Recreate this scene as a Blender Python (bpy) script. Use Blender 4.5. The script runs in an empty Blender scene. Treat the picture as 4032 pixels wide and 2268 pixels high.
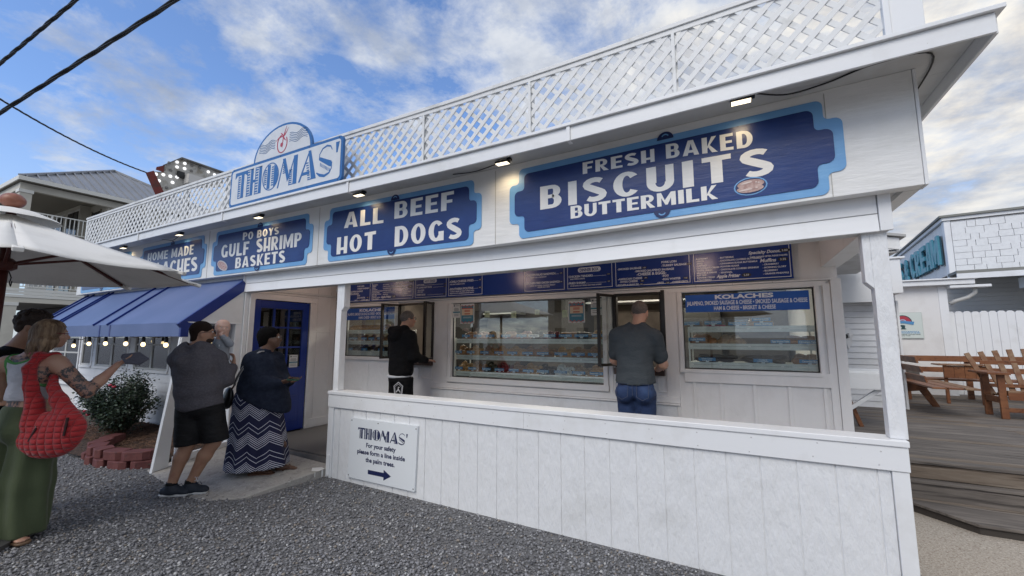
import bpy, bmesh, math, random
import numpy as np
from mathutils import Vector, Matrix
SC = bpy.context.scene
COL = SC.collection
rnd = random.Random(7)
R = math.radians

# ------------------------------------------------------------------ camera
cd = bpy.data.cameras.new('camera')
cam = bpy.data.objects.new('camera', cd); COL.objects.link(cam)
cd.sensor_width = 36.0; cd.lens = 14.683; cd.clip_start = 0.05; cd.clip_end = 4000
cam.location = (0, 0, 1.6)
cam.rotation_euler = (R(90 + 6.75), 0, R(28.0))
SC.camera = cam

# ------------------------------------------------------------------ sky
SUN_AZ, SUN_EL = 186.0, 44.0            # degrees clockwise from +Y, above the horizon
w = bpy.data.worlds.new('World'); SC.world = w; w.use_nodes = True
nt = w.node_tree; N = nt.nodes; Lk = nt.links; N.clear()
def wn(t, **k):
    n = N.new(t)
    for a, b in k.items(): setattr(n, a, b)
    return n
out = wn('ShaderNodeOutputWorld')
skyt = wn('ShaderNodeTexSky', sky_type='NISHITA', sun_disc=False)
skyt.sun_elevation = R(SUN_EL); skyt.sun_rotation = R(SUN_AZ); skyt.air_density = 1.0; skyt.dust_density = 0.6; skyt.ozone_density = 2.6
tc = wn('ShaderNodeTexCoord')
sep = wn('ShaderNodeSeparateXYZ'); Lk.new(tc.outputs['Generated'], sep.inputs[0])
def wmath(op, a, b=None, c=None):
    n = wn('ShaderNodeMath', operation=op)
    for i, v in enumerate((a, b, c)):
        if v is None: continue
        if isinstance(v, (int, float)): n.inputs[i].default_value = v
        else: Lk.new(v, n.inputs[i])
    return n.outputs[0]
# clouds lie on a flat layer: direction / (height + a little)
hz = wmath('ADD', wmath('MAXIMUM', sep.outputs[2], 0.0), 0.16)
cx = wmath('DIVIDE', sep.outputs[0], hz); cy = wmath('DIVIDE', sep.outputs[1], hz)
cmb = wn('ShaderNodeCombineXYZ'); Lk.new(cx, cmb.inputs[0]); Lk.new(cy, cmb.inputs[1])
def wnoise(scale, detail, rough, off, dist=0.0):
    m = wn('ShaderNodeMapping'); m.inputs['Location'].default_value = off
    Lk.new(cmb.outputs[0], m.inputs[0])
    t = wn('ShaderNodeTexNoise'); t.inputs['Scale'].default_value = scale; t.inputs['Detail'].default_value = detail
    t.inputs['Roughness'].default_value = rough; t.inputs['Distortion'].default_value = dist
    Lk.new(m.outputs[0], t.inputs['Vector']); return t.outputs[0]
def ramp(fac, pts):
    r = wn('ShaderNodeValToRGB'); e = r.color_ramp.elements
    while len(e) < len(pts): e.new(0.5)
    for q, (p, c) in zip(e, pts):
        q.position = p; q.color = (c, c, c, 1) if isinstance(c, (int, float)) else (*c, 1)
    Lk.new(fac, r.inputs[0]); return r.outputs[0]
big = wnoise(0.75, 3.0, 0.5, (1.3, 4.4, 0), 0.3)
small = wnoise(3.4, 10.0, 0.64, (0.4, 5.2, 0), 0.18)
# overcast to the east (+X), open blue to the west
side = wmath('MULTIPLY_ADD', sep.outputs[0], 0.20, 0.125)
cover = wmath('ADD', wmath('ADD', wmath('MULTIPLY', big, 0.45), wmath('MULTIPLY', small, 0.75)), side)
mask = ramp(cover, [(0.54, 0.0), (0.61, 0.42), (0.69, 0.90), (0.78, 1.0)])
# brightness of the cloud: thin edges bright, thick parts grey, warmer and brighter towards the sun
thick = wnoise(2.2, 9.0, 0.60, (7.7, 2.9, 0), 0.15)
tone = ramp(thick, [(0.30, (0.60, 0.61, 0.62)), (0.45, (0.45, 0.48, 0.53)), (0.56, (0.29, 0.33, 0.41)), (0.72, (0.18, 0.22, 0.30))])
sd = Vector((math.sin(R(17)) * math.cos(R(22)), math.cos(R(17)) * math.cos(R(22)), math.sin(R(22))))
dotn = wn('ShaderNodeVectorMath', operation='DOT_PRODUCT'); Lk.new(tc.outputs['Generated'], dotn.inputs[0]); dotn.inputs[1].default_value = sd
glow = wmath('POWER', wmath('MAXIMUM', dotn.outputs['Value'], 0.0), 9.0)
gbreak = wmath('MULTIPLY', glow, ramp(small, [(0.40, 0.05), (0.60, 1.0)]))
gcol = wn('ShaderNodeMix', data_type='RGBA', blend_type='ADD'); gcol.inputs[0].default_value = 1.0
Lk.new(tone, gcol.inputs[6])
gs = wn('ShaderNodeMix', data_type='RGBA'); gs.inputs[6].default_value = (0, 0, 0, 1); gs.inputs[7].default_value = (0.24, 0.17, 0.05, 1)
Lk.new(gbreak, gs.inputs[0]); Lk.new(gs.outputs[2], gcol.inputs[7])
hazeh = ramp(sep.outputs[2], [(0.0, 1.0), (0.12, 0.75), (0.38, 0.0)])   # the air whitens low down
bgs = wn('ShaderNodeBackground'); bgs.inputs[1].default_value = 0.15
gain = wn('ShaderNodeMix', data_type='RGBA', blend_type='MULTIPLY'); gain.inputs[0].default_value = 1.0; gain.inputs[7].default_value = (0.78, 0.86, 1.0, 1)
Lk.new(skyt.outputs[0], gain.inputs[6]); Lk.new(gain.outputs[2], bgs.inputs[0])
bgc = wn('ShaderNodeBackground'); bgc.inputs[1].default_value = 1.0; Lk.new(gcol.outputs[2], bgc.inputs[0])
bgh = wn('ShaderNodeBackground'); bgh.inputs[0].default_value = (0.33, 0.38, 0.46, 1); bgh.inputs[1].default_value = 1.0
mx = wn('ShaderNodeMixShader'); Lk.new(mask, mx.inputs[0]); Lk.new(bgs.outputs[0], mx.inputs[1]); Lk.new(bgc.outputs[0], mx.inputs[2])
mh = wn('ShaderNodeMixShader'); Lk.new(wmath('MULTIPLY', hazeh, 0.6), mh.inputs[0]); Lk.new(mx.outputs[0], mh.inputs[1]); Lk.new(bgh.outputs[0], mh.inputs[2])
Lk.new(mh.outputs[0], out.inputs[0])

sl = bpy.data.lights.new('sun', 'SUN'); sl.energy = 1.25; sl.angle = R(34); sl.color = (1.0, 0.95, 0.88)
so = bpy.data.objects.new('sun', sl); COL.objects.link(so)
so.rotation_euler = (R(90 - SUN_EL), 0, R(180 - SUN_AZ))
vs = SC.view_settings; vs.view_transform = 'Standard'; vs.look = 'None'; vs.exposure = 0.62; vs.gamma = 1.0; vs.use_curve_mapping = False

# ------------------------------------------------------------------ helpers
class MB:
    """collects faces, builds ONE mesh object"""
    def __init__(s): s.v = []; s.f = []; s.m = []; s.mi = 0
    def add(s, vs_, fs_):
        o = len(s.v); s.v += [tuple(p) for p in vs_]; s.f += [tuple(i + o for i in q) for q in fs_]; s.m += [s.mi] * len(fs_); return s
    def box(s, x0, x1, y0, y1, z0, z1, nx=1):
        xs = [x0 + (x1 - x0) * i / nx for i in range(nx + 1)]; vs_ = []
        for x in xs: vs_ += [(x, y0, z0), (x, y1, z0), (x, y1, z1), (x, y0, z1)]
        fs_ = [(0, 3, 2, 1)]
        for i in range(nx):
            a = 4 * i; b = a + 4
            for k in range(4): fs_.append((a + k, a + (k + 1) % 4, b + (k + 1) % 4, b + k))
        e = 4 * nx; fs_.append((e, e + 1, e + 2, e + 3)); fs_ = [tuple(reversed(q)) for q in fs_]
        return s.add(vs_, fs_)
    def prism(s, pts, a, b, axis='y'):
        """polygon pts (2D) pushed from a to b along axis; 2D = the other two axes in order"""
        def P(p, t): return {'x': (t, p[0], p[1]), 'y': (p[0], t, p[1]), 'z': (p[0], p[1], t)}[axis]
        n = len(pts); vs_ = [P(p, a) for p in pts] + [P(p, b) for p in pts]
        fs_ = [tuple(range(n)), tuple(range(2 * n - 1, n - 1, -1))] + [(i, i + n, (i + 1) % n + n, (i + 1) % n) for i in range(n)]
        return s.add(vs_, fs_)
    def beam(s, p, q, w_, h_, up=(0, 0, 1)):
        p, q = Vector(p), Vector(q); d = (q - p).normalized(); u = Vector(up)
        r = d.cross(u);
        if r.length < 1e-4: r = d.cross(Vector((1, 0, 0)))
        r.normalize(); u = r.cross(d).normalized()
        vs_ = []
        for c in (p, q):
            for a, b in ((-1, -1), (1, -1), (1, 1), (-1, 1)): vs_.append(c + r * a * w_ / 2 + u * b * h_ / 2)
        return s.add(vs_, [(0, 1, 2, 3), (7, 6, 5, 4), (0, 4, 5, 1), (1, 5, 6, 2), (2, 6, 7, 3), (3, 7, 4, 0)])
    def tube(s, pts, r, n=8, cap=True):
        pts = [Vector(p) for p in pts]; rs = r if isinstance(r, (list, tuple)) else [r] * len(pts); vs_ = []; m = len(pts)
        ref = None
        for i, p in enumerate(pts):
            d = (pts[min(i + 1, m - 1)] - pts[max(i - 1, 0)]).normalized()
            if ref is None:
                ref = d.cross(Vector((0, 0, 1)))
                if ref.length < 1e-3: ref = d.cross(Vector((1, 0, 0)))
            a = (ref - d * ref.dot(d)).normalized(); ref = a; b = d.cross(a)
            for k in range(n):
                t = 2 * math.pi * k / n; vs_.append(p + (a * math.cos(t) + b * math.sin(t)) * rs[i])
        fs_ = [(i * n + k, i * n + (k + 1) % n, (i + 1) * n + (k + 1) % n, (i + 1) * n + k) for i in range(m - 1) for k in range(n)]
        if cap: fs_ += [tuple(range(n - 1, -1, -1)), tuple(range((m - 1) * n, m * n))]
        return s.add(vs_, fs_)
    def lathe(s, c, prof, n=16):
        c = Vector(c); vs_ = []; m = len(prof)
        for r_, z in prof:
            for k in range(n):
                t = 2 * math.pi * k / n; vs_.append(c + Vector((r_ * math.cos(t), r_ * math.sin(t), z)))
        fs_ = [(i * n + k, i * n + (k + 1) % n, (i + 1) * n + (k + 1) % n, (i + 1) * n + k) for i in range(m - 1) for k in range(n)]
        fs_ += [tuple(range(n - 1, -1, -1)), tuple(range((m - 1) * n, m * n))]
        return s.add(vs_, fs_)
    def ellipsoid(s, c, rx, ry, rz, n=12, m=8, M=None, jit=0):
        vs_ = []; c = Vector(c)
        for i in range(m + 1):
            ph = math.pi * i / m
            for k in range(n):
                t = 2 * math.pi * k / n; p = Vector((rx * math.sin(ph) * math.cos(t), ry * math.sin(ph) * math.sin(t), rz * math.cos(ph)))
                if jit: p *= 1 + rnd.uniform(-jit, jit)
                vs_.append(c + ((M @ p) if M else p))
        fs_ = [(i * n + k, (i + 1) * n + k, (i + 1) * n + (k + 1) % n, i * n + (k + 1) % n) for i in range(m) for k in range(n)]
        return s.add(vs_, fs_)
    def build(s, name, mat, parent=None, bevel=0, smooth=False, canopy=False, **props):
        me = bpy.data.meshes.new(name)
        off = Vector(parent.get('_org', (0, 0, 0))) if parent else Vector((0, 0, 0))
        vs_ = [(p[0], p[1], p[2] + (rise(p[0]) if canopy else 0)) for p in s.v]
        me.from_pydata([Vector(p) - off for p in vs_], [], s.f)
        mats = mat if isinstance(mat, (list, tuple)) else [mat]
        for m_ in mats: me.materials.append(m_)
        if any(s.m): me.polygons.foreach_set('material_index', s.m)
        me.validate(); me.update()
        bm = bmesh.new(); bm.from_mesh(me); bmesh.ops.recalc_face_normals(bm, faces=bm.faces); bm.to_mesh(me); bm.free()
        if smooth: me.polygons.foreach_set('use_smooth', [True] * len(me.polygons))
        o = bpy.data.objects.new(name, me); COL.objects.link(o)
        if parent: o.parent = parent; o['_org'] = tuple(off)
        if bevel:
            b = o.modifiers.new('bevel', 'BEVEL'); b.width = bevel; b.segments = 2; b.limit_method = 'ANGLE'; b.angle_limit = R(40)
        for k, v_ in props.items(): o[k] = v_
        return o

def rise(x):
    """the old roof line sags: height offset along the front"""
    return float(np.interp(x, [-12.5, -7.5, -4.0, -2.4, -1.3, 0.0, 1.1, 1.4], [-0.02, 0.008, 0.0, -0.013, -0.005, 0.025, 0.047, 0.055]))

def thing(name, label, cat, loc=(0, 0, 0), group=None):
    o = bpy.data.objects.new(name, None); COL.objects.link(o); o.location = loc; o.empty_display_size = 0.1
    o['_org'] = tuple(loc); o['label'] = label; o['category'] = cat
    if group: o['group'] = group
    return o
def tag(o, label, cat, group=None):
    o['label'] = label; o['category'] = cat
    if group: o['group'] = group
    return o
def struct(o): o['kind'] = 'structure'; return o
def stuff(o): o['kind'] = 'stuff'; return o
def B(*a, **k): return MB().box(*a, **k)

def simple_copy(o, loc, rot=None, parent=None, scale=None):
    c = o.copy(); COL.objects.link(c); c.location = loc
    if rot is not None: c.rotation_euler = rot
    if scale is not None: c.scale = scale
    if parent is not None: c.parent = parent
    return c

# ------------------------------------------------------------------ materials
MATS = {}
def mat(name, col=(0.8, 0.8, 0.8), rough=0.6, metal=0.0, bump=None, vary=None, emit=None, emit_s=0, spec=0.5, coat=0, sheen=0, sub=0):
    """bump = (scale, strength, detail[, stretch xyz]); vary = (second colour, scale, lo, hi[, stretch])"""
    if name in MATS: return MATS[name]
    m = bpy.data.materials.new(name); m.use_nodes = True; MATS[name] = m
    t = m.node_tree; p = t.nodes['Principled BSDF']
    p.inputs['Base Color'].default_value = (*col, 1); p.inputs['Roughness'].default_value = rough; p.inputs['Metallic'].default_value = metal
    p.inputs['Specular IOR Level'].default_value = spec; p.inputs['Coat Weight'].default_value = coat; p.inputs['Sheen Weight'].default_value = sheen
    if sub: p.inputs['Subsurface Weight'].default_value = sub; p.inputs['Subsurface Radius'].default_value = (0.02, 0.008, 0.004)
    if emit: p.inputs['Emission Color'].default_value = (*emit, 1); p.inputs['Emission Strength'].default_value = emit_s
    tcn = t.nodes.new('ShaderNodeTexCoord')
    def noise(scale, detail, stretch):
        mp = t.nodes.new('ShaderNodeMapping'); mp.inputs['Scale'].default_value = stretch; t.links.new(tcn.outputs['Object'], mp.inputs[0])
        n = t.nodes.new('ShaderNodeTexNoise'); n.inputs['Scale'].default_value = scale; n.inputs['Detail'].default_value = detail; n.inputs['Roughness'].default_value = 0.6
        t.links.new(mp.outputs[0], n.inputs['Vector']); return n.outputs[0]
    if bump:
        bn = t.nodes.new('ShaderNodeBump'); bn.inputs['Strength'].default_value = bump[1]; bn.inputs['Distance'].default_value = bump[4] if len(bump) > 4 else 0.01
        t.links.new(noise(bump[0], bump[2], bump[3] if len(bump) > 3 else (1, 1, 1)), bn.inputs['Height']); t.links.new(bn.outputs[0], p.inputs['Normal'])
    if vary:
        vs_ = vary if isinstance(vary, list) else [vary]; cur = None
        for v_ in vs_:
            rp = t.nodes.new('ShaderNodeMapRange'); rp.inputs[1].default_value = v_[2]; rp.inputs[2].default_value = v_[3]
            t.links.new(noise(v_[1], 5, v_[4] if len(v_) > 4 else (1, 1, 1)), rp.inputs[0])
            mxn = t.nodes.new('ShaderNodeMix'); mxn.data_type = 'RGBA'
            if cur is None: mxn.inputs[6].default_value = (*col, 1)
            else: t.links.new(cur, mxn.inputs[6])
            mxn.inputs[7].default_value = (*v_[0], 1); t.links.new(rp.outputs[0], mxn.inputs[0]); cur = mxn.outputs[2]
        t.links.new(cur, p.inputs['Base Color'])
    return m
def glassmat(name, tint=(0.85, 0.9, 0.9), base=0.10):
    if name in MATS: return MATS[name]
    m = bpy.data.materials.new(name); m.use_nodes = True; MATS[name] = m; t = m.node_tree; t.nodes.clear()
    o = t.nodes.new('ShaderNodeOutputMaterial'); tr = t.nodes.new('ShaderNodeBsdfTransparent'); tr.inputs[0].default_value = (*tint, 1)
    g = t.nodes.new('ShaderNodeBsdfGlossy'); g.inputs['Roughness'].default_value = 0.0; g.inputs[0].default_value = (1, 1, 1, 1)
    ge = t.nodes.new('ShaderNodeNewGeometry'); dt = t.nodes.new('ShaderNodeVectorMath'); dt.operation = 'DOT_PRODUCT'; t.links.new(ge.outputs['Normal'], dt.inputs[0]); t.links.new(ge.outputs['Incoming'], dt.inputs[1])
    def mm(op, a, b=0.0):
        n = t.nodes.new('ShaderNodeMath'); n.operation = op; n.use_clamp = op == 'ADD'
        for i, v in enumerate((a, b)):
            if isinstance(v, (int, float)): n.inputs[i].default_value = v
            else: t.links.new(v, n.inputs[i])
        return n.outputs[0]
    sch = mm('ADD', mm('MULTIPLY', mm('POWER', mm('SUBTRACT', 1.0, mm('ABSOLUTE', dt.outputs['Value'])), 5.0), 0.95), base)   # Schlick, both faces of the pane
    mi = t.nodes.new('ShaderNodeMixShader'); t.links.new(sch, mi.inputs[0])
    t.links.new(tr.outputs[0], mi.inputs[1]); t.links.new(g.outputs[0], mi.inputs[2]); t.links.new(mi.outputs[0], o.inputs[0]); return m

W_ply = mat('white_plywood', (0.77, 0.78, 0.79), 0.42, bump=(22, 0.8, 8, (1, 1, 0.35), 0.02), vary=[((0.66, 0.665, 0.66), 2.2, 0.52, 0.80), ((0.50, 0.49, 0.46), 34, 0.71, 0.78)])
W_board = mat('white_board', (0.79, 0.80, 0.81), 0.40, bump=(16, 0.22, 8, (0.12, 1, 1), 0.006), vary=[((0.68, 0.68, 0.67), 3.0, 0.54, 0.80), ((0.45, 0.43, 0.40), 40, 0.72, 0.77)])
W_board_v = mat('white_board_upright', (0.79, 0.80, 0.81), 0.40, bump=(16, 0.22, 8, (1, 1, 0.12), 0.006), vary=[((0.68, 0.68, 0.67), 3.0, 0.54, 0.80), ((0.45, 0.43, 0.40), 40, 0.72, 0.77)])
W_fascia = mat('white_sign_plywood', (0.78, 0.78, 0.77), 0.38, bump=(22, 0.5, 9, (0.18, 1, 1), 0.012), vary=[((0.66, 0.66, 0.63), 1.7, 0.5, 0.8), ((0.40, 0.38, 0.34), 30, 0.72, 0.78, (0.3, 1, 1))])
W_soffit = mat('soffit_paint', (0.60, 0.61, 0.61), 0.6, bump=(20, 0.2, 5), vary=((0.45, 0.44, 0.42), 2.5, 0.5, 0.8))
W_lat = mat('white_lattice', (0.74, 0.745, 0.74), 0.5, vary=((0.50, 0.50, 0.47), 5, 0.55, 0.8))
W_vinyl = mat('white_vinyl', (0.78, 0.79, 0.80), 0.45, vary=((0.68, 0.68, 0.68), 2, 0.5, 0.8))
# ------------------------------------------------------------------ the ground
def gz(x, y):
    if x > 0.95: return -0.33
    return -0.0125 * max(0.0, min(x, 1.5) + 4.3) if x > -4.3 else 0.0
gravel_m = mat('gravel_bed', (0.17, 0.17, 0.175), 0.9, bump=(55, 1.0, 4, (1, 1, 1), 0.03), vary=[((0.27, 0.27, 0.28), 60, 0.5, 0.62), ((0.05, 0.05, 0.05), 45, 0.52, 0.62)])
g = MB(); nx, ny = 60, 40
xs = [-1500, -400, -120, -60, -40, -30] + [-25 + 0.8 * i for i in range(45)] + [14, 20, 30, 60, 150, 400, 1500]
ys = [-1500, -300, -80, -30, -15] + [-8 + 0.8 * i for i in range(40)] + [28, 35, 60, 150, 500, 1500]
vs_ = [(x, y, gz(x, y)) for x in xs for y in ys]; n_ = len(ys)
g.add(vs_, [(i * n_ + j, (i + 1) * n_ + j, (i + 1) * n_ + j + 1, i * n_ + j + 1) for i in range(len(xs) - 1) for j in range(n_ - 1)])
ground = struct(g.build('ground', gravel_m))

# loose stones on the gravel, near enough to be told apart only as a mass
def pebble(name, seed, m_):
    r_ = random.Random(seed); bm = bmesh.new(); bmesh.ops.create_icosphere(bm, subdivisions=1, radius=1)
    for v in bm.verts: v.co = Vector((v.co.x * r_.uniform(.7, 1.15), v.co.y * r_.uniform(.6, 1.0), v.co.z * r_.uniform(.45, .8)))
    me = bpy.data.meshes.new(name); bm.to_mesh(me); bm.free(); me.materials.append(m_); return me
stones = [mat('stone_grey', (0.27, 0.27, 0.285), 0.75, bump=(90, .4, 3)), mat('stone_dark', (0.11, 0.11, 0.12), 0.7, bump=(90, .4, 3)), mat('stone_pale', (0.46, 0.46, 0.46), 0.7),
          mat('stone_mid', (0.19, 0.19, 0.20), 0.75), mat('stone_tan', (0.25, 0.22, 0.19), 0.75)]
def stone_field(name, n, region, zf, weights, smin, smax, seed, label):
    rr = np.random.RandomState(seed); P = []; 
    base = [pebble('p', 10 + i, stones[0]) for i in range(4)]
    geo = []
    for me in base:
        v = np.empty(len(me.vertices) * 3); me.vertices.foreach_get('co', v); f = np.array([p.vertices[:] for p in me.polygons]); geo.append((v.reshape(-1, 3), f))
    pts = region(rr, n); V = []; F_ = []; Mi = []; off = 0
    which = rr.randint(0, 4, len(pts)); mats_i = rr.choice(len(stones), len(pts), p=weights)
    sc = smin + (smax - smin) * rr.rand(len(pts)) ** 1.8; ang = rr.rand(len(pts)) * 6.283; tilt = rr.randn(len(pts)) * 0.35
    for k in range(4):
        idx = np.where(which == k)[0]; v, f = geo[k]
        c, s_ = np.cos(ang[idx])[:, None], np.sin(ang[idx])[:, None]; ct, st = np.cos(tilt[idx])[:, None], np.sin(tilt[idx])[:, None]
        x, y, z = v[:, 0][None], v[:, 1][None], v[:, 2][None]
        y2 = y * ct - z * st; z2 = y * st + z * ct
        X = (x * c - y2 * s_) * sc[idx][:, None] + pts[idx, 0][:, None]; Y = (x * s_ + y2 * c) * sc[idx][:, None] + pts[idx, 1][:, None]
        Z = z2 * sc[idx][:, None] + pts[idx, 2][:, None] + sc[idx][:, None] * 0.25
        V.append(np.stack([X, Y, Z], -1).reshape(-1, 3)); nn = len(v)
        F_.append((f[None] + (np.arange(len(idx)) * nn)[:, None, None] + off).reshape(-1, 3)); Mi.append(np.repeat(mats_i[idx], len(f))); off += nn * len(idx)
    V = np.concatenate(V); F_ = np.concatenate(F_); Mi = np.concatenate(Mi)
    me = bpy.data.meshes.new(name); me.vertices.add(len(V)); me.vertices.foreach_set('co', V.ravel())
    me.loops.add(len(F_) * 3); me.loops.foreach_set('vertex_index', F_.ravel().astype(np.int32))
    me.polygons.add(len(F_)); me.polygons.foreach_set('loop_start', np.arange(0, len(F_) * 3, 3, dtype=np.int32))
    for m_ in stones: me.materials.append(m_)
    me.polygons.foreach_set('material_index', Mi.astype(np.int32)); me.update(calc_edges=True); me.validate()
    o = bpy.data.objects.new(name, me); COL.objects.link(o); stuff(o); o['label'] = label; o['category'] = 'gravel'; return o
def reg_front(rr, n):
    # denser close to the camera: sample depth so that the projected density stays even
    d = 1.9 * (9.0 / 1.9) ** rr.rand(n); lat = (rr.rand(n) * 2 - 1) * 1.30 * d
    fx, fy, rx, ry = -0.4695, 0.8829, 0.8829, 0.4695
    x = fx * d + rx * lat; y = fy * d + ry * lat
    ok = (y < 3.44) & (x < 0.88) & (x > -11) & (y > -2.5) & ~((x < -4.29) & (x > -6.35) & (y > 2.62 - 0.0 * x)) & ~((x <= -6.3) & (y > 2.62))
    x, y = x[ok], y[ok]; return np.stack([x, y, np.array([gz(a, 0) for a in x]) + rr.rand(len(x)) * 0.008], -1)
stone_field('gravel', 95000, reg_front, gz, [.38, .16, .06, .33, .07], 0.006, 0.016, 3, 'loose grey crushed stone gravel in front of the stand')

# tan exposed-aggregate ground to the right of the stand
agg = mat('tan_aggregate', (0.42, 0.37, 0.31), 0.85, bump=(70, 0.8, 4, (1, 1, 1), 0.012), vary=[((0.60, 0.55, 0.48), 80, 0.52, 0.62), ((0.26, 0.21, 0.17), 60, 0.53, 0.64)])
p_ = MB(); p_.add([(0.9, -6, gz(.9, 0) - 0.02), (14, -6, -0.1), (14, 8, -0.1), (0.9, 8, -0.1)], [(0, 1, 2, 3)]); 
p_ = MB().add([(.9, -6, -.06), (14, -6, -.06), (14, 6.4, -.205), (.9, 6.4, -.205)], [(0, 1, 2, 3)]); struct(p_.build('path', agg))

# concrete ramp in front of the door
conc = mat('worn_concrete', (0.36, 0.34, 0.315), 0.85, bump=(80, 0.5, 6, (1, 1, 1), 0.006), vary=[((0.22, 0.21, 0.20), 9, 0.5, 0.72), ((0.50, 0.48, 0.45), 45, 0.56, 0.7), ((0.13, 0.12, 0.115), 30, 0.62, 0.70)])
r_ = MB(); 
top = [(-6.36, 2.58, 0.012), (-5.4, 2.42, 0.006), (-4.75, 2.38, 0.004), (-4.40, 2.62, 0.02), (-4.29, 3.44, 0.085), (-4.29, 3.56, 0.098), (-6.12, 3.56, 0.155), (-6.32, 3.5, 0.155)]
bot = [(x, y, -0.12) for x, y, z in top]; n = len(top)
r_.add(top + bot, [tuple(range(n)), tuple(range(2 * n - 1, n - 1, -1))] + [(i, (i + 1) % n, (i + 1) % n + n, i + n) for i in range(n)])
ramp_o = struct(r_.build('concrete_ramp', conc, bevel=0.006))
# spilled white paint on the ramp corner
wp = mat('paint_drips', (0.75, 0.75, 0.74), 0.4)
m_ = MB(); m_.add([(-4.45, 3.40, 0.089), (-4.37, 3.33, 0.083), (-4.285, 3.36, 0.084), (-4.285, 3.44, 0.091), (-4.36, 3.46, 0.092)], [(0, 1, 2, 3, 4)])
m_.box(-4.2885, -4.2875, 3.31, 3.32, 0.03, 0.08); m_.box(-4.2885, -4.2875, 3.40, 3.42, 0.0, 0.085)
m_.build('paint_spill', wp, ramp_o)

# porch floor with dark rubber mat
pf = mat('porch_floor', (0.13, 0.12, 0.115), 0.75, bump=(120, 0.4, 3, (1, 1, 1), 0.004), vary=((0.19, 0.175, 0.16), 4, 0.45, 0.7))
struct(MB().box(-6.12, 0.92, 3.57, 5.0, -0.1, 0.16).build('porch_floor', pf, bevel=0.004))
mt = MB().box(-6.05, -4.35, 3.60, 4.86, 0.164, 0.176)
tag(mt.build('floor_mat', mat('rubber_mat', (0.10, 0.095, 0.09), 0.8, bump=(150, .5, 2, (1, 1, 1), .004)), bevel=.004), 'dark ribbed rubber mat on the floor inside the blue door porch', 'floor mat')

# mulch bed under the rose bush
mulch = mat('pine_mulch', (0.075, 0.045, 0.032), 0.95, bump=(60, 1, 6, (1, 1, 1), 0.03), vary=[((0.16, 0.10, 0.07), 40, 0.5, 0.62), ((0.03, 0.02, 0.015), 22, 0.5, 0.62)])
mb = MB(); X0, X1, Y0, Y1 = -11.9, -6.40, 2.62, 3.49; a, b = 40, 10
vs_ = []
for i in range(a + 1):
    for j in range(b + 1):
        x = X0 + (X1 - X0) * i / a; y = Y0 + (Y1 - Y0) * j / b
        vs_.append((x, y - (0.25 * math.sin(max(0, (-6.9 - x)) * 1.3) if x < -6.9 and j == 0 else 0), 0.05 + 0.13 * j / b + rnd.uniform(-.012, .012)))
mb.add(vs_, [(i * (b + 1) + j, (i + 1) * (b + 1) + j, (i + 1) * (b + 1) + j + 1, i * (b + 1) + j + 1) for i in range(a) for j in range(b)])
tag(stuff(mb.build('mulch', mulch)), 'brown pine mulch in the bed below the rose bush', 'mulch')
ch = MB()
for k in range(2600):
    x = rnd.uniform(-9.6, -6.42); y = rnd.uniform(2.72, 3.47); z = 0.06 + 0.13 * (y - 2.62) / .87 + .012; t_ = rnd.uniform(0, 3.14); l_ = rnd.uniform(.012, .045)
    d = Vector((math.cos(t_), math.sin(t_), rnd.uniform(-.4, .4))) * l_
    ch.beam((x - d.x, y - d.y, z - d.z), (x + d.x, y + d.y, z + d.z), rnd.uniform(.003, .008), .003)
tag(stuff(ch.build('pine_straw', mat('pine_straw', (0.17, 0.095, 0.06), 0.9, vary=((0.07, 0.04, 0.03), 9, .45, .6)))), 'thin brown bark chips and pine straw scattered over the bed', 'bark chips')

# red concrete edging blocks, two courses
blk = mat('red_block', (0.12, 0.036, 0.034), 0.7, bump=(60, 0.6, 5, (1, 1, 1), 0.006), vary=[((0.17, 0.058, 0.052), 8, .45, .7), ((0.09, 0.035, 0.035), 20, .55, .7)])
def block(x, y, z, rz, L, label, tip=0):
    w0, d_, h = L, 0.19, 0.105
    pts = [(-w0 / 2, -d_ * .25), (-w0 * .3, -d_ * .5), (w0 * .3, -d_ * .5), (w0 / 2, -d_ * .25), (w0 * .38, d_ * .5), (-w0 * .38, d_ * .5)]
    o = MB().prism(pts, 0, h, 'z').build('edging_block', blk, bevel=0.008)
    o.location = (x, y, z); o.rotation_euler = (tip, tip * .6, R(rz)); tag(o, label, 'edging block', 'red edging blocks round the mulch bed'); return o
low = [(-6.58, 2.66, 55, .30), (-6.83, 2.50, 12, .32), (-7.13, 2.44, -4, .27), (-7.42, 2.44, -20, .30), (-7.74, 2.53, -38, .32), (-8.02, 2.74, -52, .32)]
upp = [(-6.66, 2.60, 40, .33), (-6.94, 2.49, 18, .30), (-7.24, 2.46, -8, .24), (-7.50, 2.49, -30, .31), (-7.78, 2.60, -42, .33), (-8.02, 2.80, -50, .33)]
nm = ['nearest the white slanted post', 'second from the white slanted post', 'third from the white slanted post', 'fourth from the white slanted post', 'fifth from the white slanted post', 'farthest, beside the red handbag']
for (x, y, a_, L), n_ in zip(low, nm): block(x, y, -0.015, a_, L, 'dark red edging block in the lower course, ' + n_)
for (x, y, a_, L), n_ in zip(upp, nm): block(x, y, 0.093, a_ + rnd.uniform(-5, 5), L, 'dark red edging block in the upper course, ' + n_, rnd.uniform(-.04, .04))
# ------------------------------------------------------------------ the snack stand
stand = thing('snack_stand', 'long white snack stand with blue painted signs, open porch and wide flat eave', 'building', (-2, 3.45, 0))
YF = 3.46
def P(name, mb, m=W_board, bevel=0.003, **k): return mb.build(name, m, stand, bevel=bevel, **k)
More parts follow.
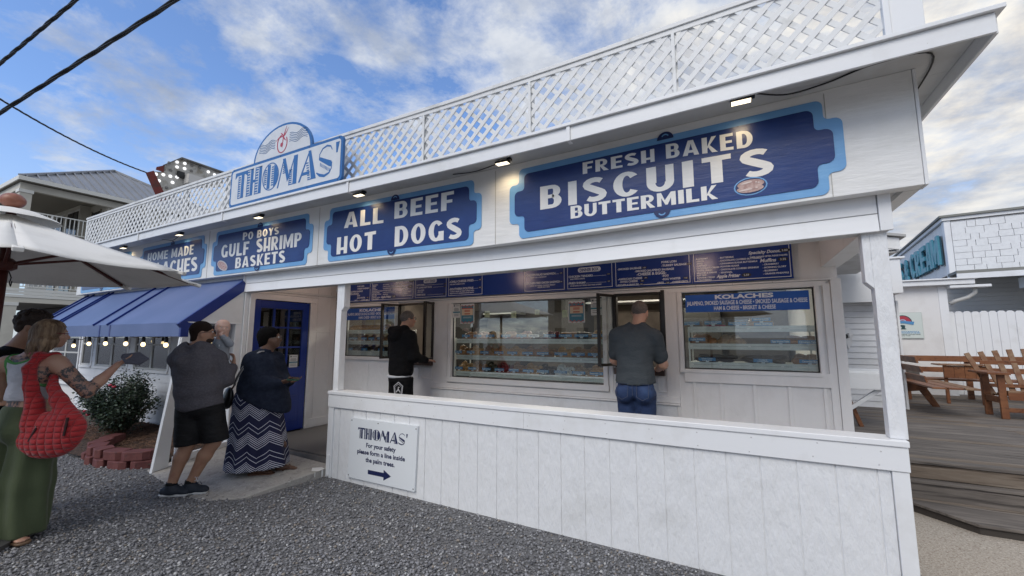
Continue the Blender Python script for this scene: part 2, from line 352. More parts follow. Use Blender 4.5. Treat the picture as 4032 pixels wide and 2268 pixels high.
# low wall: grooved siding boards, each one a piece
gx = [-4.19] + [-1.789 + 0.21 * k for k in range(-11, 13)]
gx = [g_ for g_ in gx if -4.2 <= g_ <= 0.78] + [0.80]
lw = P('porch_wall', MB().box(-4.27, 0.875, 3.475, 3.60, -0.14, 0.92), W_ply)
for a, b in zip(gx[:-1], gx[1:]):
    MB().box(a + .0035, b - .0035, 3.464, 3.476, -0.13, 0.79).build('siding_board', W_ply, lw, bevel=0.0025)
MB().box(-4.20, 0.795, 3.4705, 3.4745, -.13, .79).build('groove_backing', W_ply, lw)
P('corner_board', MB().box(0.80, 0.882, 3.450, 3.475, -0.14, 0.787).box(0.876, 0.887, 3.476, 3.60, -0.14, 0.93), W_board_v)
P('corner_board', MB().box(-4.285, -4.20, 3.450, 3.475, -0.05, 0.787).box(-4.287, -4.272, 3.476, 3.60, -0.05, 0.93), W_board_v)
P('corner_block', MB().box(-4.262, -4.215, 3.438, 3.449, 0.02, 0.25), W_board_v)
P('band_board', MB().box(-4.288, 0.887, 3.442, 3.4745, 0.79, 0.934), W_board)
P('wall_cap', MB().box(-4.295, 0.893, 3.432, 3.625, 0.936, 0.974), W_board, bevel=0.005)
# posts with the flared block at the top
def post(x0, x1, dirx):
    t = P('porch_post', MB().box(x0, x1, 3.485, 3.575, 0.975, 2.30), W_ply, bevel=0.004)
    e = x0 if dirx < 0 else x1; f = e + dirx * 0.042; a, b = min(e, f), max(e, f)
    pts = [(e, 1.915), (f, 1.962), (f, 2.30), (e, 2.30)]
    m_ = MB().prism(pts if dirx > 0 else pts[::-1], 3.4855, 3.5745, 'y'); m_.build('post_block', W_ply, t, bevel=0.003)
post(0.815, 0.905, -1); post(-4.272, -4.19, 1)
# header beam: upper flat board, lower flared board, soffit strip
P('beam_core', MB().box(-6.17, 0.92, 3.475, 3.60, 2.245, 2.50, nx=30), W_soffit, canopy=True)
P('beam_board', MB().box(-6.18, 0.862, 3.458, 3.4745, 2.363, 2.512, nx=30), W_board, canopy=True)
m_ = MB(); 
xs_ = [-6.19 + (0.862 + 6.19) * i / 30 for i in range(31)]; vv = []
for x in xs_: vv += [(x, 3.474, 2.241), (x, 3.444, 2.241), (x, 3.448, 2.27), (x, 3.458, 2.358), (x, 3.474, 2.358)]
ff = [tuple(range(5)), tuple(range(len(vv) - 1, len(vv) - 6, -1))] + [(i * 5 + k, i * 5 + (k + 1) % 5, (i + 1) * 5 + (k + 1) % 5, (i + 1) * 5 + k) for i in range(30) for k in range(5)]
m_.add(vv, ff); P('beam_trim', m_, W_board, canopy=True)
P('beam_corner_board', MB().box(0.866, 0.932, 3.446, 3.475, 2.243, 2.512), W_board_v, canopy=True)
P('side_beam', MB().box(0.78, 0.932, 3.605, 5.25, 2.245, 2.50, nx=3), W_board, canopy=True)
P('beam_end_board', MB().box(-6.205, -6.185, 3.44, 3.49, 2.245, 2.50), W_board_v, canopy=True)
# sign fascia
P('sign_fascia', MB().box(-11.95, 1.072, 3.352, 3.45, 2.482, 3.235, nx=40), W_fascia, canopy=True)
P('fascia_corner_board', MB().box(1.074, 1.092, 3.350, 3.46, 2.480, 3.235), W_board_v, canopy=True)
P('side_fascia', MB().box(1.0, 1.083, 3.462, 9.0, 2.482, 3.235, nx=2), W_fascia, canopy=True)
P('fascia_end', MB().box(-11.98, -11.952, 3.350, 3.50, 2.478, 3.22), W_board_v, canopy=True)
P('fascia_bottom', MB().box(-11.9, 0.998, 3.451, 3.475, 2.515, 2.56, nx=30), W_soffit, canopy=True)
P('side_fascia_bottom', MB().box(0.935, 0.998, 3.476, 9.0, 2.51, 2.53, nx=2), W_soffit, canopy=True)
# vertical joints in the plywood
for xj in (-7.02, -4.50, -1.96, 0.62):
    P('plywood_joint', MB().box(xj - .002, xj + .002, 3.3485, 3.353, 2.486, 3.21), mat('joint_shadow', (0.42, 0.41, 0.38), .9), bevel=0, canopy=True)
# eave: soffit, fascia board, drip edge, roof
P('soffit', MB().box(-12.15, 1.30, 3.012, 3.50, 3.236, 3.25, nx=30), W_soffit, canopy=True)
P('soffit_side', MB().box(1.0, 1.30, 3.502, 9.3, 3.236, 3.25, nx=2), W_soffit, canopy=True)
def eave_board(a, b): P('eave_board', MB().box(a + .002, b - .002, 2.992, 3.010, 3.150, 3.262, nx=8), W_board, canopy=True)
for a, b in ((-12.18, -8.42), (-8.42, -6.0), (-6.0, -3.58), (-3.58, -1.08), (-1.08, 1.312)): eave_board(a, b)
P('eave_board', MB().box(1.302, 1.322, 3.012, 9.3, 3.150, 3.262, nx=2), W_board, canopy=True)
P('drip_edge', MB().box(-12.2, 1.345, 2.968, 3.05, 3.264, 3.290, nx=30).box(1.30, 1.345, 3.051, 9.3, 3.264, 3.290, nx=2), W_board, canopy=True)
P('roof', MB().box(-12.15, 1.29, 3.06, 9.3, 3.270, 3.33, nx=30), mat('roof_membrane', (0.30, 0.30, 0.30), .9), canopy=True)
for xb in (-8.415, -5.993, -3.583, -1.082):
    P('gutter_strap', MB().box(xb - .015, xb + .015, 2.978, 2.991, 3.142, 3.265).box(xb - .015, xb + .015, 2.991, 3.05, 3.142, 3.149), W_board, canopy=True)
# soffit battens
P('soffit_batten', MB().box(-12.1, 1.28, 3.15, 3.17, 3.226, 3.2355, nx=30), W_soffit, canopy=True)

# painted signs on the fascia -------------------------------------------------
navy = mat('sign_navy', (0.009, 0.030, 0.15), 0.28, bump=(24, 0.35, 9, (0.2, 1, 1), 0.006), vary=[((0.014, 0.045, 0.19), 2.0, .45, .7), ((0.006, 0.02, 0.10), 20, .62, .75, (.2, 1, 1))])
lblue = mat('sign_light_blue', (0.15, 0.36, 0.66), 0.35, bump=(24, 0.35, 9, (0.2, 1, 1), 0.006), vary=((0.19, 0.42, 0.70), 3, .45, .7))
cream = mat('sign_letter_white', (0.80, 0.79, 0.76), 0.35, bump=(24, 0.3, 9, (0.2, 1, 1), 0.006))
dnavy = mat('sign_outline', (0.006, 0.02, 0.10), 0.35)
def arcpts(cx, cy, r, a0, a1, n=6): return [(cx + r * math.cos(R(a0 + (a1 - a0) * i / n)), cy + r * math.sin(R(a0 + (a1 - a0) * i / n))) for i in range(n + 1)]
def plaque(x0, x1, z0, z1, ins, s, e):
    """rounded plaque outline with stepped ends; s step width, e the step height from top and bottom"""
    r = 0.045
    def corner(x, z, sx, sz, rr=r):   # convex corner, going clockwise handled by caller
        return (x, z, sx, sz, rr)
    L, T, Rr, Bm = x0 + ins, z1 - ins, x1 - ins, z0 + ins
    e0 = e + ins * 0.2
    q = []
    # top-left inner corner, clockwise
    def cv(cx, cz, a0, a1, rr=r): q.extend(arcpts(cx, cz, rr, a0, a1, 5))
    cv(L + s + r, T - r, 180, 90); cv(Rr - s - r, T - r, 90, 0)
    cv(Rr - s + r * .8, T - e0 - 0, 180, 270, r * .8) if False else q.extend(arcpts(Rr - s + r * .7, T - e0 + r * .7, r * .7, 180, 270, 4))
    cv(Rr - r, T - e0 - r, 90, 0); cv(Rr - r, Bm + e0 + r, 0, -90)
    q.extend(arcpts(Rr - s + r * .7, Bm + e0 - r * .7, r * .7, 90, 180, 4))
    cv(Rr - s - r, Bm + r, 0, -90); cv(L + s + r, Bm + r, -90, -180)
    q.extend(arcpts(L + s - r * .7, Bm + e0 - r * .7, r * .7, 0, 90, 4))
    cv(L + r, Bm + e0 + r, -90, -180); cv(L + r, T - e0 - r, 180, 90)
    q.extend(arcpts(L + s - r * .7, T - e0 + r * .7, r * .7, -90, 0, 4))
    return q
def flat(name, polys, y, th, m_, parent, canopy=False, bevel=0):
    mb_ = MB()
    for k, pl in enumerate(polys): mb_.prism(pl, y - th - 0.00015 * (k % 5), y, 'y')
    return mb_.build(name, m_, parent, canopy=canopy, bevel=bevel)

# own sign-painter's alphabet: every glyph a list of polygons in a 0..w x 0..1 box
TV, TH = 0.27, 0.19
def rect(x0, x1, y0, y1): return [(x0, y0), (x1, y0), (x1, y1), (x0, y1)]
def ring(cx, cy, rx, ry, ix, iy, a0, a1, n=14):
    """elliptical ring cut into quads"""
    o = []
    for i in range(n):
        t0, t1 = R(a0 + (a1 - a0) * i / n), R(a0 + (a1 - a0) * (i + 1) / n)
        o.append([(cx + rx * math.cos(t0), cy + ry * math.sin(t0)), (cx + rx * math.cos(t1), cy + ry * math.sin(t1)), (cx + ix * math.cos(t1), cy + iy * math.sin(t1)), (cx + ix * math.cos(t0), cy + iy * math.sin(t0))])
    return o
def stroke(pts, ws):
    o = []; n = len(pts); nr = []
    for i in range(n):
        a = Vector(pts[max(i - 1, 0)]); b = Vector(pts[min(i + 1, n - 1)]); d = (b - a).normalized(); nr.append(Vector((-d.y, d.x)))
    for i in range(n - 1):
        a, b = Vector(pts[i]), Vector(pts[i + 1])
        o.append([tuple(a + nr[i] * ws[i] / 2), tuple(a - nr[i] * ws[i] / 2), tuple(b - nr[i + 1] * ws[i + 1] / 2), tuple(b + nr[i + 1] * ws[i + 1] / 2)])
    return o
def S_glyph(w_=.70, tm=.25, tt=.19):
    pts = []; 
    for i in range(9): t_ = R(35 + 200 * i / 8); pts.append((w_ / 2 + (w_ / 2 - tt / 2) * math.cos(t_), .735 + (.265 - tt / 2) * math.sin(t_)))
    for i in range(9): t_ = R(55 - 200 * i / 8); pts.append((w_ / 2 + (w_ / 2 - tt / 2) * math.cos(t_), .265 + (.265 - tt / 2) * math.sin(t_)))
    n = len(pts); return stroke(pts, [tt + (tm - tt) * math.sin(math.pi * i / (n - 1)) ** 2 for i in range(n)])
def O_(w_): return ring(w_ / 2, .5, w_ / 2, .5, w_ / 2 - TV * .95, .5 - TH * .8, 0, 360, 24)
def glyph(c):
    w_ = .72
    if c == 'A': return .86, [[(0, 0), (.26, 0), (.50, 1), (.30, 1)], [(.60, 0), (.86, 0), (.58, 1), (.40, 1)], rect(.24, .62, .18, .34)]
    if c == 'B': return .74, [rect(0, TV, 0, 1), rect(TV, .42, .84, 1), rect(TV, .42, .44, .59), rect(TV, .42, 0, .16)] + ring(.42, .72, .28, .28, .04, .12, -90, 90, 8) + ring(.42, .295, .32, .295, .06, .135, -90, 90, 8)
    if c == 'C': return .74, ring(.40, .5, .40, .5, .13, .34, 40, 320, 20)
    if c == 'D': return .76, [rect(0, TV, 0, 1), rect(TV, .34, .83, 1), rect(TV, .34, 0, .17)] + ring(.34, .5, .42, .5, .16, .33, -90, 90, 14)
    if c == 'E': return .64, [rect(0, TV, 0, 1), rect(TV, .64, .83, 1), rect(TV, .58, .43, .58), rect(TV, .64, 0, .17)]
    if c == 'F': return .60, [rect(0, TV, 0, 1), rect(TV, .62, .82, 1), rect(TV, .55, .40, .56)]
    if c == 'G': return .78, ring(.40, .5, .40, .5, .13, .34, 40, 320, 20) + [rect(.52, .78, 0.02, .46)]
    if c == 'H': return .70, [rect(0, .26, 0, 1), rect(.48, .70, 0, 1), rect(.26, .48, .22, .38)]
    if c == 'I': return .28, [rect(0, .28, 0, 1)]
    if c == 'K': return .76, [rect(0, TV, 0, 1), [(TV, .40), (.50, 1), (.74, 1), (TV, .28)], [(TV + .06, .56), (TV + .02, .40), (.50, 0), (.78, 0)]]
    if c == 'L': return .60, [rect(0, TV, 0, 1), rect(TV, .62, 0, .18)]
    if c == 'M': return .96, [rect(0, .22, 0, 1), rect(.72, .96, 0, 1), [(.22, 1), (.22, .60), (.42, .08), (.54, .08), (.40, .42)], [(.72, 1), (.40, .42), (.54, .08), (.72, .58)]]
    if c == 'N': return .80, [rect(0, .22, 0, 1), rect(.58, .80, 0, 1), [(.22, 1), (.22, .62), (.58, 0), (.58, .38)]]
    if c == 'O': return .78, O_(.78)
    if c == 'P': return .68, [rect(0, TV, 0, 1), rect(TV, .36, .84, 1), rect(TV, .36, .40, .55)] + ring(.36, .70, .33, .30, .09, .15, -90, 90, 8)
    if c == 'R': return .74, [rect(0, TV, 0, 1), rect(TV, .38, .84, 1), rect(TV, .38, .40, .55), [(TV, .40), (.44, .42), (.76, 0), (.48, 0)]] + ring(.38, .70, .31, .30, .07, .15, -90, 90, 8)
    if c == 'S': return .70, S_glyph()
    if c == 'T': return .70, [rect(0, .70, .82, 1), rect(.21, .49, 0, .82)]
    if c == 'U': return .74, [rect(0, TV, .36, 1), rect(.52, .74, .36, 1)] + ring(.37, .36, .37, .36, .13, .19, 180, 360, 12)
    if c == 'W': return 1.0, [[(0, 1), (.22, 1), (.36, .3), (.28, 0), (.18, 0)], [(.28, 0), (.36, .3), (.50, .8), (.50, .45), (.38, 0)], [(.50, .45), (.50, .8), (.64, .3), (.72, 0), (.62, 0)], [(.72, 0), (.64, .3), (.78, 1), (1, 1), (.82, 0)]]
    if c == 'Y': return .74, [rect(.24, .50, 0, .46), [(0, 1), (.26, 1), (.50, .46), (.24, .46)], [(.50, 1), (.74, 1), (.50, .46), (.30, .46)]]
    if c == '&': return .80, ring(.34, .74, .25, .26, .08, .12, 0, 360, 12) + ring(.34, .27, .34, .27, .10, .11, 60, 330, 14) + [[(.14, .62), (.34, .56), (.80, 0), (.56, 0)]]
    if c == "'": return .20, [[(.04, 1), (.20, 1), (.12, .68), (.06, .68)]]
    return .35, []
def word(s, x0, x1, zl, zr, sp=.16):
    """lay word s from x0 to x1; (bottom, top) heights at both ends"""
    gs_ = [glyph(c) for c in s]; tot = sum(g_[0] for g_ in gs_) + sp * (len(s) - 1); k = (x1 - x0) / tot; out_ = []; x = 0
    for wd, pl in gs_:
        for q in pl:
            r2 = []
            for px, py in q:
                u = (x + px) / tot; b = zl[0] + (zr[0] - zl[0]) * u; t_ = zl[1] + (zr[1] - zl[1]) * u; r2.append((x0 + (x + px) * k, b + (t_ - b) * py))
            out_.append(r2)
        x += wd + sp
    return out_
def painted_sign(x0, x1, words, label, bolts, extra=None, z0=2.506, z1=3.168, crop=None):
    t = thing('painted_sign', label, 'sign', ((x0 + x1) / 2, 3.35, 2.5), 'blue plaque signs along the fascia')
    dz = -np.mean([rise(x0), rise(x1)]) * 0.0
    fl = lambda n, pl, y, th, m_: flat(n, [[(a, b - rise(a)) for a, b in q] for q in pl] if n == 'lettering' else pl, y, th, m_, t, canopy=True)
    s = 0.09 if x1 - x0 < 2.4 else 0.10
    z0 -= 0; fl('border', [plaque(x0, x1, z0 - .0, z1, 0, s, .145)], 3.350, .004, lblue)
    fl('panel', [plaque(x0, x1, z0, z1, .056, s, .145)], 3.3455, .004, navy)
    for bx, bz, up in bolts:
        a0, a1 = (0, 180) if up else (180, 360)
        fl('bolt', [arcpts(bx, bz, .062, a0, a1, 12)], 3.3415, .0015, dnavy)
        fl('bolt_highlight', ring(bx, bz + (.014 if up else -.014), .030, .030, .022, .020, a0 + 25, a1 - 25, 8), 3.3398, .001, lblue)
    pl = []
    for wd in words: pl += word(*wd)
    sh = [[(a + .006, b - .006) for a, b in q] for q in pl]
    fl('lettering', pl, 3.3414, .0015, cream)
    return t
bz_ = 3.168 - .056
painted_sign(-1.805, 0.705, [('FRESH', -1.085, -.491, (2.997, 3.10), (2.990, 3.096)), ('BAKED', -.404, .187, (2.994, 3.110), (2.962, 3.093)), ('BISCUITS', -1.488, .297, (2.740, 2.953), (2.735, 2.940), .22), ('BUTTERMILK', -1.201, -.060, (2.618, 2.728), (2.615, 2.722), .12)],
    'widest blue plaque sign reading FRESH BAKED BISCUITS BUTTERMILK with a painted bun', [(-.405, 3.14, True), (-.452, 2.572, False)])
painted_sign(-4.395, -2.115, [('ALL', -4.038, -3.409, (2.888, 3.078), (2.871, 3.055)), ('BEEF', -3.242, -2.450, (2.894, 3.081), (2.885, 3.080)), ('HOT', -4.145, -3.511, (2.580, 2.786), (2.586, 2.793)), ('DOGS', -3.226, -2.347, (2.580, 2.803), (2.577, 2.795))],
    'blue plaque sign reading ALL BEEF HOT DOGS above the left porch post', [(-3.24, 3.115, True), (-3.27, 2.562, False)])
painted_sign(-6.910, -4.605, [('PO', -6.117, -5.869, (2.972, 3.084), (2.964, 3.075)), ('BOYS', -5.779, -5.292, (2.967, 3.077), (2.967, 3.066)), ('GULF', -6.640, -5.954, (2.764, 2.957), (2.751, 2.941)), ('SHRIMP', -5.775, -4.815, (2.759, 2.950), (2.751, 2.935), .12), ('BASKETS', -6.253, -5.125, (2.577, 2.730), (2.572, 2.732))],
    'blue plaque sign reading PO BOYS GULF SHRIMP BASKETS with a small painted roll', [(-5.72, 3.115, True), (-5.73, 2.562, False)])
painted_sign(-9.270, -7.070, [('HOME', -8.953, -8.250, (2.912, 3.052), (2.900, 3.046)), ('MADE', -8.125, -7.435, (2.900, 3.051), (2.896, 3.053)), ('KOLACHES', -9.08, -7.287, (2.634, 2.860), (2.622, 2.847), .12)],
    'blue plaque sign reading HOME MADE KOLACHES partly behind the white umbrella', [(-8.12, 3.115, True), (-8.15, 2.562, False)])
painted_sign(-11.84, -9.535, [], 'leftmost blue plaque sign mostly hidden behind the white umbrella canopy', [(-10.7, 3.115, True), (-10.75, 2.562, False)])
# painted bun and roll
bun = mat('bun_pink', (0.50, 0.36, 0.33), .5, bump=(40, .4, 4), vary=((0.36, 0.22, 0.20), 25, .45, .62)); bunl = mat('bun_pale', (0.66, 0.56, 0.53), .5)
def ell(cx, cz, rx, rz, a=0, n=20, k=.0):
    return [(cx + rx * math.cos(t) * math.cos(R(a)) - rz * math.sin(t) * math.sin(R(a)), cz + rx * math.cos(t) * math.sin(R(a)) + rz * math.sin(t) * math.cos(R(a))) for t in [2 * math.pi * i / n for i in range(n)]]
bt = thing('bun_painting', 'small pink bun painted at the lower right of the biscuits sign', 'painting', (.15, 3.34, 2.6))
flat('blue_outline', [ell(.153, 2.645, .105, .066)], 3.3410, .0012, lblue, bt, True); flat('dark_outline', [ell(.153, 2.645, .096, .058)], 3.3395, .0010, dnavy, bt, True)
flat('top_half', [ell(.155, 2.660, .084, .032)], 3.3382, .0010, bun, bt, True); flat('bottom_half', [ell(.150, 2.627, .084, .028)], 3.3380, .0012, bun, bt, True)
flat('shine', [ell(.13, 2.672, .035, .006, 8), ell(.19, 2.668, .006, .005), ell(.205, 2.663, .006, .005), ell(.12, 2.622, .045, .006, 4), ell(.19, 2.628, .008, .005)], 3.3366, .0008, bunl, bt, True)
rt = thing('roll_painting', 'small oval roll with red filling painted at lower left of the shrimp sign', 'painting', (-6.58, 3.34, 2.6))
flat('outline', [ell(-6.585, 2.640, .145, .066, -22)], 3.3410, .0012, mat('roll_outline', (.55, .55, .56), .5), rt, True)
flat('roll', [ell(-6.585, 2.640, .130, .052, -22)], 3.3395, .0010, mat('roll_body', (.40, .22, .21), .6, bump=(60, .6, 3), vary=((.55, .45, .45), 55, .48, .55)), rt, True)

# the THOMAS' sign ----------------------------------------------------------------
tb = mat('logo_blue', (0.025, 0.13, 0.36), .35); twh = mat('logo_white', (0.66, 0.68, 0.70), .35, vary=((.60, .62, .63), 4, .45, .7)); red = mat('logo_red', (.42, .045, .07), .4)
ts = thing('logo_sign', "white THOMAS' board with blue border and half round top standing on the roof edge", 'sign', (-4.87, 3.05, 3.33))
YS = 3.05; X0s, X1s, Z0s, Z1s = -5.972, -3.765, 3.335, 3.868
def rrect(x0, x1, z0, z1, r, n=5): return arcpts(x1 - r, z1 - r, r, 0, 90, n) + arcpts(x0 + r, z1 - r, r, 90, 180, n) + arcpts(x0 + r, z0 + r, r, 180, 270, n) + arcpts(x1 - r, z0 + r, r, 270, 360, n)
flat('board_edge', [rrect(X0s, X1s, Z0s, Z1s, .06)], YS + .03, .03, tb, ts)
flat('arch_edge', [[(-4.89 + .585 * math.cos(R(a_)), Z1s - .004 + .415 * math.sin(R(a_))) for a_ in range(0, 181, 9)]], YS + .03, .026, tb, ts)
flat('board_face', [rrect(X0s + .035, X1s - .035, Z0s + .035, Z1s - .035, .04)], YS - .0006, .002, twh, ts)
flat('arch_face', [[(-4.89 + .548 * math.cos(R(a_)), Z1s + .004 + .378 * math.sin(R(a_))) for a_ in range(0, 181, 9)]], YS + .0035, .002, twh, ts)
def hatch(x0, x1, z0, z1, n): 
    o = []; 
    for i in range(n): z = z0 + (z1 - z0) * (i + .5) / n; o.append(rect(x0, x1, z - (z1 - z0) / n * .28, z + (z1 - z0) / n * .28))
    return o
def logotype(x0, x1, z0, z1, k=1):
    """THOMAS' in inline lettering; returns (dark polygons)"""
    Wd = x1 - x0; H = z1 - z0
    def tx(pl, a, b): return [[(x0 + Wd * (a + (b - a) * px), z0 + H * py) for px, py in q] for q in pl]
    o = []
    hb = lambda a, b, c, d, n=9: hatch(a, b, c, d, n)
    # T
    o += tx([rect(0, 1, .88, 1), [(0, .88), (.16, .88), (.02, .78), (0, .78)], [(1, .88), (.84, .88), (.98, .80), (1, .80)], rect(.52, .74, .0, .88), rect(.28, .74, 0, .035), rect(.27, .31, .0, .86)] + hb(.31, .46, .06, .84), 0, .135)
    # H
    o += tx([rect(.26, .44, 0, 1), rect(.82, 1, 0, 1), rect(.44, .56, .46, .56), rect(0, .44, 0, .035), rect(.56, 1, 0, .035), rect(0, .44, .965, 1), rect(.56, 1, .965, 1), rect(.02, .05, 0, 1), rect(.57, .60, 0, 1)] + hb(.05, .21, .05, .95) + hb(.60, .77, .05, .95), .13, .29)
    # O
    o += tx(ring(.5, .5, .5, .5, .455, .465, 0, 360, 28) + [rect(.30, .48, .07, .93)] + [[(.70, .10), (.88, .20), (.95, .5), (.88, .80), (.70, .90)]] + hb(.10, .26, .22, .80, 8) + hb(.56, .68, .14, .86, 9), .30, .465)
    # M
    o += tx([[(0, 0), (.06, 0), (.28, .92), (.24, .92)], [(.22, 1), (.36, 1), (.60, .30), (.50, .14)], [(.60, .30), (.66, .44), (.84, 1), (.80, 1), (.52, .2)], rect(.78, .97, 0, 1), rect(.58, .97, 0, .035), rect(.585, .61, 0, .55)] + hb(.61, .73, .05, .55, 7) + hb(.26, .38, .45, .80, 5), .455, .645)
    # A
    o += tx([[(0, 0), (.10, 0), (.56, .92), (.52, .96)], [(.50, 1), (.64, 1), (.98, 0), (.72, 0)], rect(.20, .62, .20, .30), [(.52, 0), (.98, 0), (.97, .035), (.53, .035)]] + [[(a + s_, z), (a + .13 + s_, z), (a + .13 + s_, z + .04), (a + s_, z + .04)] for a, s_, z in [(.42, .10 - .02 * i, .06 + .085 * i) for i in range(7)]], .655, .815)
    # S
    o += tx(stroke([(.96, .80), (.86, .93), (.62, .98), (.34, .92), (.16, .76), (.14, .58)], [.03, .05, .06, .05, .04, .04]) + [[(.14, .56), (.20, .66), (.94, .44), (.97, .24), (.80, .28)]] + stroke([(.97, .40), (.96, .20), (.82, .06), (.52, .0), (.22, .06), (.0, .16)], [.04, .05, .06, .09, .10, .04]) + [[(.22 + .085 * i, .47 - .036 * i), (.255 + .085 * i, .455 - .036 * i), (.255 + .085 * i, .34 - .036 * i), (.22 + .085 * i, .355 - .036 * i)] for i in range(8)], .815, .945)
    # '
    o += tx([[(.1, 1), (.95, 1), (.55, .66), (.25, .66)]], .965, 1.0)
    return o
flat('lettering', logotype(-5.855, -3.815, 3.436, 3.800), YS - .0028, .0015, tb, ts)
wv = []
for i in range(6):
    for xa, xb, sg in ((-5.36, -5.03, 0), (-4.745, -4.40, 1)):
        pts = [(xa + (xb - xa) * j / 10, 3.965 + .022 * i + (.03 if sg else 0) + .018 * math.sin(2 * math.pi * j / 7 + 1) + (.02 * j / 10 if not sg else .01 * j / 10)) for j in range(11)]
        wv += stroke(pts, [.007] * 11)
flat('wave_lines', wv, YS + .0012, .001, mat('wave_ink', (.05, .12, .26), .4), ts)
rd = ring(-4.885, 4.015, .105, .125, .088, .112, 100, 395, 24) + [ell(-4.895, 4.00, .026, .028)]
for a_, L, bend in ((165, .16, -.05), (120, .12, -.03), (60, .11, .02), (20, .10, .04), (-60, .13, .03), (-95, .12, -.02)):
    c_ = Vector((-4.87, 4.105)); d = Vector((math.cos(R(a_)), math.sin(R(a_)))); pts = [c_ + d * L * t + Vector((0, bend * t * t * 1.6)) for t in (0, .3, .6, 1)]
    rd += stroke([tuple(p) for p in pts], [.012, .018, .013, .002])
flat('palm_emblem', rd, YS + .0008, .001, red, ts)
for xb in (-5.9, -5.35, -4.9, -4.35, -3.83):
    for zb in (3.352, 3.850):
        MB().ellipsoid((xb, YS - .001, zb), .008, .004, .008, 8, 5).build('screw', mat('screw_dark', (.03, .06, .12), .4), ts)
MB().box(-5.4, -5.36, YS + .032, 3.20, 3.32, 3.83).box(-4.4, -4.36, YS + .032, 3.20, 3.32, 3.83).build('bracket', W_lat, ts)

# lattice parapet -------------------------------------------------------------------
lat = thing('lattice_railing', 'long white diagonal lattice railing standing on the flat roof edge', 'lattice', (-5, 3.25, 3.3))
LX0, LX1, LZ0, LZ1 = -11.42, 0.93, 3.36, 3.975
def clip(poly, x0, x1):
    for s_, lim in ((1, x0), (-1, x1)):
        o = []; n = len(poly)
        for i in range(n):
            a, b = poly[i], poly[(i + 1) % n]; ia, ib = s_ * (a[0] - lim) >= 0, s_ * (b[0] - lim) >= 0
            if ia: o.append(a)
            if ia != ib: t_ = (lim - a[0]) / (b[0] - a[0]); o.append((lim, a[1] + t_ * (b[1] - a[1])))
        poly = o
        if not poly: return poly
    return poly
Hh = LZ1 - LZ0; pitch = 0.142; wx = 0.054
for dr in (1, -1):
    x = LX0 - Hh
    while x < LX1 + Hh:
        xa, xb = (x, x + Hh) if dr > 0 else (x + Hh, x)
        if True:
            pl = clip([(xa, LZ0), (xa + wx, LZ0), (xb + wx, LZ1), (xb, LZ1)], LX0, LX1)
            if len(pl) >= 3:
                y0 = 3.243 if dr > 0 else 3.2505
                MB().prism(pl, y0, y0 + .0065, 'y').build('slat', W_lat, lat, canopy=True)
        x += pitch
MB().box(LX0 - .05, LX1 + .03, 3.222, 3.290, 3.976, 4.012, nx=30).build('top_rail', W_lat, lat, bevel=.003, canopy=True)
MB().box(LX0 - .03, LX1, 3.234, 3.2425, 3.935, 3.974, nx=30).build('top_strip', W_lat, lat, canopy=True)
k = 0; x = LX0
while x < LX1 - .3:
    MB().box(x - .022, x + .022, 3.262, 3.30, 3.3, 3.975).build('post', W_lat, lat, canopy=True)
    if x > -3.6: MB().box(x - .012, x + .012, 3.232, 3.2415, 3.34, 3.934).build('joint_strip', W_lat, lat, canopy=True)
    x += 1.235
MB().box(LX0 - .05, LX0, 3.235, 3.30, 3.3, 3.975).build('end_post', W_lat, lat, canopy=True)
# right end box post, running up out of view
pb = thing('roof_corner_post', 'wide white boxed post at the right end of the roof lattice', 'post', (1.0, 3.3, 3.33))
MB().box(0.965, 1.12, 3.225, 3.245, 3.33, 5.2).build('front_board', W_board_v, pb, bevel=.003)
MB().box(0.93, 0.963, 3.215, 3.26, 3.33, 5.2).build('edge_board', W_board_v, pb, bevel=.003)
MB().box(1.10, 1.12, 3.247, 3.42, 3.33, 5.2).build('side_board', W_board_v, pb, bevel=.003)

nail = mat('painted_nail', (.55, .55, .55), .5)
for i, x in enumerate(np.linspace(-4.1, .75, 15)):
    for z in (.82, .905): MB().ellipsoid((x + rnd.uniform(-.03, .03), 3.4418, z + rnd.uniform(-.01, .01)), .005, .0022, .005, 6, 4).build('nail_head', nail, bpy.data.objects['band_board'])
P('board_joint', MB().box(-1.7155, -1.7135, 3.4412, 3.443, .792, .932), mat('joint_shadow', (0.42, 0.41, 0.38), .9), bevel=0)
# floodlights under the eave ------------------------------------------------------------
blk_m = mat('black_metal', (.012, .012, .013), .45); lens = mat('lamp_lens', (.9, .85, .7), .3, emit=(1, .86, .62), emit_s=1.5)
def flood(x, y, label, k):
    z = 3.232 + rise(x); t = thing('floodlight', label, 'floodlight', (x, y, z), 'floodlights under the eave')
    MB().box(x - .066, x + .066, y - .034, y + .034, z - .040, z - .02).build('housing', blk_m, t, bevel=.004)
    MB().box(x - .060, x + .060, y - .029, y + .029, z - .043, z - .0405).build('lens', lens, t)
    MB().box(x + .05, x + .085, y - .015, y + .03, z - .02, z + .001).build('bracket', blk_m, t)
    l = bpy.data.lights.new('floodlight_lamp', 'SPOT'); l.energy = 2.6 * k; l.color = (1, .78, .48); l.spot_size = R(150); l.spot_blend = .9; l.shadow_soft_size = .05
    lo = bpy.data.objects.new('floodlight_lamp', l); COL.objects.link(lo); lo.parent = t; lo.location = (0, 0.0, -.055); lo.rotation_euler = (R(14), 0, 0)
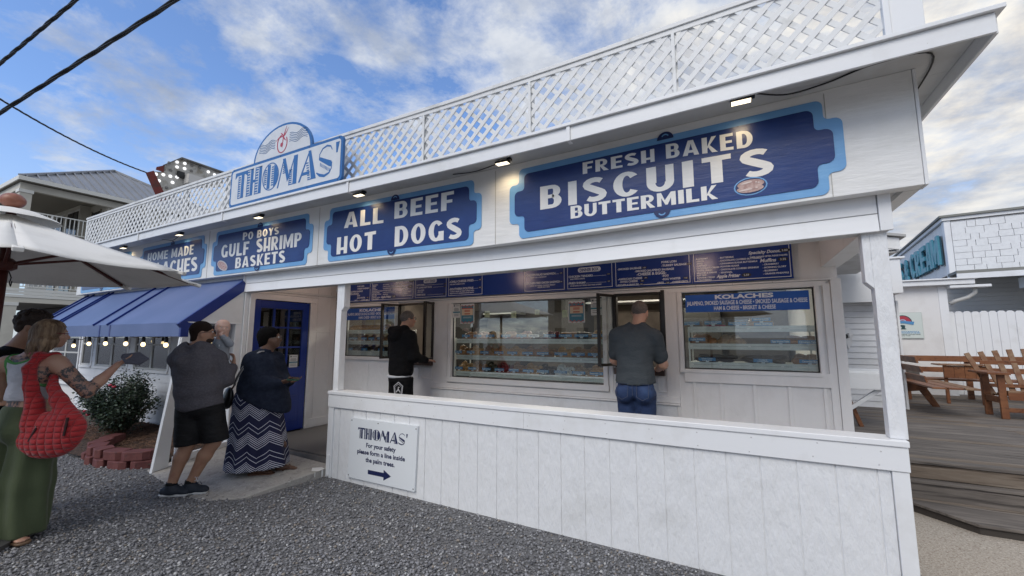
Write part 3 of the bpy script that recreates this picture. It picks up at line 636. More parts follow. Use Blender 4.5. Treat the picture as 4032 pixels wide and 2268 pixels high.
for x, y, lb, k in ((.123, 3.148, 'lit floodlight above the word BAKED of the biscuits sign', .9), (-1.80, 3.20, 'lit floodlight above the gap between hot dogs and biscuits signs', 1.1), (-3.66, 3.21, 'lit floodlight above the word ALL of the hot dogs sign', 1.0),
                 (-5.567, 3.22, 'lit floodlight above the word BOYS of the shrimp sign', .9), (-7.647, 3.22, 'lit floodlight above the right end of the kolaches sign', .9), (-9.607, 3.22, 'lit floodlight between kolaches sign and leftmost sign', .8)): flood(x, y, lb, k)
def wire(name, pts, r, label, cat='cable', m_=None):
    P_ = [Vector(p) for p in pts]; o_ = []
    for i in range(len(P_) - 1):
        for j in range(6):
            t_ = j / 6; p0, p1, p2, p3 = P_[max(i - 1, 0)], P_[i], P_[i + 1], P_[min(i + 2, len(P_) - 1)]
            o_.append(0.5 * ((2 * p1) + (p2 - p0) * t_ + (2 * p0 - 5 * p1 + 4 * p2 - p3) * t_ * t_ + (3 * p1 - p0 - 3 * p2 + p3) * t_ ** 3))
    o_.append(P_[-1]); o = MB().tube(o_, r, 6).build(name, m_ or blk_m, smooth=True); return tag(o, label, cat)
wire('eave_cable', [(.22, 3.15, 3.255), (.40, 3.22, 3.235), (.62, 3.24, 3.262), (.85, 3.16, 3.272), (1.12, 3.2, 3.275), (1.18, 3.6, 3.27), (1.15, 3.9, 3.262), (1.10, 4.15, 3.255)], .0055, 'loose black cable drooping under the eave near the right corner')
wire('eave_cable', [(-7.56, 3.22, 3.225), (-7.85, 3.24, 3.15), (-8.05, 3.24, 3.17), (-8.3, 3.26, 3.215)], .005, 'short black cable hanging from the floodlight over the kolaches sign')
wire('eave_cable', [(-1.9, 3.24, 3.21), (-2.15, 3.27, 3.20), (-2.4, 3.26, 3.215)], .005, 'short black cable behind the floodlight left of the biscuits sign')
# ------------------------------------------------------------------ text with the built-in font
_tc = {}
def text_geo(s, off=0.0):
    key = (s, off)
    if key in _tc: return _tc[key]
    c = bpy.data.curves.new('tmp', 'FONT'); c.body = s; c.size = 1; c.offset = off; c.resolution_u = 3
    o = bpy.data.objects.new('tmp', c); COL.objects.link(o)
    dg = bpy.context.evaluated_depsgraph_get(); me = o.evaluated_get(dg).to_mesh()
    v = [(p.co.x, p.co.y) for p in me.vertices]; f = [tuple(p.vertices) for p in me.polygons]
    o.evaluated_get(dg).to_mesh_clear(); bpy.data.objects.remove(o); bpy.data.curves.remove(c)
    if v:
        a = min(p[0] for p in v); b = max(p[0] for p in v); v = [(p[0] - a, p[1]) for p in v]; w_ = b - a
    else: w_ = 1
    _tc[key] = (v, f, w_); return _tc[key]
def put_text(mb_, s, x, z, h, y, wd=None, align='l', off=0.02, shear=0, frame=None):
    """flat text facing -Y: baseline z, cap height h; wd squeezes it to a width"""
    v, f, w_ = text_geo(s, off); k = h / 0.70; kx = (wd / w_) if wd else k
    W_ = w_ * kx; x0 = x - (W_ / 2 if align == 'c' else W_ if align == 'r' else 0)
    fr = frame or (lambda a, b: (a, y, b))
    mb_.add([fr(x0 + p[0] * kx + shear * p[1] * k, z + p[1] * k) for p in v], f); return W_

# ------------------------------------------------------------------ porch: serving wall at y = 5
YB = 5.0
W_in = mat('porch_wall_paint', (0.74, 0.73, 0.72), 0.45, bump=(26, 0.35, 7, (1, 1, 0.3), 0.01), vary=((0.62, 0.60, 0.58), 2.0, 0.5, 0.8))
WB = dict(m=W_in)
holes = [(-5.90, -4.78, 1.29, 2.11), (-4.66, -3.99, 1.26, 2.13), (-3.655, -1.415, 1.035, 2.095), (-1.27, -0.72, 1.25, 2.12), (-0.51, 0.705, 1.258, 2.095)]
# wall body as pieces around the openings
wallb = MB(); xs = [-6.15]; 
wallb.box(-6.15, 0.90, 5.004, 5.09, 2.13, 3.0)
prev = -6.15
for x0, x1, z0, z1 in holes:
    wallb.box(prev, x0, 5.004, 5.09, 0.0, 2.13); wallb.box(x0, x1, 5.004, 5.09, 0.0, z0)
    if z1 < 2.13: wallb.box(x0, x1, 5.004, 5.09, z1, 2.13)
    prev = x1
wallb.box(prev, 0.90, 5.004, 5.09, 0.0, 2.13)
sw = P('serving_wall', wallb, W_in, bevel=0)
def T(name, x0, x1, z0, z1, d=0.02, m=W_in, y=5.0035, b=.0025): return MB().box(x0, x1, y - d, y, z0, z1).build(name, m, stand, bevel=b)
# panel boards under the right window, battens
T('rail_board', -0.515, 0.78, 1.122, 1.255, .022); T('corner_board', 0.835, 0.918, 0.16, 2.165, .03); T('side_board', 0.772, 0.833, 0.16, 2.12, .018)
for x in (-0.405, -0.15, 0.155, 0.455, 0.74): T('batten', x - .028, x + .004, 0.16, 1.12, .012)
for x in (-0.32, 0.0, 0.30, 0.60): pass
T('head_trim', -6.1, 0.86, 2.155, 2.172, .035); T('head_board', -3.70, 0.80, 2.10, 2.153, .016); T('head_board', -6.05, -4.70, 2.112, 2.153, .016)
for k in range(12): T('head_joint', -3.6 + .36 * k, -3.597 + .36 * k, 2.1535, 2.1705, .0362, mat('joint_shadow', (.42, .41, .38), .9), b=0)
# window casings
def casing(x0, x1, z0, z1, w_=.055, sill=True, left=True):
    T('window_casing', x0 - w_, x0 - .001, z0 - w_, z1 + .005, .026); T('window_casing', x1 + .001, x1 + w_, z0 - w_, z1 + .005, .026)
    T('window_sill', x0 - w_ - .01, x1 + w_ + .01, z0 - w_ - .012, z0 - .001, .034)
casing(-3.655, -1.415, 1.035, 2.095); T('window_casing', -0.555, -0.512, 1.21, 2.10, .02); T('window_sill', -.56, .72, 1.222, 1.256, .03); T('window_casing', .706, .745, 1.21, 2.10, .02)
T('window_sill', -5.98, -4.70, 1.235, 1.288, .035)
T('wide_stile', -3.98, -3.725, 0.95, 2.10, .014); T('wide_stile', -1.345, -1.30, 0.95, 2.10, .012); T('wide_stile', -.70, -.565, .95, 2.15, .014)
# wainscot ledge and lower boards
T('ledge', -4.0, -0.57, 0.862, 0.882, .055); T('ledge_board', -4.0, -0.57, 0.885, 0.95, .03); T('kick_board', -4.0, -0.60, 0.17, 0.858, .036, m=W_ply); T('kick_end', -.598, -.57, .17, .858, .042)
for x0, x1 in ((-1.285, -1.20), (-.80, -.60), (-4.55, -4.25), (-4.2, -4.0)):
    T('panel_frame', x0, x0 + .012, 0.99, 1.16, .012); T('panel_frame', x1 - .012, x1, .99, 1.16, .012); T('panel_frame', x0 + .012, x1 - .012, 1.148, 1.16, .012); T('panel_frame', x0 + .012, x1 - .012, .99, 1.002, .012)
T('panel_board', -5.98, -5.30, 0.17, 1.232, .01, m=W_ply); T('panel_board', -5.295, -4.70, .17, 1.232, .01, m=W_ply); T('batten', -4.695, -4.66, .17, 1.232, .018)
# porch ceiling, warm light put into its tan base colour
P('porch_ceiling', MB().box(-6.15, 0.90, 3.605, 5.0, 2.60, 2.62), mat('ceiling_warm_tint', (0.74, 0.66, 0.60), .6, bump=(20, .2, 4)), bevel=0)
P('ceiling_trim', MB().box(-6.12, 0.78, 4.95, 4.978, 2.56, 2.60), W_in)
# display windows: pane with black gasket
gl = glassmat('window_glass', (.93, .97, .96), .10)
for i, (x0, x1, z0, z1) in enumerate((holes[0], holes[2], holes[4])):
    f_ = MB().box(x0, x1, 5.03, 5.045, z0, z0 + .012).box(x0, x1, 5.03, 5.045, z1 - .012, z1).box(x0, x0 + .012, 5.03, 5.045, z0 + .012, z1 - .012).box(x1 - .012, x1, 5.03, 5.045, z0 + .012, z1 - .012).build('display_window', mat('gasket', (.03, .03, .03), .6), stand)
    MB().box(x0 + .0125, x1 - .0125, 5.036, 5.039, z0 + .0125, z1 - .0125).build('pane', gl, f_)
# serving hatches: aluminium frame, two outward leaves
alu = mat('dark_aluminium', (.05, .045, .04), .35, metal=.7); alug = mat('brushed_aluminium', (.32, .31, .29), .35, metal=.8)
def hatch_window(x0, x1, z0, z1):
    fr = MB().box(x0, x0 + .03, 4.985, 5.07, z0, z1).box(x1 - .03, x1, 4.985, 5.07, z0, z1).box(x0 + .03, x1 - .03, 4.985, 5.07, z1 - .03, z1).build('serving_hatch', alu, stand, bevel=.002)
    for s_, xe in ((-1, x0), (1, x1)):
        # leaf hinged at the opening side, swung out almost at a right angle and beyond
        a = R(115 if s_ < 0 else 62); L = .27; ex = xe + L * math.cos(a) * (1 if s_ < 0 else 1) * (1 if s_ < 0 else .35); ey = 4.98 - L * math.sin(a)
        d = Vector((ex - xe, ey - 4.98, 0)); nrm = d.normalized()
        lf = MB().beam((xe, 4.98, z0 + .02), (xe, 4.98, z1 - .01), .03, .03).beam((ex, ey, z0 + .02), (ex, ey, z1 - .01), .035, .035)
        lf.beam((xe, 4.98, z1 - .025), (ex, ey, z1 - .025), .028, .03).beam((xe, 4.98, z0 + .035), (ex, ey, z0 + .035), .028, .03)
        o_ = lf.build('hatch_leaf', alu, fr)
        a_ = Vector((xe, 4.98, 0)) + nrm * .02; b_ = Vector((ex, ey, 0)) - nrm * .02
        pn = MB().add([(a_.x, a_.y, z0 + .05), (b_.x, b_.y, z0 + .05), (b_.x, b_.y, z1 - .04), (a_.x, a_.y, z1 - .04)], [(0, 1, 2, 3)]).build('leaf_pane', glassmat('leaf_glass', (.75, .8, .78), .12), fr)
    MB().box(x0 - .005, x1 + .005, 4.93, 5.07, z0 - .075, z0 - .002).build('hatch_counter', mat('counter_brown', (.055, .035, .028), .5), fr, bevel=.003)
hatch_window(*holes[1]); hatch_window(*holes[3])

# shop interior -----------------------------------------------------------------------
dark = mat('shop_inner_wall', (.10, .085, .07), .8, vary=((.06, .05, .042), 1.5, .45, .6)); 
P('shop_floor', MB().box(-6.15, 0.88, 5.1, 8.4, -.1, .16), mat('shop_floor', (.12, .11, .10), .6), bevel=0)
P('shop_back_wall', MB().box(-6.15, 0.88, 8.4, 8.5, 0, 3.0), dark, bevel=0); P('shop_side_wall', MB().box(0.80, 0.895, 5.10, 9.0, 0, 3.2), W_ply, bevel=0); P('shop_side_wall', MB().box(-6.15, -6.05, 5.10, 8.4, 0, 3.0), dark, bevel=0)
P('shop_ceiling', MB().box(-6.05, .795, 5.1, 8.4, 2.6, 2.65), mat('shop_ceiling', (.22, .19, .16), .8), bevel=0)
steel = mat('shelf_aluminium', (.66, .69, .68), .4, metal=.15, vary=((.54, .57, .56), 9, .4, .7)); dkb = mat('dark_equipment', (.03, .028, .027), .5)
cab = thing('kitchen_equipment', 'dark kitchen equipment and cupboards deep inside the stand', 'equipment', (-3, 7.9, .16))
for x0, x1, h_ in ((-5.9, -5.1, 2.2), (-5.0, -4.0, 1.8), (-3.0, -2.55, 2.45), (-2.3, -1.2, 1.6), (-1.1, -.2, 2.1), (-.1, .7, 1.5)):
    MB().box(x0, x1, 7.7, 8.38, .16, h_).build('cupboard', dkb, cab, bevel=.01)
for x0, x1, z in ((-2.9, -.3, 2.25), (-4.9, -4.1, 2.1)): MB().box(x0, x1, 7.85, 8.35, z, z + .03).build('shelf', steel, cab)
tube_m = mat('fluorescent_tube', (1, 1, 1), .3, emit=(1, .93, .82), emit_s=3)
for i, (x0, y0, x1, y1, lb) in enumerate(((-3.0, 6.2, -2.35, 7.3, 'long fluorescent ceiling light seen through the big display window'), (-1.3, 7.0, -.5, 7.0, 'short fluorescent light behind the man in the grey shirt'), (-5.2, 6.6, -4.4, 6.6, 'fluorescent light behind the left serving hatch'))):
    t = thing('ceiling_light', lb, 'ceiling light', ((x0 + x1) / 2, (y0 + y1) / 2, 2.55)); MB().beam((x0, y0, 2.57), (x1, y1, 2.57), .14, .05).build('housing', W_in, t); MB().beam((x0, y0, 2.535), (x1, y1, 2.535), .07, .018).build('tube', tube_m, t)
    l = bpy.data.lights.new('ceiling_light_lamp', 'AREA'); l.energy = 24; l.color = (1, .88, .74); l.size = 1.4; l.shape = 'RECTANGLE'; l.size_y = .1
    lo = bpy.data.objects.new('ceiling_light_lamp', l); COL.objects.link(lo); lo.parent = t; lo.location = (0, 0, -.05)
# warm lamps on the porch ceiling (their pink glow shows on the menu board)
pl_m = mat('porch_lamp_glass', (1, .9, .8), .3, emit=(1, .72, .55), emit_s=2)
for x, lb in ((-5.3, 'warm round lamp on the porch ceiling near the blue door'), (-2.8, 'warm round lamp on the porch ceiling above the big display window'), (-.3, 'warm round lamp on the porch ceiling near the right post')):
    t = thing('porch_lamp', lb, 'ceiling lamp', (x, 4.2, 2.6)); MB().lathe((x, 4.2, 2.55), [(.02, 0), (.11, .01), (.13, .03), (.13, .05)], 20).build('shade', pl_m, t, smooth=True)
    l = bpy.data.lights.new('porch_lamp_light', 'POINT'); l.energy = 2.6; l.color = (1, .72, .58); l.shadow_soft_size = .12
    lo = bpy.data.objects.new('porch_lamp_light', l); COL.objects.link(lo); lo.parent = t; lo.location = (0, 0, -.12)

# menu boards over the windows ---------------------------------------------------------
mblue = mat('menu_blue', (0.009, 0.036, 0.21), .22); mwhite = mat('menu_white', (.72, .75, .80), .4); mblack = mat('chalk_black', (.008, .008, .01), .5)
mb_t = thing('menu_board', 'long dark blue menu board with white lettering above the serving windows', 'menu board', (-2.6, 4.96, 2.18))
edges = [-6.05, -5.254, -4.336, -3.705, -3.081, -2.457, -1.856, -1.246, -0.385, 0.545]
ZM0, ZM1 = 2.185, 2.56
for a, b in zip(edges[:-1], edges[1:]): MB().box(a + .0015, b - .0015, 4.945, 4.958, ZM0, ZM1).build('menu_panel', mblue, mb_t)
YM = 4.9435
def frame_line(x0, x1, z0, z1, t_=.006):
    m_ = MB(); y = YM
    for q in (rect(x0, x1, z0, z0 + t_), rect(x0, x0 + t_, z0 + t_, z1), rect(x1 - t_, x1, z0 + t_, z1)): m_.prism(q, y - .0008, y, 'y')
    m_.build('border_line', mwhite, mb_t)
for i in (0, 1, 2, 3, 5, 6, 7, 8): frame_line(edges[i] + .02, edges[i + 1] - .02, ZM0 + .018, ZM1)
def menu(lines, prices=()):
    m_ = MB(); 
    for s, x, z, h, *r in lines: put_text(m_, s, x, z, h, YM, off=.03, **(r[0] if r else {}))
    m_.build('menu_lettering', mwhite, mb_t)
    for s, x, z, wd, hh in prices:
        MB().prism(ell(x, z, wd, hh, 0, 16) if wd > .035 else rect(x - wd, x + wd, z - hh, z + hh), YM - .001, YM, 'y').build('price_patch', mblack, mb_t)
        if s: q = MB(); put_text(q, s, x, z - hh * .45, hh * .9, YM - .0015, align='c', off=.02, wd=wd * 1.1); q.build('price', mwhite, mb_t)
def breakfast(x):
    menu([('-SMOKED SAUSAGE', x + .0, 2.395, .022), ('-SMOKED JALAPENO SAUSAGE', x + .20, 2.357, .022), ('-TURKEY SAUSAGE', x + .50, 2.40, .022), ('PORK LOIN', x + .5, 2.44, .022), ('-CHEESE & EGGS-', x + .22, 2.315, .030),
          ('-AMERICAN CHEESE', x, 2.275, .022), ('-EGG', x + .50, 2.285, .022), ('-SWISS CHEESE', x + .02, 2.243, .022), ('-EGG WHITES', x + .50, 2.245, .022), ('-BISCUITS & GRAVY SM', x - .01, 2.208, .017), ('-GRITS', x + .44, 2.208, .018), ('-CHEESE GRITS', x + .60, 2.208, .018)],
         [('1.35', x + .31, 2.404, .025, .012), ('.55', x + .32, 2.285, .025, .012), ('.55', x + .28, 2.252, .025, .012), ('1.35', x + .75, 2.255, .025, .012), ('2.50', x + .79, 2.41, .025, .012), ('3.95', x + .56, 2.215, .022, .010), ('4.50', x + .27, 2.215, .022, .010)])
def donuts(x):
    q = [(s, x, 2.445 - .026 * i, .016) for i, s in enumerate(('RASPBERRY', 'LEMON', 'APPLE', 'CUSTARD', 'CHOCOLATE CREAM', 'WHITE CREAM', 'PEACHES & CREAM', 'KEY LIME', 'BANANA CREAM', 'STRAWBERRY'))]
    q += [('- ' + s, x + .22, 2.44 - .032 * i, .016) for i, s in enumerate(('BUTTERMILK', 'CHOCOLATE COVERED BUTTERMILK', 'CINNAMON SUGAR BUTTERMILK', 'POWDER SUGAR', 'CHOCOLATE COVERED SPRINKLE', 'SEASONAL'))]
    q += [('- ' + s, x + .62, 2.335 - .032 * i, .016) for i, s in enumerate(('CRANBERRY', 'MORNING GLORY', 'BLUEBERRY', 'ORANGE PINEAPPLE'))]
    q += [('Specialty Donuts', x + .50, 2.46, .030, dict(shear=.25)), ('THESE CHANGE OFTEN, PLEASE INQUIRE', x + .51, 2.42, .015, dict(wd=.33)), ('Muffins', x + .60, 2.368, .034, dict(shear=.25)), ('Apple Fritter', x + .19, 2.232, .036, dict(shear=.25, wd=.22))]
    menu(q, [('3.35', x + .80, 2.385, .045, .022), ('3.00', x + .82, 2.475, .045, .022), ('2.59', x + .47, 2.247, .045, .022)])
breakfast(-1.20); donuts(-.335); breakfast(-6.20 + .12); donuts(-5.22)
menu([('HOT DOG', -4.29, 2.385, .022), ('FT. LONG HOT DOG', -4.29, 2.345, .022), ('ADD CHEESE', -4.27, 2.307, .015), ('ADD CHILI', -4.27, 2.280, .015), ('CORN DOG', -4.29, 2.235, .022)], [('', -3.75, 2.39, .02, .010), ('', -3.75, 2.35, .02, .010), ('', -3.76, 2.24, .02, .010)])
menu([('-CHILI CHEESE FRIES', -3.67, 2.395, .030, dict(wd=.42)), ('FRIES SMOTHERED IN CHILI', -3.66, 2.362, .015), ('-SOUTHERN POUTINE', -3.67, 2.285, .030, dict(wd=.42)), ('A GIANT ORDER OF FRIES TOPPED WITH', -3.66, 2.256, .015, dict(wd=.42)), ('FRESH POTATO CHEESE & SAUSAGE GRAVY', -3.66, 2.228, .015, dict(wd=.42))], [('4.95', -3.14, 2.41, .025, .014), ('4.95', -3.14, 2.30, .025, .014)])
menu([('-CHICKEN SALAD SANDWICH', -2.42, 2.405, .026, dict(wd=.42)), ('SERVED ON A CROISSANT', -2.36, 2.375, .014), ('-SOUTHERN FRIED CHICKEN SANDWICH', -2.42, 2.295, .026, dict(wd=.48)), ('HAND BATTERED CHICKEN BREAST', -2.36, 2.265, .014, dict(wd=.36)), ('SERVED ON A BUN', -2.25, 2.243, .014)], [('4.95', -1.92, 2.415, .02, .012), ('4.95', -1.92, 2.305, .02, .012)])
menu([('CHICKEN TENDERS', -1.82, 2.345, .025), ('AND FRIES & DRINK', -1.80, 2.318, .015), ('-FRIED SHRIMP', -1.83, 2.262, .025), ('1/2 LB HAND BATTERED AND FRIED SHRIMP', -1.80, 2.234, .014, dict(wd=.40))], [('13.95', -1.31, 2.36, .022, .011), ('13.95', -1.31, 2.272, .022, .011)])
for cx_, s, wd in ((-4.03, 'HOT DOGS', .20), (-1.55, 'DINNER BOX', .24)):
    zc = 2.43 if s[0] == 'H' else 2.415
    MB().prism(rrect(cx_ - wd / 2 - .025, cx_ + wd / 2 + .025, zc - .012, zc + .048, .028), YM - .0012, YM, 'y').build('title_plate', mwhite, mb_t)
    q = MB(); put_text(q, s, cx_, zc, .036, YM - .002, align='c', off=.03, wd=wd); q.build('title', mblue, mb_t)
m_ = MB()
for x0, x1, z in ((-4.16, -3.78, 2.387), (-3.97, -3.78, 2.347), (-4.08, -3.78, 2.237), (-3.25, -3.17, 2.40), (-3.25, -3.17, 2.29), (-2.0, -1.95, 2.407), (-1.55, -1.34, 2.347), (-1.6, -1.34, 2.264)): m_.prism(rect(x0, x1, z, z + .003), YM - .0008, YM, 'y')
stuff(m_.build('dotted_rules', mwhite, mb_t))

# kolaches banners inside the small windows -----------------------------------------------
def banner(x0, x1, z0, z1, label):
    t = thing('kolaches_banner', label, 'banner', ((x0 + x1) / 2, 5.02, z0)); MB().box(x0, x1, 5.018, 5.022, z0, z1).build('sheet', mat('banner_blue', (.012, .09, .40), .3), t)
    q = MB(); c_ = (x0 + x1) / 2; W_ = x1 - x0
    put_text(q, 'KOLACHES', c_, z0 + .137, .042, 5.0170, align='c', off=.045, wd=W_ * .475)
    q.build('title', mwhite, t); q = MB()
    put_text(q, 'JALAPENO, SMOKED SAUSAGE & CHEESE • SMOKED SAUSAGE & CHEESE', c_, z0 + .076, .042, 5.0170, align='c', off=.02, wd=W_ * .975)
    put_text(q, 'HAM & CHEESE • BRISKET & CHEESE', c_, z0 + .018, .040, 5.0170, align='c', off=.02, wd=W_ * .50); q.build('lettering', mwhite, t)
banner(-.474, .664, 1.876, 2.066, 'blue KOLACHES banner across the top of the right display window')
banner(-5.885, -4.735, 1.894, 2.090, 'blue KOLACHES banner in the left window behind the porch post')

# posters and notes stuck to the big window
pw = mat('paper_white', (.62, .63, .62), .7); pt = mat('poster_teal', (.05, .19, .26), .6); pr_ = mat('poster_red', (.45, .08, .06), .6); pcr = mat('poster_cream', (.62, .50, .36), .6)
def poster(x0, x1, z0, z1, label, y=5.026):
    t = thing('window_poster', label, 'poster', ((x0 + x1) / 2, y, z0), 'posters taped inside the big window'); W_, H_ = x1 - x0, z1 - z0
    MB().box(x0, x1, y - .001, y, z0, z1).build('sheet', pw, t); MB().box(x0 + .012, x1 - .012, y - .0022, y - .0012, z0 + .05 * H_, z1 - .10 * H_).build('teal_field', pt, t)
    MB().box(x0 + .022, x1 - .022, y - .0034, y - .0024, z0 + .42 * H_, z0 + .78 * H_).build('cream_field', pcr, t)
    MB().box(x0 + .022, x1 - .022, y - .0046, y - .0036, z0 + .735 * H_, z0 + .78 * H_).build('red_band', pr_, t)
    for f_, h_ in ((.66, .03), (.60, .04), (.46, .035), (.50, .02)): MB().box(x0 + .3 * W_, x1 - .3 * W_, y - .0046, y - .0036, z0 + f_ * H_, z0 + (f_ + h_) * H_).build('print_line', pr_, t)
    for f_ in (.32, .28): MB().box(x0 + .2 * W_, x1 - .2 * W_, y - .0034, y - .0024, z0 + f_ * H_, z0 + (f_ + .012) * H_).build('print_line', pw, t)
    n = 6; 
    for zz, sg in ((z1 - .12 * H_, 1), (z0 + .06 * H_, 1)):
        pts = [(x0 + .01 + (W_ - .02) * i / 24, zz + .012 * math.sin(2 * math.pi * 3.5 * i / 24)) for i in range(25)]
        flat('scallop', stroke(pts, [.008] * 25), y - .0024, .001, pr_, t)
poster(-3.52, -3.285, 1.798, 2.085, 'teal and cream poster taped near the upper left corner of the big window')
poster(-1.86, -1.645, 1.786, 2.060, 'teal and cream poster taped near the upper right corner of the big window')
def notice(x0, x1, z0, z1, y, label, parent_frame=None, door=False):
    fr = (lambda a, b: (a, y, b)) if not door else (lambda a, b: (y, a, b)); t = thing('paper_notice', label, 'notice', fr((x0 + x1) / 2, z0)); W_, H_ = x1 - x0, z1 - z0; s = 1 if door else -1
    def slab(n_, a, b, c, e, k, m_):
        if door: MB().box(y + k * .001, y + k * .001 + .0009, a, b, c, e).build(n_, m_, t)
        else: MB().box(a, b, y - k * .001 - .0009, y - k * .001, c, e).build(n_, m_, t)
    slab('sheet', x0, x1, z0, z1, 0, pw); slab('teal_band', x0, x1, z0 + .36 * H_, z0 + .46 * H_, 1.2, pt)
    ink = mat('notice_ink', (.10, .11, .12), .7)
    slab('logo_dot', x0 + .1 * W_, x0 + .28 * W_, z1 - .17 * H_, z1 - .06 * H_, 1.2, ink)
    for f_, a, b in ((.86, .36, .9), (.68, .2, .8), (.60, .12, .88), (.52, .15, .85), (.25, .15, .85), (.14, .15, .85)): slab('print_line', x0 + a * W_, x0 + b * W_, z0 + f_ * H_, z0 + (f_ + .03) * H_, 1.2, ink)
notice(-3.655, -3.535, 1.885, 2.085, 5.026, 'narrow white notice at the left edge of the big window')
notice(-1.565, -1.430, 1.872, 2.078, 5.026, 'narrow white notice at the right edge of the big window')
yl = mat('note_yellow', (.50, .52, .34), .8)
for (x0, x1, z0, z1), lb in (((-3.13, -3.047, 1.880, 1.972), 'first yellow paper note from the left hanging inside the big window'), ((-2.703, -2.625, 1.866, 1.956), 'second yellow paper note from the left hanging inside the big window'), ((-2.345, -2.28, 1.90, 1.968), 'third yellow paper note from the left hanging inside the big window'), ((-1.957, -1.888, 1.858, 1.948), 'fourth yellow paper note, right of the others inside the big window')):
    t = thing('paper_note', lb, 'note', ((x0 + x1) / 2, 5.06, z0), 'yellow notes inside the big window'); MB().box(x0, x1, 5.059, 5.060, z0, z1).build('sheet', yl, t)
    for q in range(3): MB().box(x0 + .012, x1 - .012, 5.0575, 5.0585, z1 - .025 - .018 * q, z1 - .021 - .018 * q).build('print_line', mat('notice_ink', (.10, .11, .12), .7), t)

# display racks with trays, cards and doughnuts ---------------------------------------------
cardb = mat('card_blue', (.045, .20, .42), .45); cardw = mat('card_white', (.62, .66, .70), .5)
def rack(x0, x1, zs, label, depth=.42):
    t = thing('display_rack', label, 'rack', ((x0 + x1) / 2, 5.15, .16))
    for z in zs:
        sh = MB().box(x0, x1, 5.145, 5.15 + depth, z - .012, z).build('shelf', steel, t, bevel=.002)
        MB().box(x0, x1, 5.132, 5.1445, z - .022, z + .006).build('shelf_edge', steel, sh, bevel=.002); MB().box(x0, x1, 5.126, 5.1315, z - .058, z - .024).build('edge_strip', steel, sh, bevel=.002)
        n = int((x1 - x0) / .28)
        for i in range(n + 1): MB().box(x0 + .02 + (x1 - x0 - .06) * i / n, x0 + .045 + (x1 - x0 - .06) * i / n, 5.120, 5.1255, z - .03, z - .015).build('strip_clip', W_in, sh)
    for xp in (x0 + .008, x1 - .008): 
        for yp in (5.16, 5.15 + depth - .02): MB().box(xp - .008, xp + .008, yp - .008, yp + .008, .16, max(zs) + .02).build('upright', steel, t)
    return t
rack(-3.70, -1.435, (1.575, 1.340, 1.105), 'wide aluminium rack of doughnuts inside the big display window')
rack(-.475, .72, (1.715, 1.527, 1.325), 'aluminium rack of trays inside the right display window')
rack(-6.03, -4.80, (1.722, 1.540, 1.372, 1.315), 'aluminium rack of trays inside the left window behind the porch post')
def card(x, z, s, label, wd=.15, y=5.112, white=False):
    t = thing('product_card', label, 'label card', (x, y, z), 'blue product cards clipped to the shelves'); h_ = .036
    MB().box(x, x + wd, y - .002, y, z - h_, z).build('card', cardw if white else cardb, t); MB().box(x + wd * .42, x + wd * .6, y - .003, y + .012, z - h_ - .016, z - h_).build('clip', cardw, t)
    q = MB(); L_ = s if isinstance(s, list) else [s]
    for i, tx_ in enumerate(L_):
        hh = .017 if len(L_) == 1 else .0125; zz = z - h_ / 2 - hh / 2 if len(L_) == 1 else z - .016 - .017 * i
        put_text(q, tx_, x + wd / 2, zz, hh, y - .003, align='c', off=.03, wd=min(wd * .9, .0105 * len(tx_)))
    q.build('lettering', cardw if not white else mblue, t)
ordn = ['first', 'second', 'third', 'fourth', 'fifth', 'sixth', 'seventh', 'eighth', 'ninth', 'tenth']
rows = [([-3.548, -3.347, -3.140, -2.893, -2.649, -2.469, -2.241, -2.027, -1.815, -1.587], 1.641, 'top', ['Peanut', 'Glazed', 'Coconut', 'Vanilla Peanut', 'Cherry Peanut', 'MAPLE BACON', 'Caramel Glazed', 'Maple Glazed', ['Chocolate Frosted', 'Glazed'], 'Strawberry Iced']),
        ([-3.683, -3.462, -3.234, -3.001, -2.792, -2.564, -2.345, -2.092, -1.863, -1.644], 1.408, 'middle', ['Raspberry Filled', 'Cherry Filled', 'Custard Filled', 'Apple Filled', 'Lemon Filled', 'Custard Filled', 'Buttercream Filled', ['Chocolate Cream', 'Filled'], ['Peaches & Cream', 'Filled'], ['Key Lime', 'Filled']]),
        ([-3.665, -3.434, -3.198, -2.992, -2.771, -2.554, -2.346, -2.102, -1.860, -1.626], 1.176, 'bottom', ['Sour Cream', 'Blueberry Cake', "Devil's Food Cake", 'Red Velvet Cake', ['Glazed Coconut', 'Cake'], 'Birthday Cake', ['Chocolate Iced', 'Buttermilk Cake'], ['Powdered Sugar', 'Buttermilk Cake'], ['Cinnamon Sugar', 'Buttermilk Cake'], 'Buttermilk Cake'])]
cw = [.135, .135, .14, .15, .155, .16, .17, .175, .18, .17]
for xs_, z, nm_, tx_ in rows:
    for i, (x, s) in enumerate(zip(xs_, tx_)): card(x, z, s, '%s blue name card from the left on the %s shelf of the big window' % (ordn[i], nm_) if not (nm_ == 'top' and i == 5) else 'only white name card, on the top shelf of the big window', cw[i], white=(nm_ == 'top' and i == 5))
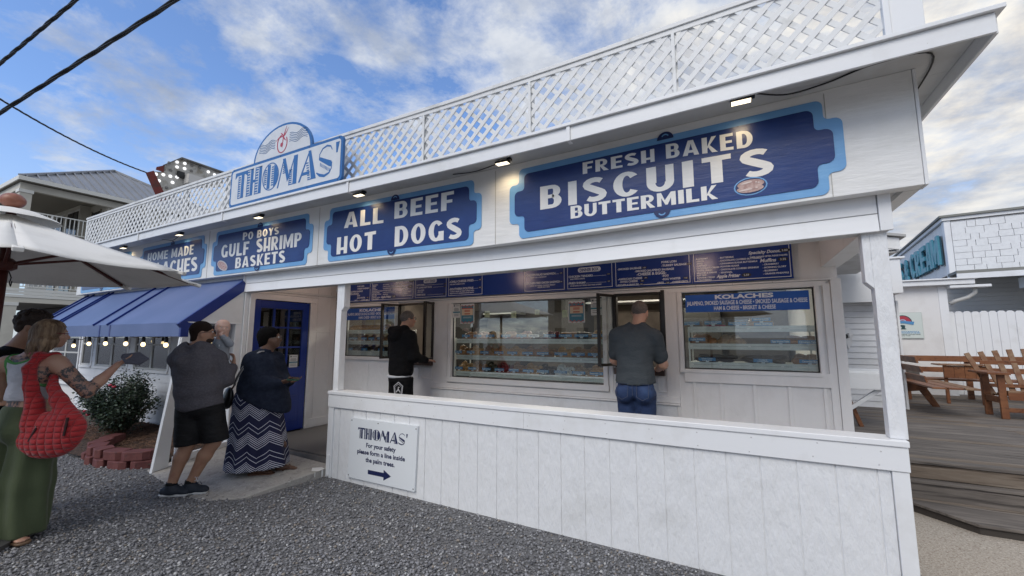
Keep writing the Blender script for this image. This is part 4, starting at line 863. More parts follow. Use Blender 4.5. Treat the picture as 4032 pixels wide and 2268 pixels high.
for x, z, s, lb in ((-.518, 1.775, ['Chocolate Iced', 'Sprinkle'], 'first card from the left on the top shelf of the right window'), (-.298, 1.779, ['Strawberry Glazed', 'Sprinkle'], 'second card from the left on the top shelf of the right window'), (-.062, 1.765, ['Vanilla Iced Glazed', 'Sprinkle'], 'third card from the left on the top shelf of the right window'),
                    (.161, 1.806, 'ORANGE GLAZED', 'upper of the two cards by the orange buns in the right window'), (.177, 1.756, 'ORANGE CREAM FILLED', 'lower of the two cards by the orange buns in the right window'), (-.467, 1.597, 'Apple Fritter', 'Apple Fritter card on the middle shelf of the right window'), (.318, 1.576, 'Tiger Walnut Twist', 'Twist card on the middle shelf of the right window'), (.553, 1.573, 'Cinnamon Twist', 'rightmost card on the middle shelf of the right window'),
                    (-.375, 1.380, ['White Cream', 'Long John'], 'left card on the bottom shelf of the right window'), (.152, 1.378, ['Custard', 'Long John'], 'middle card on the bottom shelf of the right window'), (.552, 1.380, 'Cinnamon Bun', 'rightmost card on the bottom shelf of the right window')): card(x, z, s, lb, .17)
for i, (x, z) in enumerate(((-5.97, 1.60), (-5.84, 1.60), (-5.62, 1.60), (-5.45, 1.60), (-5.25, 1.60), (-5.95, 1.42), (-5.60, 1.42), (-5.22, 1.42))):
    card(x, z, [['Sugar Twist', 'Plain Croissant', 'Glazed Croissant', 'Sausage Roll', 'Cheese Roll'], ['Brownie', 'Fudge', 'Muffin']][i // 5][i % 5], '%s small blue card from the left on the %s shelf of the left window' % (ordn[i % 5], ['upper', 'lower'][i // 5]), .13)
# doughnuts
dmat = {'brown': mat('dough_brown', (.26, .115, .045), .45, bump=(60, .5, 4, (1, 1, 1), .004), vary=((.38, .19, .08), 22, .45, .65)), 'gold': mat('dough_gold', (.42, .22, .075), .4, bump=(60, .5, 4, (1, 1, 1), .004), vary=((.55, .33, .14), 22, .45, .65)),
        'dark': mat('dough_dark', (.035, .018, .012), .35, bump=(60, .4, 3, (1, 1, 1), .003)), 'red': mat('dough_red', (.13, .012, .02), .5), 'powder': mat('dough_powder', (.62, .62, .62), .9, bump=(60, .4, 4, (1, 1, 1), .004)), 'pink': mat('dough_pink', (.48, .30, .28), .5, vary=((.6, .42, .38), 20, .45, .6)), 'tan': mat('dough_tan', (.30, .17, .09), .6, bump=(80, .8, 4, (1, 1, 1), .005), vary=((.45, .32, .2), 50, .45, .6))}
def torus_mesh(Rr, r_, n=16, m=8):
    mb_ = MB(); vs_ = [((Rr + r_ * math.cos(b)) * math.cos(a), (Rr + r_ * math.cos(b)) * math.sin(a), r_ * math.sin(b)) for a in [2 * math.pi * i / n for i in range(n)] for b in [2 * math.pi * j / m for j in range(m)]]
    mb_.add(vs_, [(i * m + j, ((i + 1) % n) * m + j, ((i + 1) % n) * m + (j + 1) % m, i * m + (j + 1) % m) for i in range(n) for j in range(m)]); return mb_
protos = {}
def doughnut(kind, col, x, y, z, label, group, tilt=0, rz=0, sc=1):
    key = (kind, col)
    if key not in protos:
        mb_ = torus_mesh(.031, .017) if kind == 'ring' else MB().ellipsoid((0, 0, 0), .045, .045, .027, 14, 8) if kind == 'ball' else MB().ellipsoid((0, 0, 0), .075, .027, .022, 14, 8) if kind == 'bar' else MB().ellipsoid((0, 0, 0), .055, .04, .025, 10, 7, jit=.13)
        o = mb_.build({'ring': 'ring_doughnut', 'ball': 'filled_doughnut', 'bar': 'long_bun', 'lump': 'fritter'}[kind], dmat[col], smooth=True); protos[key] = o; used = o
    else: used = protos[key].copy(); COL.objects.link(used)
    used.location = (x, y, z); used.rotation_euler = (tilt, rnd.uniform(-.2, .2), rz); used.scale = (sc * 1.22,) * 3; tag(used, label, 'doughnut' if kind in ('ring', 'ball') else 'pastry', group); return used
def pile(kind, col, x0, x1, z, n, desc, where, rows_=2, y0=5.17, lean=.9):
    g_ = desc + ' ' + where; m = max(1, (n + rows_ - 1) // rows_); rn = ['front row', 'second row', 'back row'] if rows_ > 2 else ['front row', 'back row']
    one = desc[:-1] if desc.endswith('s') else desc
    for i in range(n):
        k = i % m; r_ = i // m; cnt = m if (r_ + 1) * m <= n else n - r_ * m
        x = x0 + (x1 - x0) * (k + .5 + .3 * (r_ % 2)) / m; y = y0 + .04 + .05 * r_ + rnd.uniform(-.01, .01)
        zz = z + .026 + .034 * r_ + rnd.uniform(0, .006)
        pos = '' if cnt == 1 else ('left ' if k == 0 else 'right ') if cnt == 2 else ('left ' if k == 0 else 'middle ' if k == 1 else 'right ') if cnt == 3 else ordn[k] + ' ' if k < 10 else 'right end '
        doughnut(kind, col, x, y, zz, one + ', ' + pos + 'in ' + rn[min(r_, len(rn) - 1)] + ', ' + where, g_, tilt=lean + rnd.uniform(-.25, .25), rz=rnd.uniform(-.5, .5))
botk = [('ring', 'gold', 'golden ring doughnuts'), ('ring', 'brown', 'brown ring doughnuts'), ('ring', 'dark', 'dark chocolate ring doughnuts'), ('ring', 'red', 'dark red ring doughnuts'), ('ring', 'brown', 'brown ring doughnuts'), ('ring', 'gold', 'golden ring doughnuts'), ('ring', 'dark', 'dark chocolate ring doughnuts'), ('ring', 'powder', 'white powdered ring doughnuts'), ('ring', 'tan', 'sugared ring doughnuts'), ('ring', 'gold', 'golden ring doughnuts')]
midk = [('ball', 'brown', 'brown filled doughnuts'), ('ball', 'gold', 'golden filled doughnuts'), ('ball', 'brown', 'brown filled doughnuts'), ('ball', 'gold', 'golden filled doughnuts'), ('ball', 'gold', 'golden filled doughnuts'), ('ball', 'brown', 'brown filled doughnuts'), ('ring', 'brown', 'iced ring doughnuts'), ('ball', 'gold', 'golden filled doughnuts'), ('ball', 'brown', 'brown filled doughnuts'), ('ball', 'brown', 'brown filled doughnuts')]
topk = [('ring', 'brown', 'glazed ring doughnuts'), ('ring', 'pink', 'pink iced ring doughnuts'), ('ring', 'tan', 'nut covered ring doughnuts'), ('ring', 'pink', 'pink iced ring doughnuts'), ('ring', 'pink', 'pink iced ring doughnuts'), ('ring', 'dark', 'dark iced ring doughnuts'), ('ring', 'red', 'red iced ring doughnuts'), ('bar', 'brown', 'brown iced bars'), ('bar', 'dark', 'dark iced bars'), ('ring', 'gold', 'golden ring doughnuts')]
for kk, z, nm_, xs_, cnt in ((botk, 1.105, 'bottom', rows[2][0], 7), (midk, 1.340, 'middle', rows[1][0], 7), (topk, 1.575, 'top', rows[0][0], 5)):
    for i, (k_, c_, d_) in enumerate(kk):
        x0 = xs_[i]; x1 = x0 + .195
        pile(k_, c_, x0 - .01, min(x1, -1.45), z, cnt, d_, 'behind %s card on %s shelf' % (ordn[i], nm_), rows_=3 if nm_ != 'top' else 2)
for x, c_, d_ in ((-.44, 'brown', 'apple fritters'), (-.16, 'tan', 'sugared fritters')): pile('lump', c_, x, x + .24, 1.527, 5, d_, 'on middle shelf, right window')
pile('bar', 'dark', -.40, -.05, 1.325, 6, 'dark iced long buns', 'left of bottom shelf, right window', lean=.2); pile('bar', 'dark', .06, .42, 1.325, 6, 'dark iced long buns', 'middle of bottom shelf, right window', lean=.2)
pile('lump', 'brown', .52, .70, 1.325, 4, 'cinnamon buns', 'right end of bottom shelf, right window'); pile('bar', 'brown', .45, .70, 1.527, 4, 'brown twists', 'right end of middle shelf, right window', lean=.3)
pile('lump', 'gold', .14, .34, 1.715, 5, 'orange glazed buns', 'beside the orange cards in the right window', lean=.3)
pile('bar', 'gold', -6.0, -5.15, 1.722, 22, 'golden crescent rolls', 'top tray, left window', lean=.3, rows_=2); pile('ball', 'pink', -5.28, -4.85, 1.722, 6, 'pale rolls', 'on the small tray of the left window', lean=.2)
pile('ring', 'brown', -6.0, -4.9, 1.540, 12, 'brown ring doughnuts', 'on the second shelf of the left window'); pile('ball', 'dark', -6.0, -4.9, 1.372, 12, 'dark buns', 'on the third shelf of the left window'); pile('ball', 'gold', -5.9, -4.9, 1.25, 12, 'small golden rolls', 'at the very bottom of the left window')
clear = glassmat('clear_plastic', (.92, .92, .92), .12)
for x, lb in ((-.515, 'clear clamshell box at the left of the top shelf in the right window'), (-.295, 'second clear clamshell box on the top shelf of the right window'), (-.07, 'third clear clamshell box on the top shelf of the right window')):
    t = thing('clamshell_box', lb, 'plastic box', (x, 5.2, 1.716)); MB().prism([(x, 1.717), (x + .21, 1.717), (x + .195, 1.80), (x + .015, 1.80)], 5.14, 5.30, 'y').build('shell', clear, t, bevel=.006)
    MB().box(x + .01, x + .20, 5.15, 5.29, 1.719, 1.735).build('base', mat('box_pink' if x == -.295 else 'box_brown', (.55, .03, .12) if x == -.295 else (.25, .12, .07), .4), t); MB().box(x + .02, x + .19, 5.16, 5.28, 1.737, 1.775).build('contents', dmat['tan'], t, bevel=.012)

# ------------------------------------------------------------------ door wall (x = -6.15) and blue door
XD = -6.15
dw = MB().box(-6.25, XD, 3.50, 3.555, 0.0, 2.50).box(-6.25, XD, 4.515, 5.0, 0.0, 2.60).box(-6.25, XD, 3.555, 4.515, 2.20, 2.60)
P('door_wall', dw, W_in, bevel=0)
def TX(name, y0, y1, z0, z1, d=.018, m=W_in): return MB().box(XD + .0005, XD + d, y0, y1, z0, z1).build(name, m, stand, bevel=.002)
TX('door_casing', 3.52, 3.592, .14, 2.158, .02); TX('door_casing', 4.497, 4.565, .16, 2.158, .02); TX('door_casing', 3.52, 4.60, 2.16, 2.245, .02); TX('door_cornice', 3.48, 4.62, 2.247, 2.262, .035)
TX('batten', 4.635, 4.652, .30, 2.50, .008); TX('batten', 4.893, 4.908, .30, 2.50, .008); TX('batten', 4.57, 4.99, 1.685, 1.70, .007); TX('baseboard', 4.568, 4.99, .16, .295, .016); TX('soffit_strip', 3.6, 4.985, 2.285, 2.32, .03, m=W_soffit)
dblue = mat('door_blue', (.005, .026, .21), .3, bump=(60, .1, 3)); 
door = thing('entrance_door', 'blue panelled door with nine small window panes in the porch', 'door', (XD, 4.05, .16))
dm = MB(); dx0, dx1 = -6.20, -6.158
ys = [3.70, 3.912, 4.148, 4.385]; zs_ = [2.037, 1.750, 1.448, 1.143]
dm.box(dx0, dx1, 3.595, 3.70, .17, 2.15).box(dx0, dx1, 4.385, 4.492, .17, 2.15).box(dx0, dx1, 3.70, 4.385, 2.037, 2.15).box(dx0, dx1, 3.70, 4.385, .17, 1.143)
dm.build('leaf', dblue, door, bevel=.004)
for y in ys[1:3]: MB().box(dx0, dx1 - .002, y - .012, y + .012, 1.143, 2.037).build('muntin', dblue, door, bevel=.003)
for z in zs_[1:3]:
    for a, b in zip(ys[:-1], ys[1:]): MB().box(dx0, dx1 - .003, a + .013, b - .013, z - .012, z + .012).build('muntin', dblue, door, bevel=.003)
dg_ = glassmat('door_glass', (.35, .36, .38), .12)
for a, b in zip(ys[:-1], ys[1:]):
    for c, e in zip(zs_[1:], zs_[:-1]): MB().box(dx0 + .015, dx0 + .018, a + .001, b - .001, c + .001, e - .001).build('pane', dg_, door)
for a, b in ((3.74, 4.02), (4.07, 4.35)):
    for c, e in ((.32, .62), (.70, 1.05)): MB().box(dx1 - .001, dx1 + .006, a, b, c, e).build('raised_panel', dblue, door, bevel=.004)
kn = MB().lathe((0, 0, 0), [(.006, 0), (.012, .02), (.030, .035), (.034, .055), (.024, .075), (.006, .082)], 16).build('knob', mat('brushed_nickel', (.5, .48, .44), .25, metal=1), door, smooth=True)
kn.location = (dx1 - XD, 3.635 - 4.05, 1.36 - .16); kn.rotation_euler = (0, R(90), 0)
notice(4.19, 4.33, 1.135, 1.325, dx1 + .001, 'white paper notice taped low on the right side of the blue door', door=True)
notice(3.725, 3.775, 1.275, 1.335, dx1 + .001, 'small white sticker under the door knob of the blue door', door=True)
# dim hall behind the door
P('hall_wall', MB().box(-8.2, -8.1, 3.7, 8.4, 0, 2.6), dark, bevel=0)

# ------------------------------------------------------------------ facade left of the porch: lap siding, windows, awning
YL = 3.52
lapm = mat('lap_siding', (.72, .735, .76), .5, bump=(14, .15, 6, (.15, 1, 1), .005), vary=((.60, .61, .62), 3, .5, .8))
P('facade_wall', MB().box(-12.0, -6.16, YL + .025, YL + .10, 0, 1.0).box(-12.0, -6.16, YL + .025, YL + .10, 1.82, 2.5).box(-12.0, -11.95, YL + .025, YL + .1, 1.0, 1.82).box(-8.30, -8.05, YL + .025, YL + .1, 1.0, 1.82).box(-9.80, -9.60, YL + .025, YL + .1, 1.0, 1.82).box(-11.38, -11.25, YL + .025, YL + .1, 1.0, 1.82).box(-6.62, -6.16, YL + .025, YL + .1, 1.0, 1.82), W_in, bevel=0)
def lap(y, x0, x1, z): 
    m_ = MB(); m_.prism([(y + .024, z), (y, z + .002), (y + .012, z + .148), (y + .024, z + .148)], x0, x1, 'x'); return m_.build('lap_board', lapm, stand)
for i in range(7): lap(YL, -12.0, -6.20, i * .145 - .02)
for i in range(7, 13):
    z = i * .145 - .02
    for a, b in ((-12.0, -11.95), (-11.38, -11.25), (-9.80, -9.60), (-8.30, -8.05), (-6.62, -6.20)): lap(YL, a, b, z)
wfr = mat('window_frame_grey', (.50, .50, .48), .5); dgl = glassmat('dark_window_glass', (.45, .47, .48), .22)
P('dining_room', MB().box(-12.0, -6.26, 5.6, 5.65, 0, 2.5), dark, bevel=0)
def win(x0, x1, z0=1.0, z1=1.82, split=2):
    fr = MB().box(x0, x1, YL - .02, YL + .05, z0, z0 + .045).box(x0, x1, YL, YL + .05, z1 - .04, z1).box(x0, x0 + .045, YL - .005, YL + .05, z0 + .045, z1 - .04).box(x1 - .045, x1, YL - .005, YL + .05, z0 + .045, z1 - .04).build('window', W_vinyl, stand, bevel=.002)
    W_ = (x1 - x0 - .09) / split
    for i in range(split):
        a, b = x0 + .045 + W_ * i, x0 + .045 + W_ * (i + 1)
        s_ = MB().box(a + .001, a + .03, YL + .005, YL + .03, z0 + .046, z1 - .041).box(b - .03, b - .001, YL + .005, YL + .03, z0 + .046, z1 - .041).box(a + .03, b - .03, YL + .005, YL + .03, z0 + .046, z0 + .08).box(a + .03, b - .03, YL + .004, YL + .03, (z0 + z1) / 2 + .05, (z0 + z1) / 2 + .08)
        s_.build('sash', wfr, fr, bevel=.002); MB().box(a + .03, b - .03, YL + .018, YL + .021, z0 + .08, z1 - .041).build('pane', dgl, fr)
win(-9.60, -8.30); win(-11.25, -9.80); win(-11.95, -11.38, split=1); win(-13.6, -12.05, z0=.62); win(-8.05, -6.62)
P('facade_wall', MB().box(-14.0, -12.001, YL + .03, YL + .10, 0, .62).box(-14.0, -13.6, YL + .03, YL + .1, .62, 1.8).box(-14., -12.001, YL + .03, YL + .1, 1.82, 2.1), W_in, bevel=0)
aw = thing('awning', 'sloping blue standing seam metal awning over the left windows', 'awning', (-9, 3.1, 1.8))
awm = mat('awning_blue', (.10, .145, .29), .5, spec=.4, bump=(6, .08, 4), vary=((.125, .17, .33), 1.5, .4, .7)); awd = mat('awning_trim_blue', (.008, .028, .19), .35)
ax0, ax1 = -11.75, -6.22
seams = [ax0, -11.0, -10.60, -8.88, -8.36, ax1]
allx = sorted([-10.74 - .0, -10.55, -8.875, -8.371]) 
cuts = [ax0] + allx + [ax1]
for a, b in zip(cuts[:-1], cuts[1:]):
    m_ = MB(); m_.add([(a, 2.735, 1.790), (b, 2.735, 1.790), (b, 3.50, 2.470), (a, 3.50, 2.470), (a, 2.735, 1.778), (b, 2.735, 1.778), (b, 3.50, 2.458), (a, 3.50, 2.458)], [(0, 1, 2, 3), (7, 6, 5, 4), (0, 4, 5, 1), (1, 5, 6, 2), (2, 6, 7, 3), (3, 7, 4, 0)]); m_.build('roof_sheet', awm, aw)
for x in allx + [ax0 + .015, ax0 + .30]: MB().beam((x, 2.715, 1.785), (x, 3.50, 2.482), .022, .035).build('seam_rib', awd, aw)
for a, b in ((ax0, -8.66), (-8.62, -8.30), (-8.26, ax1)): MB().box(a, b, 2.725, 2.733, 1.612, 1.785).build('valance', awm, aw)
for x in (-8.64, -8.28): MB().box(x - .018, x + .018, 2.719, 2.7245, 1.61, 1.786).build('valance_cover', awd, aw)
MB().beam((-6.195, 2.715, 1.718), (-6.195, 3.47, 2.36), .045, .13, up=(0, -.65, .76)).build('rake_board', awd, aw, bevel=.003)
MB().box(-6.218, -6.172, 2.712, 2.80, 1.608, 1.80).build('rake_end', awd, aw, bevel=.003)
# white side frame under the awning
xf0, xf1 = -6.215, -6.178
P('gable_panel', MB().prism([(2.80, 1.80), (3.455, 1.80), (3.455, 2.245), (2.92, 1.80)], xf0, xf1, 'x').prism([(2.86, 1.80), (2.93, 1.80), (3.455, 2.25), (3.455, 2.32)], xf0, xf1 - .002, 'x') if False else MB().prism([(2.80, 1.80), (3.455, 1.80), (3.455, 2.29), (2.81, 1.745)][:3] + [(2.875, 1.80)], xf0, xf1, 'x'), W_fascia, bevel=0)
P('gable_panel_trim', MB().box(xf0 - .004, xf1 + .006, 2.78, 3.50, 1.785, 1.803), W_board)
P('slanted_post', MB().prism([(2.565, .0), (2.715, .03), (2.785, 1.80), (2.72, 1.62)], xf0, xf1, 'x'), W_board_v)
P('slanted_post_edge', MB().beam((-6.19, 2.556, 0.0), (-6.19, 2.738, 1.605), .06, .02, up=(0, -1, .1)), W_board_v)
P('stud', MB().box(xf0, xf1, 2.775, 2.825, .14, 1.785), W_board_v); P('stud', MB().box(xf0, xf1, 3.18, 3.225, .17, 1.785), W_board_v); P('stud', MB().box(xf0 - .05, xf1, 3.37, 3.46, .05, 1.785), W_board_v)
P('bottom_rail', MB().prism([(2.76, .02), (3.45, .12), (3.45, .205), (2.76, .14)], xf0, xf1 + .002, 'x'), W_board)
P('jamb_board', MB().box(-6.23, -6.155, 3.462, 3.50, .1, 2.47), W_board_v); 
# string lights under the valance
sl_t = thing('string_lights', 'black string of round warm bulbs hanging below the blue awning edge', 'string lights', (-9, 2.8, 1.6))
bx = [-10.842, -10.41, -9.845, -9.227, -8.609, -7.914, -7.372, -6.725]; bzz = [1.518, 1.49, 1.462, 1.499, 1.506, 1.508, 1.502, 1.499]
pts = []
for i, (x, z) in enumerate(zip(bx, bzz)):
    pts.append((x, 2.80, z + .115))
    if i < 7: pts.append(((x + bx[i + 1]) / 2, 2.80, min(z, bzz[i + 1]) + .10))
MB().tube([(-11.3, 2.80, 1.66)] + pts + [(-6.3, 2.80, 1.63)], .006, 6).build('cord', blk_m, sl_t)
bulb_g = mat('bulb_glow', (1, .9, .7), .2, emit=(1, .74, .38), emit_s=2.0)
for x, z in zip(bx, bzz):
    MB().lathe((x, 2.80, z + .028), [(.010, 0), (.022, .012), (.022, .06), (.012, .088)], 10).build('socket', blk_m, sl_t); MB().ellipsoid((x, 2.80, z), .027, .027, .032, 12, 8).build('bulb', bulb_g, sl_t, smooth=True)

# safety sign on the low wall
sg = thing('safety_sign', "white notice board reading THOMAS' For your safety please form a line inside the palm trees", 'sign', (-3.4, 3.44, .06))
sgm = mat('sign_sheet_white', (.74, .77, .79), .3); ink = mat('sign_ink_navy', (.008, .015, .075), .45)
MB().add([(-3.888, 3.4385, .700), (-2.921, 3.4385, .698), (-2.941, 3.4385, .055), (-3.907, 3.4385, .057), (-3.888, 3.4632, .700), (-2.921, 3.4632, .698), (-2.941, 3.4632, .055), (-3.907, 3.4632, .057)], [(0, 1, 2, 3), (7, 6, 5, 4), (0, 4, 5, 1), (1, 5, 6, 2), (2, 6, 7, 3), (3, 7, 4, 0)]).build('sheet', sgm, sg)
flat('logo_lettering', logotype(-3.768, -3.045, .492, .606), 3.4380, .001, ink, sg)
q = MB()
for s, x0, x1, z, h in (('For your safety', -3.636, -3.206, .408, .046), ('please form a line inside', -3.768, -3.077, .332, .046), ('the palm trees.', -3.637, -3.216, .256, .046)): put_text(q, s, x0, z, h, 3.4372, wd=x1 - x0, off=.03)
q.build('lettering', ink, sg)
flat('arrow', [rect(-3.595, -3.365, .133, .177), [(-3.365, .100), (-3.262, .155), (-3.365, .208)]], 3.4380, .001, ink, sg)
for x, z in ((-3.872, .675), (-3.47, .675), (-2.94, .670), (-3.89, .083), (-2.958, .08)): MB().ellipsoid((x, 3.437, z), .0075, .004, .0075, 8, 5).build('screw', mat('brushed_nickel', (.5, .48, .44), .25, metal=1), sg)
# attic wall behind the fascia so that no daylight leaks over the walls
P('attic_wall', MB().box(-11.95, 0.93, 3.62, 3.66, 2.50, 3.236).box(-11.95, -6.15, 3.47, 3.61, 2.44, 2.52), W_soffit, bevel=0)
P('facade_end_wall', MB().box(-12.03, -12.005, 3.53, 5.6, 0, 2.5), W_in, bevel=0)
P('roof_rear_fascia', MB().box(-12.1, 1.25, 9.28, 9.32, 3.15, 3.29), W_board, bevel=0)

# rear eave of the main building, seen past the corner of the porch -------------------
re = thing('rear_roof', 'small white gabled roof end behind the right corner of the stand', 'roof', (1.5, 8, 2.6))
MB().prism([(1.0, 3.30), (2.16, 3.02), (2.16, 2.985), (1.0, 3.265)], 7.55, 10.0, 'y').build('roof_sheet', mat('roof_edge_grey', (.42, .42, .41), .8), re)
MB().prism([(1.0, 3.262), (2.10, 2.985), (2.10, 2.82), (1.0, 3.06)], 7.60, 7.63, 'y').build('gable_board', W_board, re, bevel=.003)
MB().prism([(1.0, 3.058), (2.05, 2.83), (1.0, 2.78)], 7.61, 7.635, 'y').build('gable_infill', W_board, re)
MB().box(1.0, 2.06, 7.64, 9.9, 2.79, 2.81).build('soffit', W_soffit, re); MB().box(2.065, 2.095, 7.64, 10.0, 2.80, 2.98).build('side_board', W_board, re)

# ------------------------------------------------------------------ deck and steps
wood = mat('grey_deck_wood', (.135, .118, .105), .85, bump=(30, .6, 8, (.06, 1, 1), .006), vary=[((.23, .20, .175), 7, .45, .7, (.15, 1, 1)), ((.06, .052, .047), 26, .52, .66, (.05, 1, 1))])
wood2 = mat('brown_deck_wood', (.16, .125, .095), .85, bump=(30, .6, 8, (.06, 1, 1), .006), vary=[((.24, .20, .16), 7, .45, .7, (.15, 1, 1)), ((.07, .052, .04), 26, .52, .66, (.05, 1, 1))])
deckm = struct(MB().box(.95, 9.5, 6.32, 13.75, -.15, .225).build('deck', mat('deck_shadow', (.03, .027, .025), .9)))
y = 6.27; i = 0
while y < 13.7:
    a = rnd.uniform(-.003, .003); j = 4.2 + (y - 6.3) * -.35 + rnd.uniform(-.2, .2); m_ = wood if rnd.random() < .75 else wood2
    if 1.2 < j < 9: MB().box(.95, j - .002, y, y + .137, .232, .27 + a).build('plank', m_, deckm, bevel=.004); MB().box(j + .002, 9.5, y, y + .137, .232, .268 + a).build('plank', wood if rnd.random() < .6 else wood2, deckm, bevel=.004)
    else: MB().box(.95, 9.5, y, y + .137, .232, .27 + a).build('plank', m_, deckm, bevel=.004)
    y += .1445
st = struct(MB().box(.95, 9.5, 6.215, 6.315, -.3, .05).build('deck_steps', mat('deck_shadow', (.03, .027, .025), .9)))
MB().box(.95, 9.5, 6.285, 6.315, .082, .226).build('riser_board', wood2, st, bevel=.003); MB().box(.95, 9.5, 6.165, 6.283, .052, .080).build('tread_board', wood, st, bevel=.005)
MB().box(.95, 9.5, 6.185, 6.213, -.12, .048).build('riser_board', wood, st, bevel=.003)
MB().prism([(.95, 6.08), (1.50, 6.03), (1.873, 5.585), (9.5, 5.60), (9.5, 5.88), (.95, 6.12)], -.128, -.10, 'z').build('tread_board', wood, st, bevel=.005); MB().prism([(.95, 6.125), (9.5, 5.885), (9.5, 6.18), (.95, 6.18)], -.128, -.101, 'z').build('tread_board', wood2, st, bevel=.004)
MB().prism([(.95, 6.10), (1.51, 6.05), (1.885, 5.61), (9.5, 5.625), (9.5, 6.17), (.95, 6.17)], -.3, -.131, 'z').build('riser_board', mat('dark_riser_wood', (.05, .042, .036), .8, bump=(30, .5, 6, (.1, 1, 1), .005)), st)  # lowest riser in a darker wood tone than the boards above

# white shed with lap siding and the fascia box, seen between the posts
shed = thing('siding_shed', 'white lap sided shed with tall plain fascia board behind the porch', 'building', (1.8, 10.5, .27))
for i in range(18):
    z = .27 + i * .115; m_ = MB(); m_.prism([(10.53, z), (10.505, z + .003), (10.52, z + .112), (10.53, z + .112)], .93, 2.74, 'x'); m_.build('lap_board', lapm, shed)
MB().box(.93, 2.74, 10.531, 10.6, .27, 3.1).build('wall', W_in, shed); MB().box(2.745, 2.78, 10.50, 10.6, .27, 2.3).build('corner_board', W_vinyl, shed)
MB().box(.93, 2.60, 10.18, 10.22, 2.27, 3.06).build('fascia_board', W_vinyl, shed, bevel=.004); MB().box(.93, 2.85, 10.14, 10.6, 3.065, 3.10).build('coping', W_vinyl, shed, bevel=.004)
MB().box(2.605, 2.785, 10.17, 10.60, 2.42, 3.06).build('end_board', W_vinyl, shed, bevel=.004); MB().box(.93, 2.60, 10.225, 10.50, 2.275, 2.285).build('soffit', W_soffit, shed)
MB().box(2.74, 2.775, 10.61, 13.45, .27, 2.9).build('side_wall', W_in, shed)
gc = thing('ghost_cloth', 'thin white cloth with a black hand shape hung on the shed siding', 'decoration', (1.95, 10.4, 1.4))
MB().add([(1.80, 10.42, 1.80), (1.99, 10.44, 1.79), (2.03, 10.40, 1.66), (2.01, 10.43, 1.50), (1.95, 10.41, 1.36), (1.88, 10.44, 1.42), (1.80, 10.42, 1.38), (1.90, 10.36, 1.6)], [(0, 1, 7), (1, 2, 7), (2, 3, 7), (3, 4, 7), (4, 5, 7), (5, 6, 7), (6, 0, 7)]).build('cloth', mat('thin_cloth', (.72, .72, .72), .9), gc)
flat('hand', [ell(1.915, 1.62, .03, .045, 0, 10)] + [[(1.925, 1.60 + .02 * k), (1.965, 1.59 + .025 * k), (1.966, 1.60 + .025 * k), (1.925, 1.615 + .02 * k)] for k in range(4)], 10.355, .004, blk_m, gc)
# white picnic table behind the porch
pt_ = thing('picnic_table', 'white painted picnic table with crossed legs between porch wall and post', 'table', (1.5, 8.1, .27))
MB().box(1.05, 1.98, 8.0, 8.04, .84, 1.08).build('front_board', W_board, pt_, bevel=.005)
for k in range(4): MB().box(1.02, 2.0, 8.05 + .16 * k, 8.20 + .16 * k, 1.06, 1.10).build('top_board', W_board, pt_, bevel=.004)
MB().beam((1.84, 8.12, .84), (1.42, 8.12, .50), .05, .085, up=(0, 1, 0)).build('brace', W_board, pt_, bevel=.003); MB().beam((1.60, 8.5, .86), (1.38, 8.5, .62), .05, .085, up=(0, 1, 0)).build('brace', W_board, pt_, bevel=.003)
bench_b = mat('stained_wood', (.17, .062, .025), .5, bump=(24, .3, 6, (.15, 1, 1), .004), vary=[((.26, .11, .045), 6, .42, .68, (.3, 1, 1)), ((.08, .03, .015), 16, .55, .72)])
MB().beam((1.42, 8.2, .85), (1.60, 8.2, .27), .05, .09, up=(0, 1, 0)).build('leg', bench_b, pt_, bevel=.003)

# white wall with the round poster, roof trim and downspout
pw_ = thing('white_annex', 'white rendered annex wall with small flat roof beside the picket fence', 'building', (3.9, 13.5, .27))
MB().box(2.78, 4.44, 13.46, 13.6, .27, 2.82).build('wall', W_in, pw_); MB().box(4.30, 4.45, 13.44, 13.458, .27, 2.80).build('corner_board', W_vinyl, pw_)
MB().box(3.0, 4.88, 13.26, 13.45, 2.82, 2.93).build('roof_fascia', W_vinyl, pw_, bevel=.004); MB().box(3.0, 4.92, 13.22, 13.6, 2.935, 2.97).build('roof_edge', W_vinyl, pw_, bevel=.004)
MB().box(4.46, 5.15, 13.28, 13.55, 2.74, 2.80).build('gutter', W_vinyl, pw_, bevel=.01); MB().tube([(4.92, 13.42, 2.74), (4.92, 13.44, 2.62), (4.80, 13.46, 2.52), (4.60, 13.48, 2.45), (4.50, 13.5, 2.38)], .045, 10).build('downspout', mat('downspout_grey', (.45, .45, .43), .5), pw_, smooth=True)
po = thing('estate_poster', 'square poster with red sun and blue ribbon logo on the annex wall', 'poster', (3.7, 13.44, 1.6))
x0, x1, z0, z1 = 3.30, 3.961, 1.575, 2.20; yP = 13.44
MB().box(x0, x1, yP - .01, yP, z0, z1).build('board', mat('poster_grey', (.50, .55, .52), .5), po); MB().box(x0 + .012, x1 - .012, yP - .013, yP - .0105, z0 + .012, z1 - .012).build('face', mat('poster_face', (.60, .66, .63), .5), po)
cxp = 3.60; flat('sun_edge', [[(cxp + .175 * math.cos(R(a)), 1.965 + .17 * math.sin(R(a))) for a in range(-10, 191, 10)]], yP - .0135, .002, mat('poster_ink', (.02, .06, .07), .5), po); flat('sun', [[(cxp + .155 * math.cos(R(a)), 1.965 + .15 * math.sin(R(a))) for a in range(-5, 186, 10)]], yP - .016, .002, red, po)
flat('globe', ring(cxp, 1.975, .07, .06, .05, .04, 0, 180, 10) + [ell(cxp, 1.97, .03, .03)], yP - .0185, .002, mat('poster_pale_blue', (.35, .5, .65), .5), po)
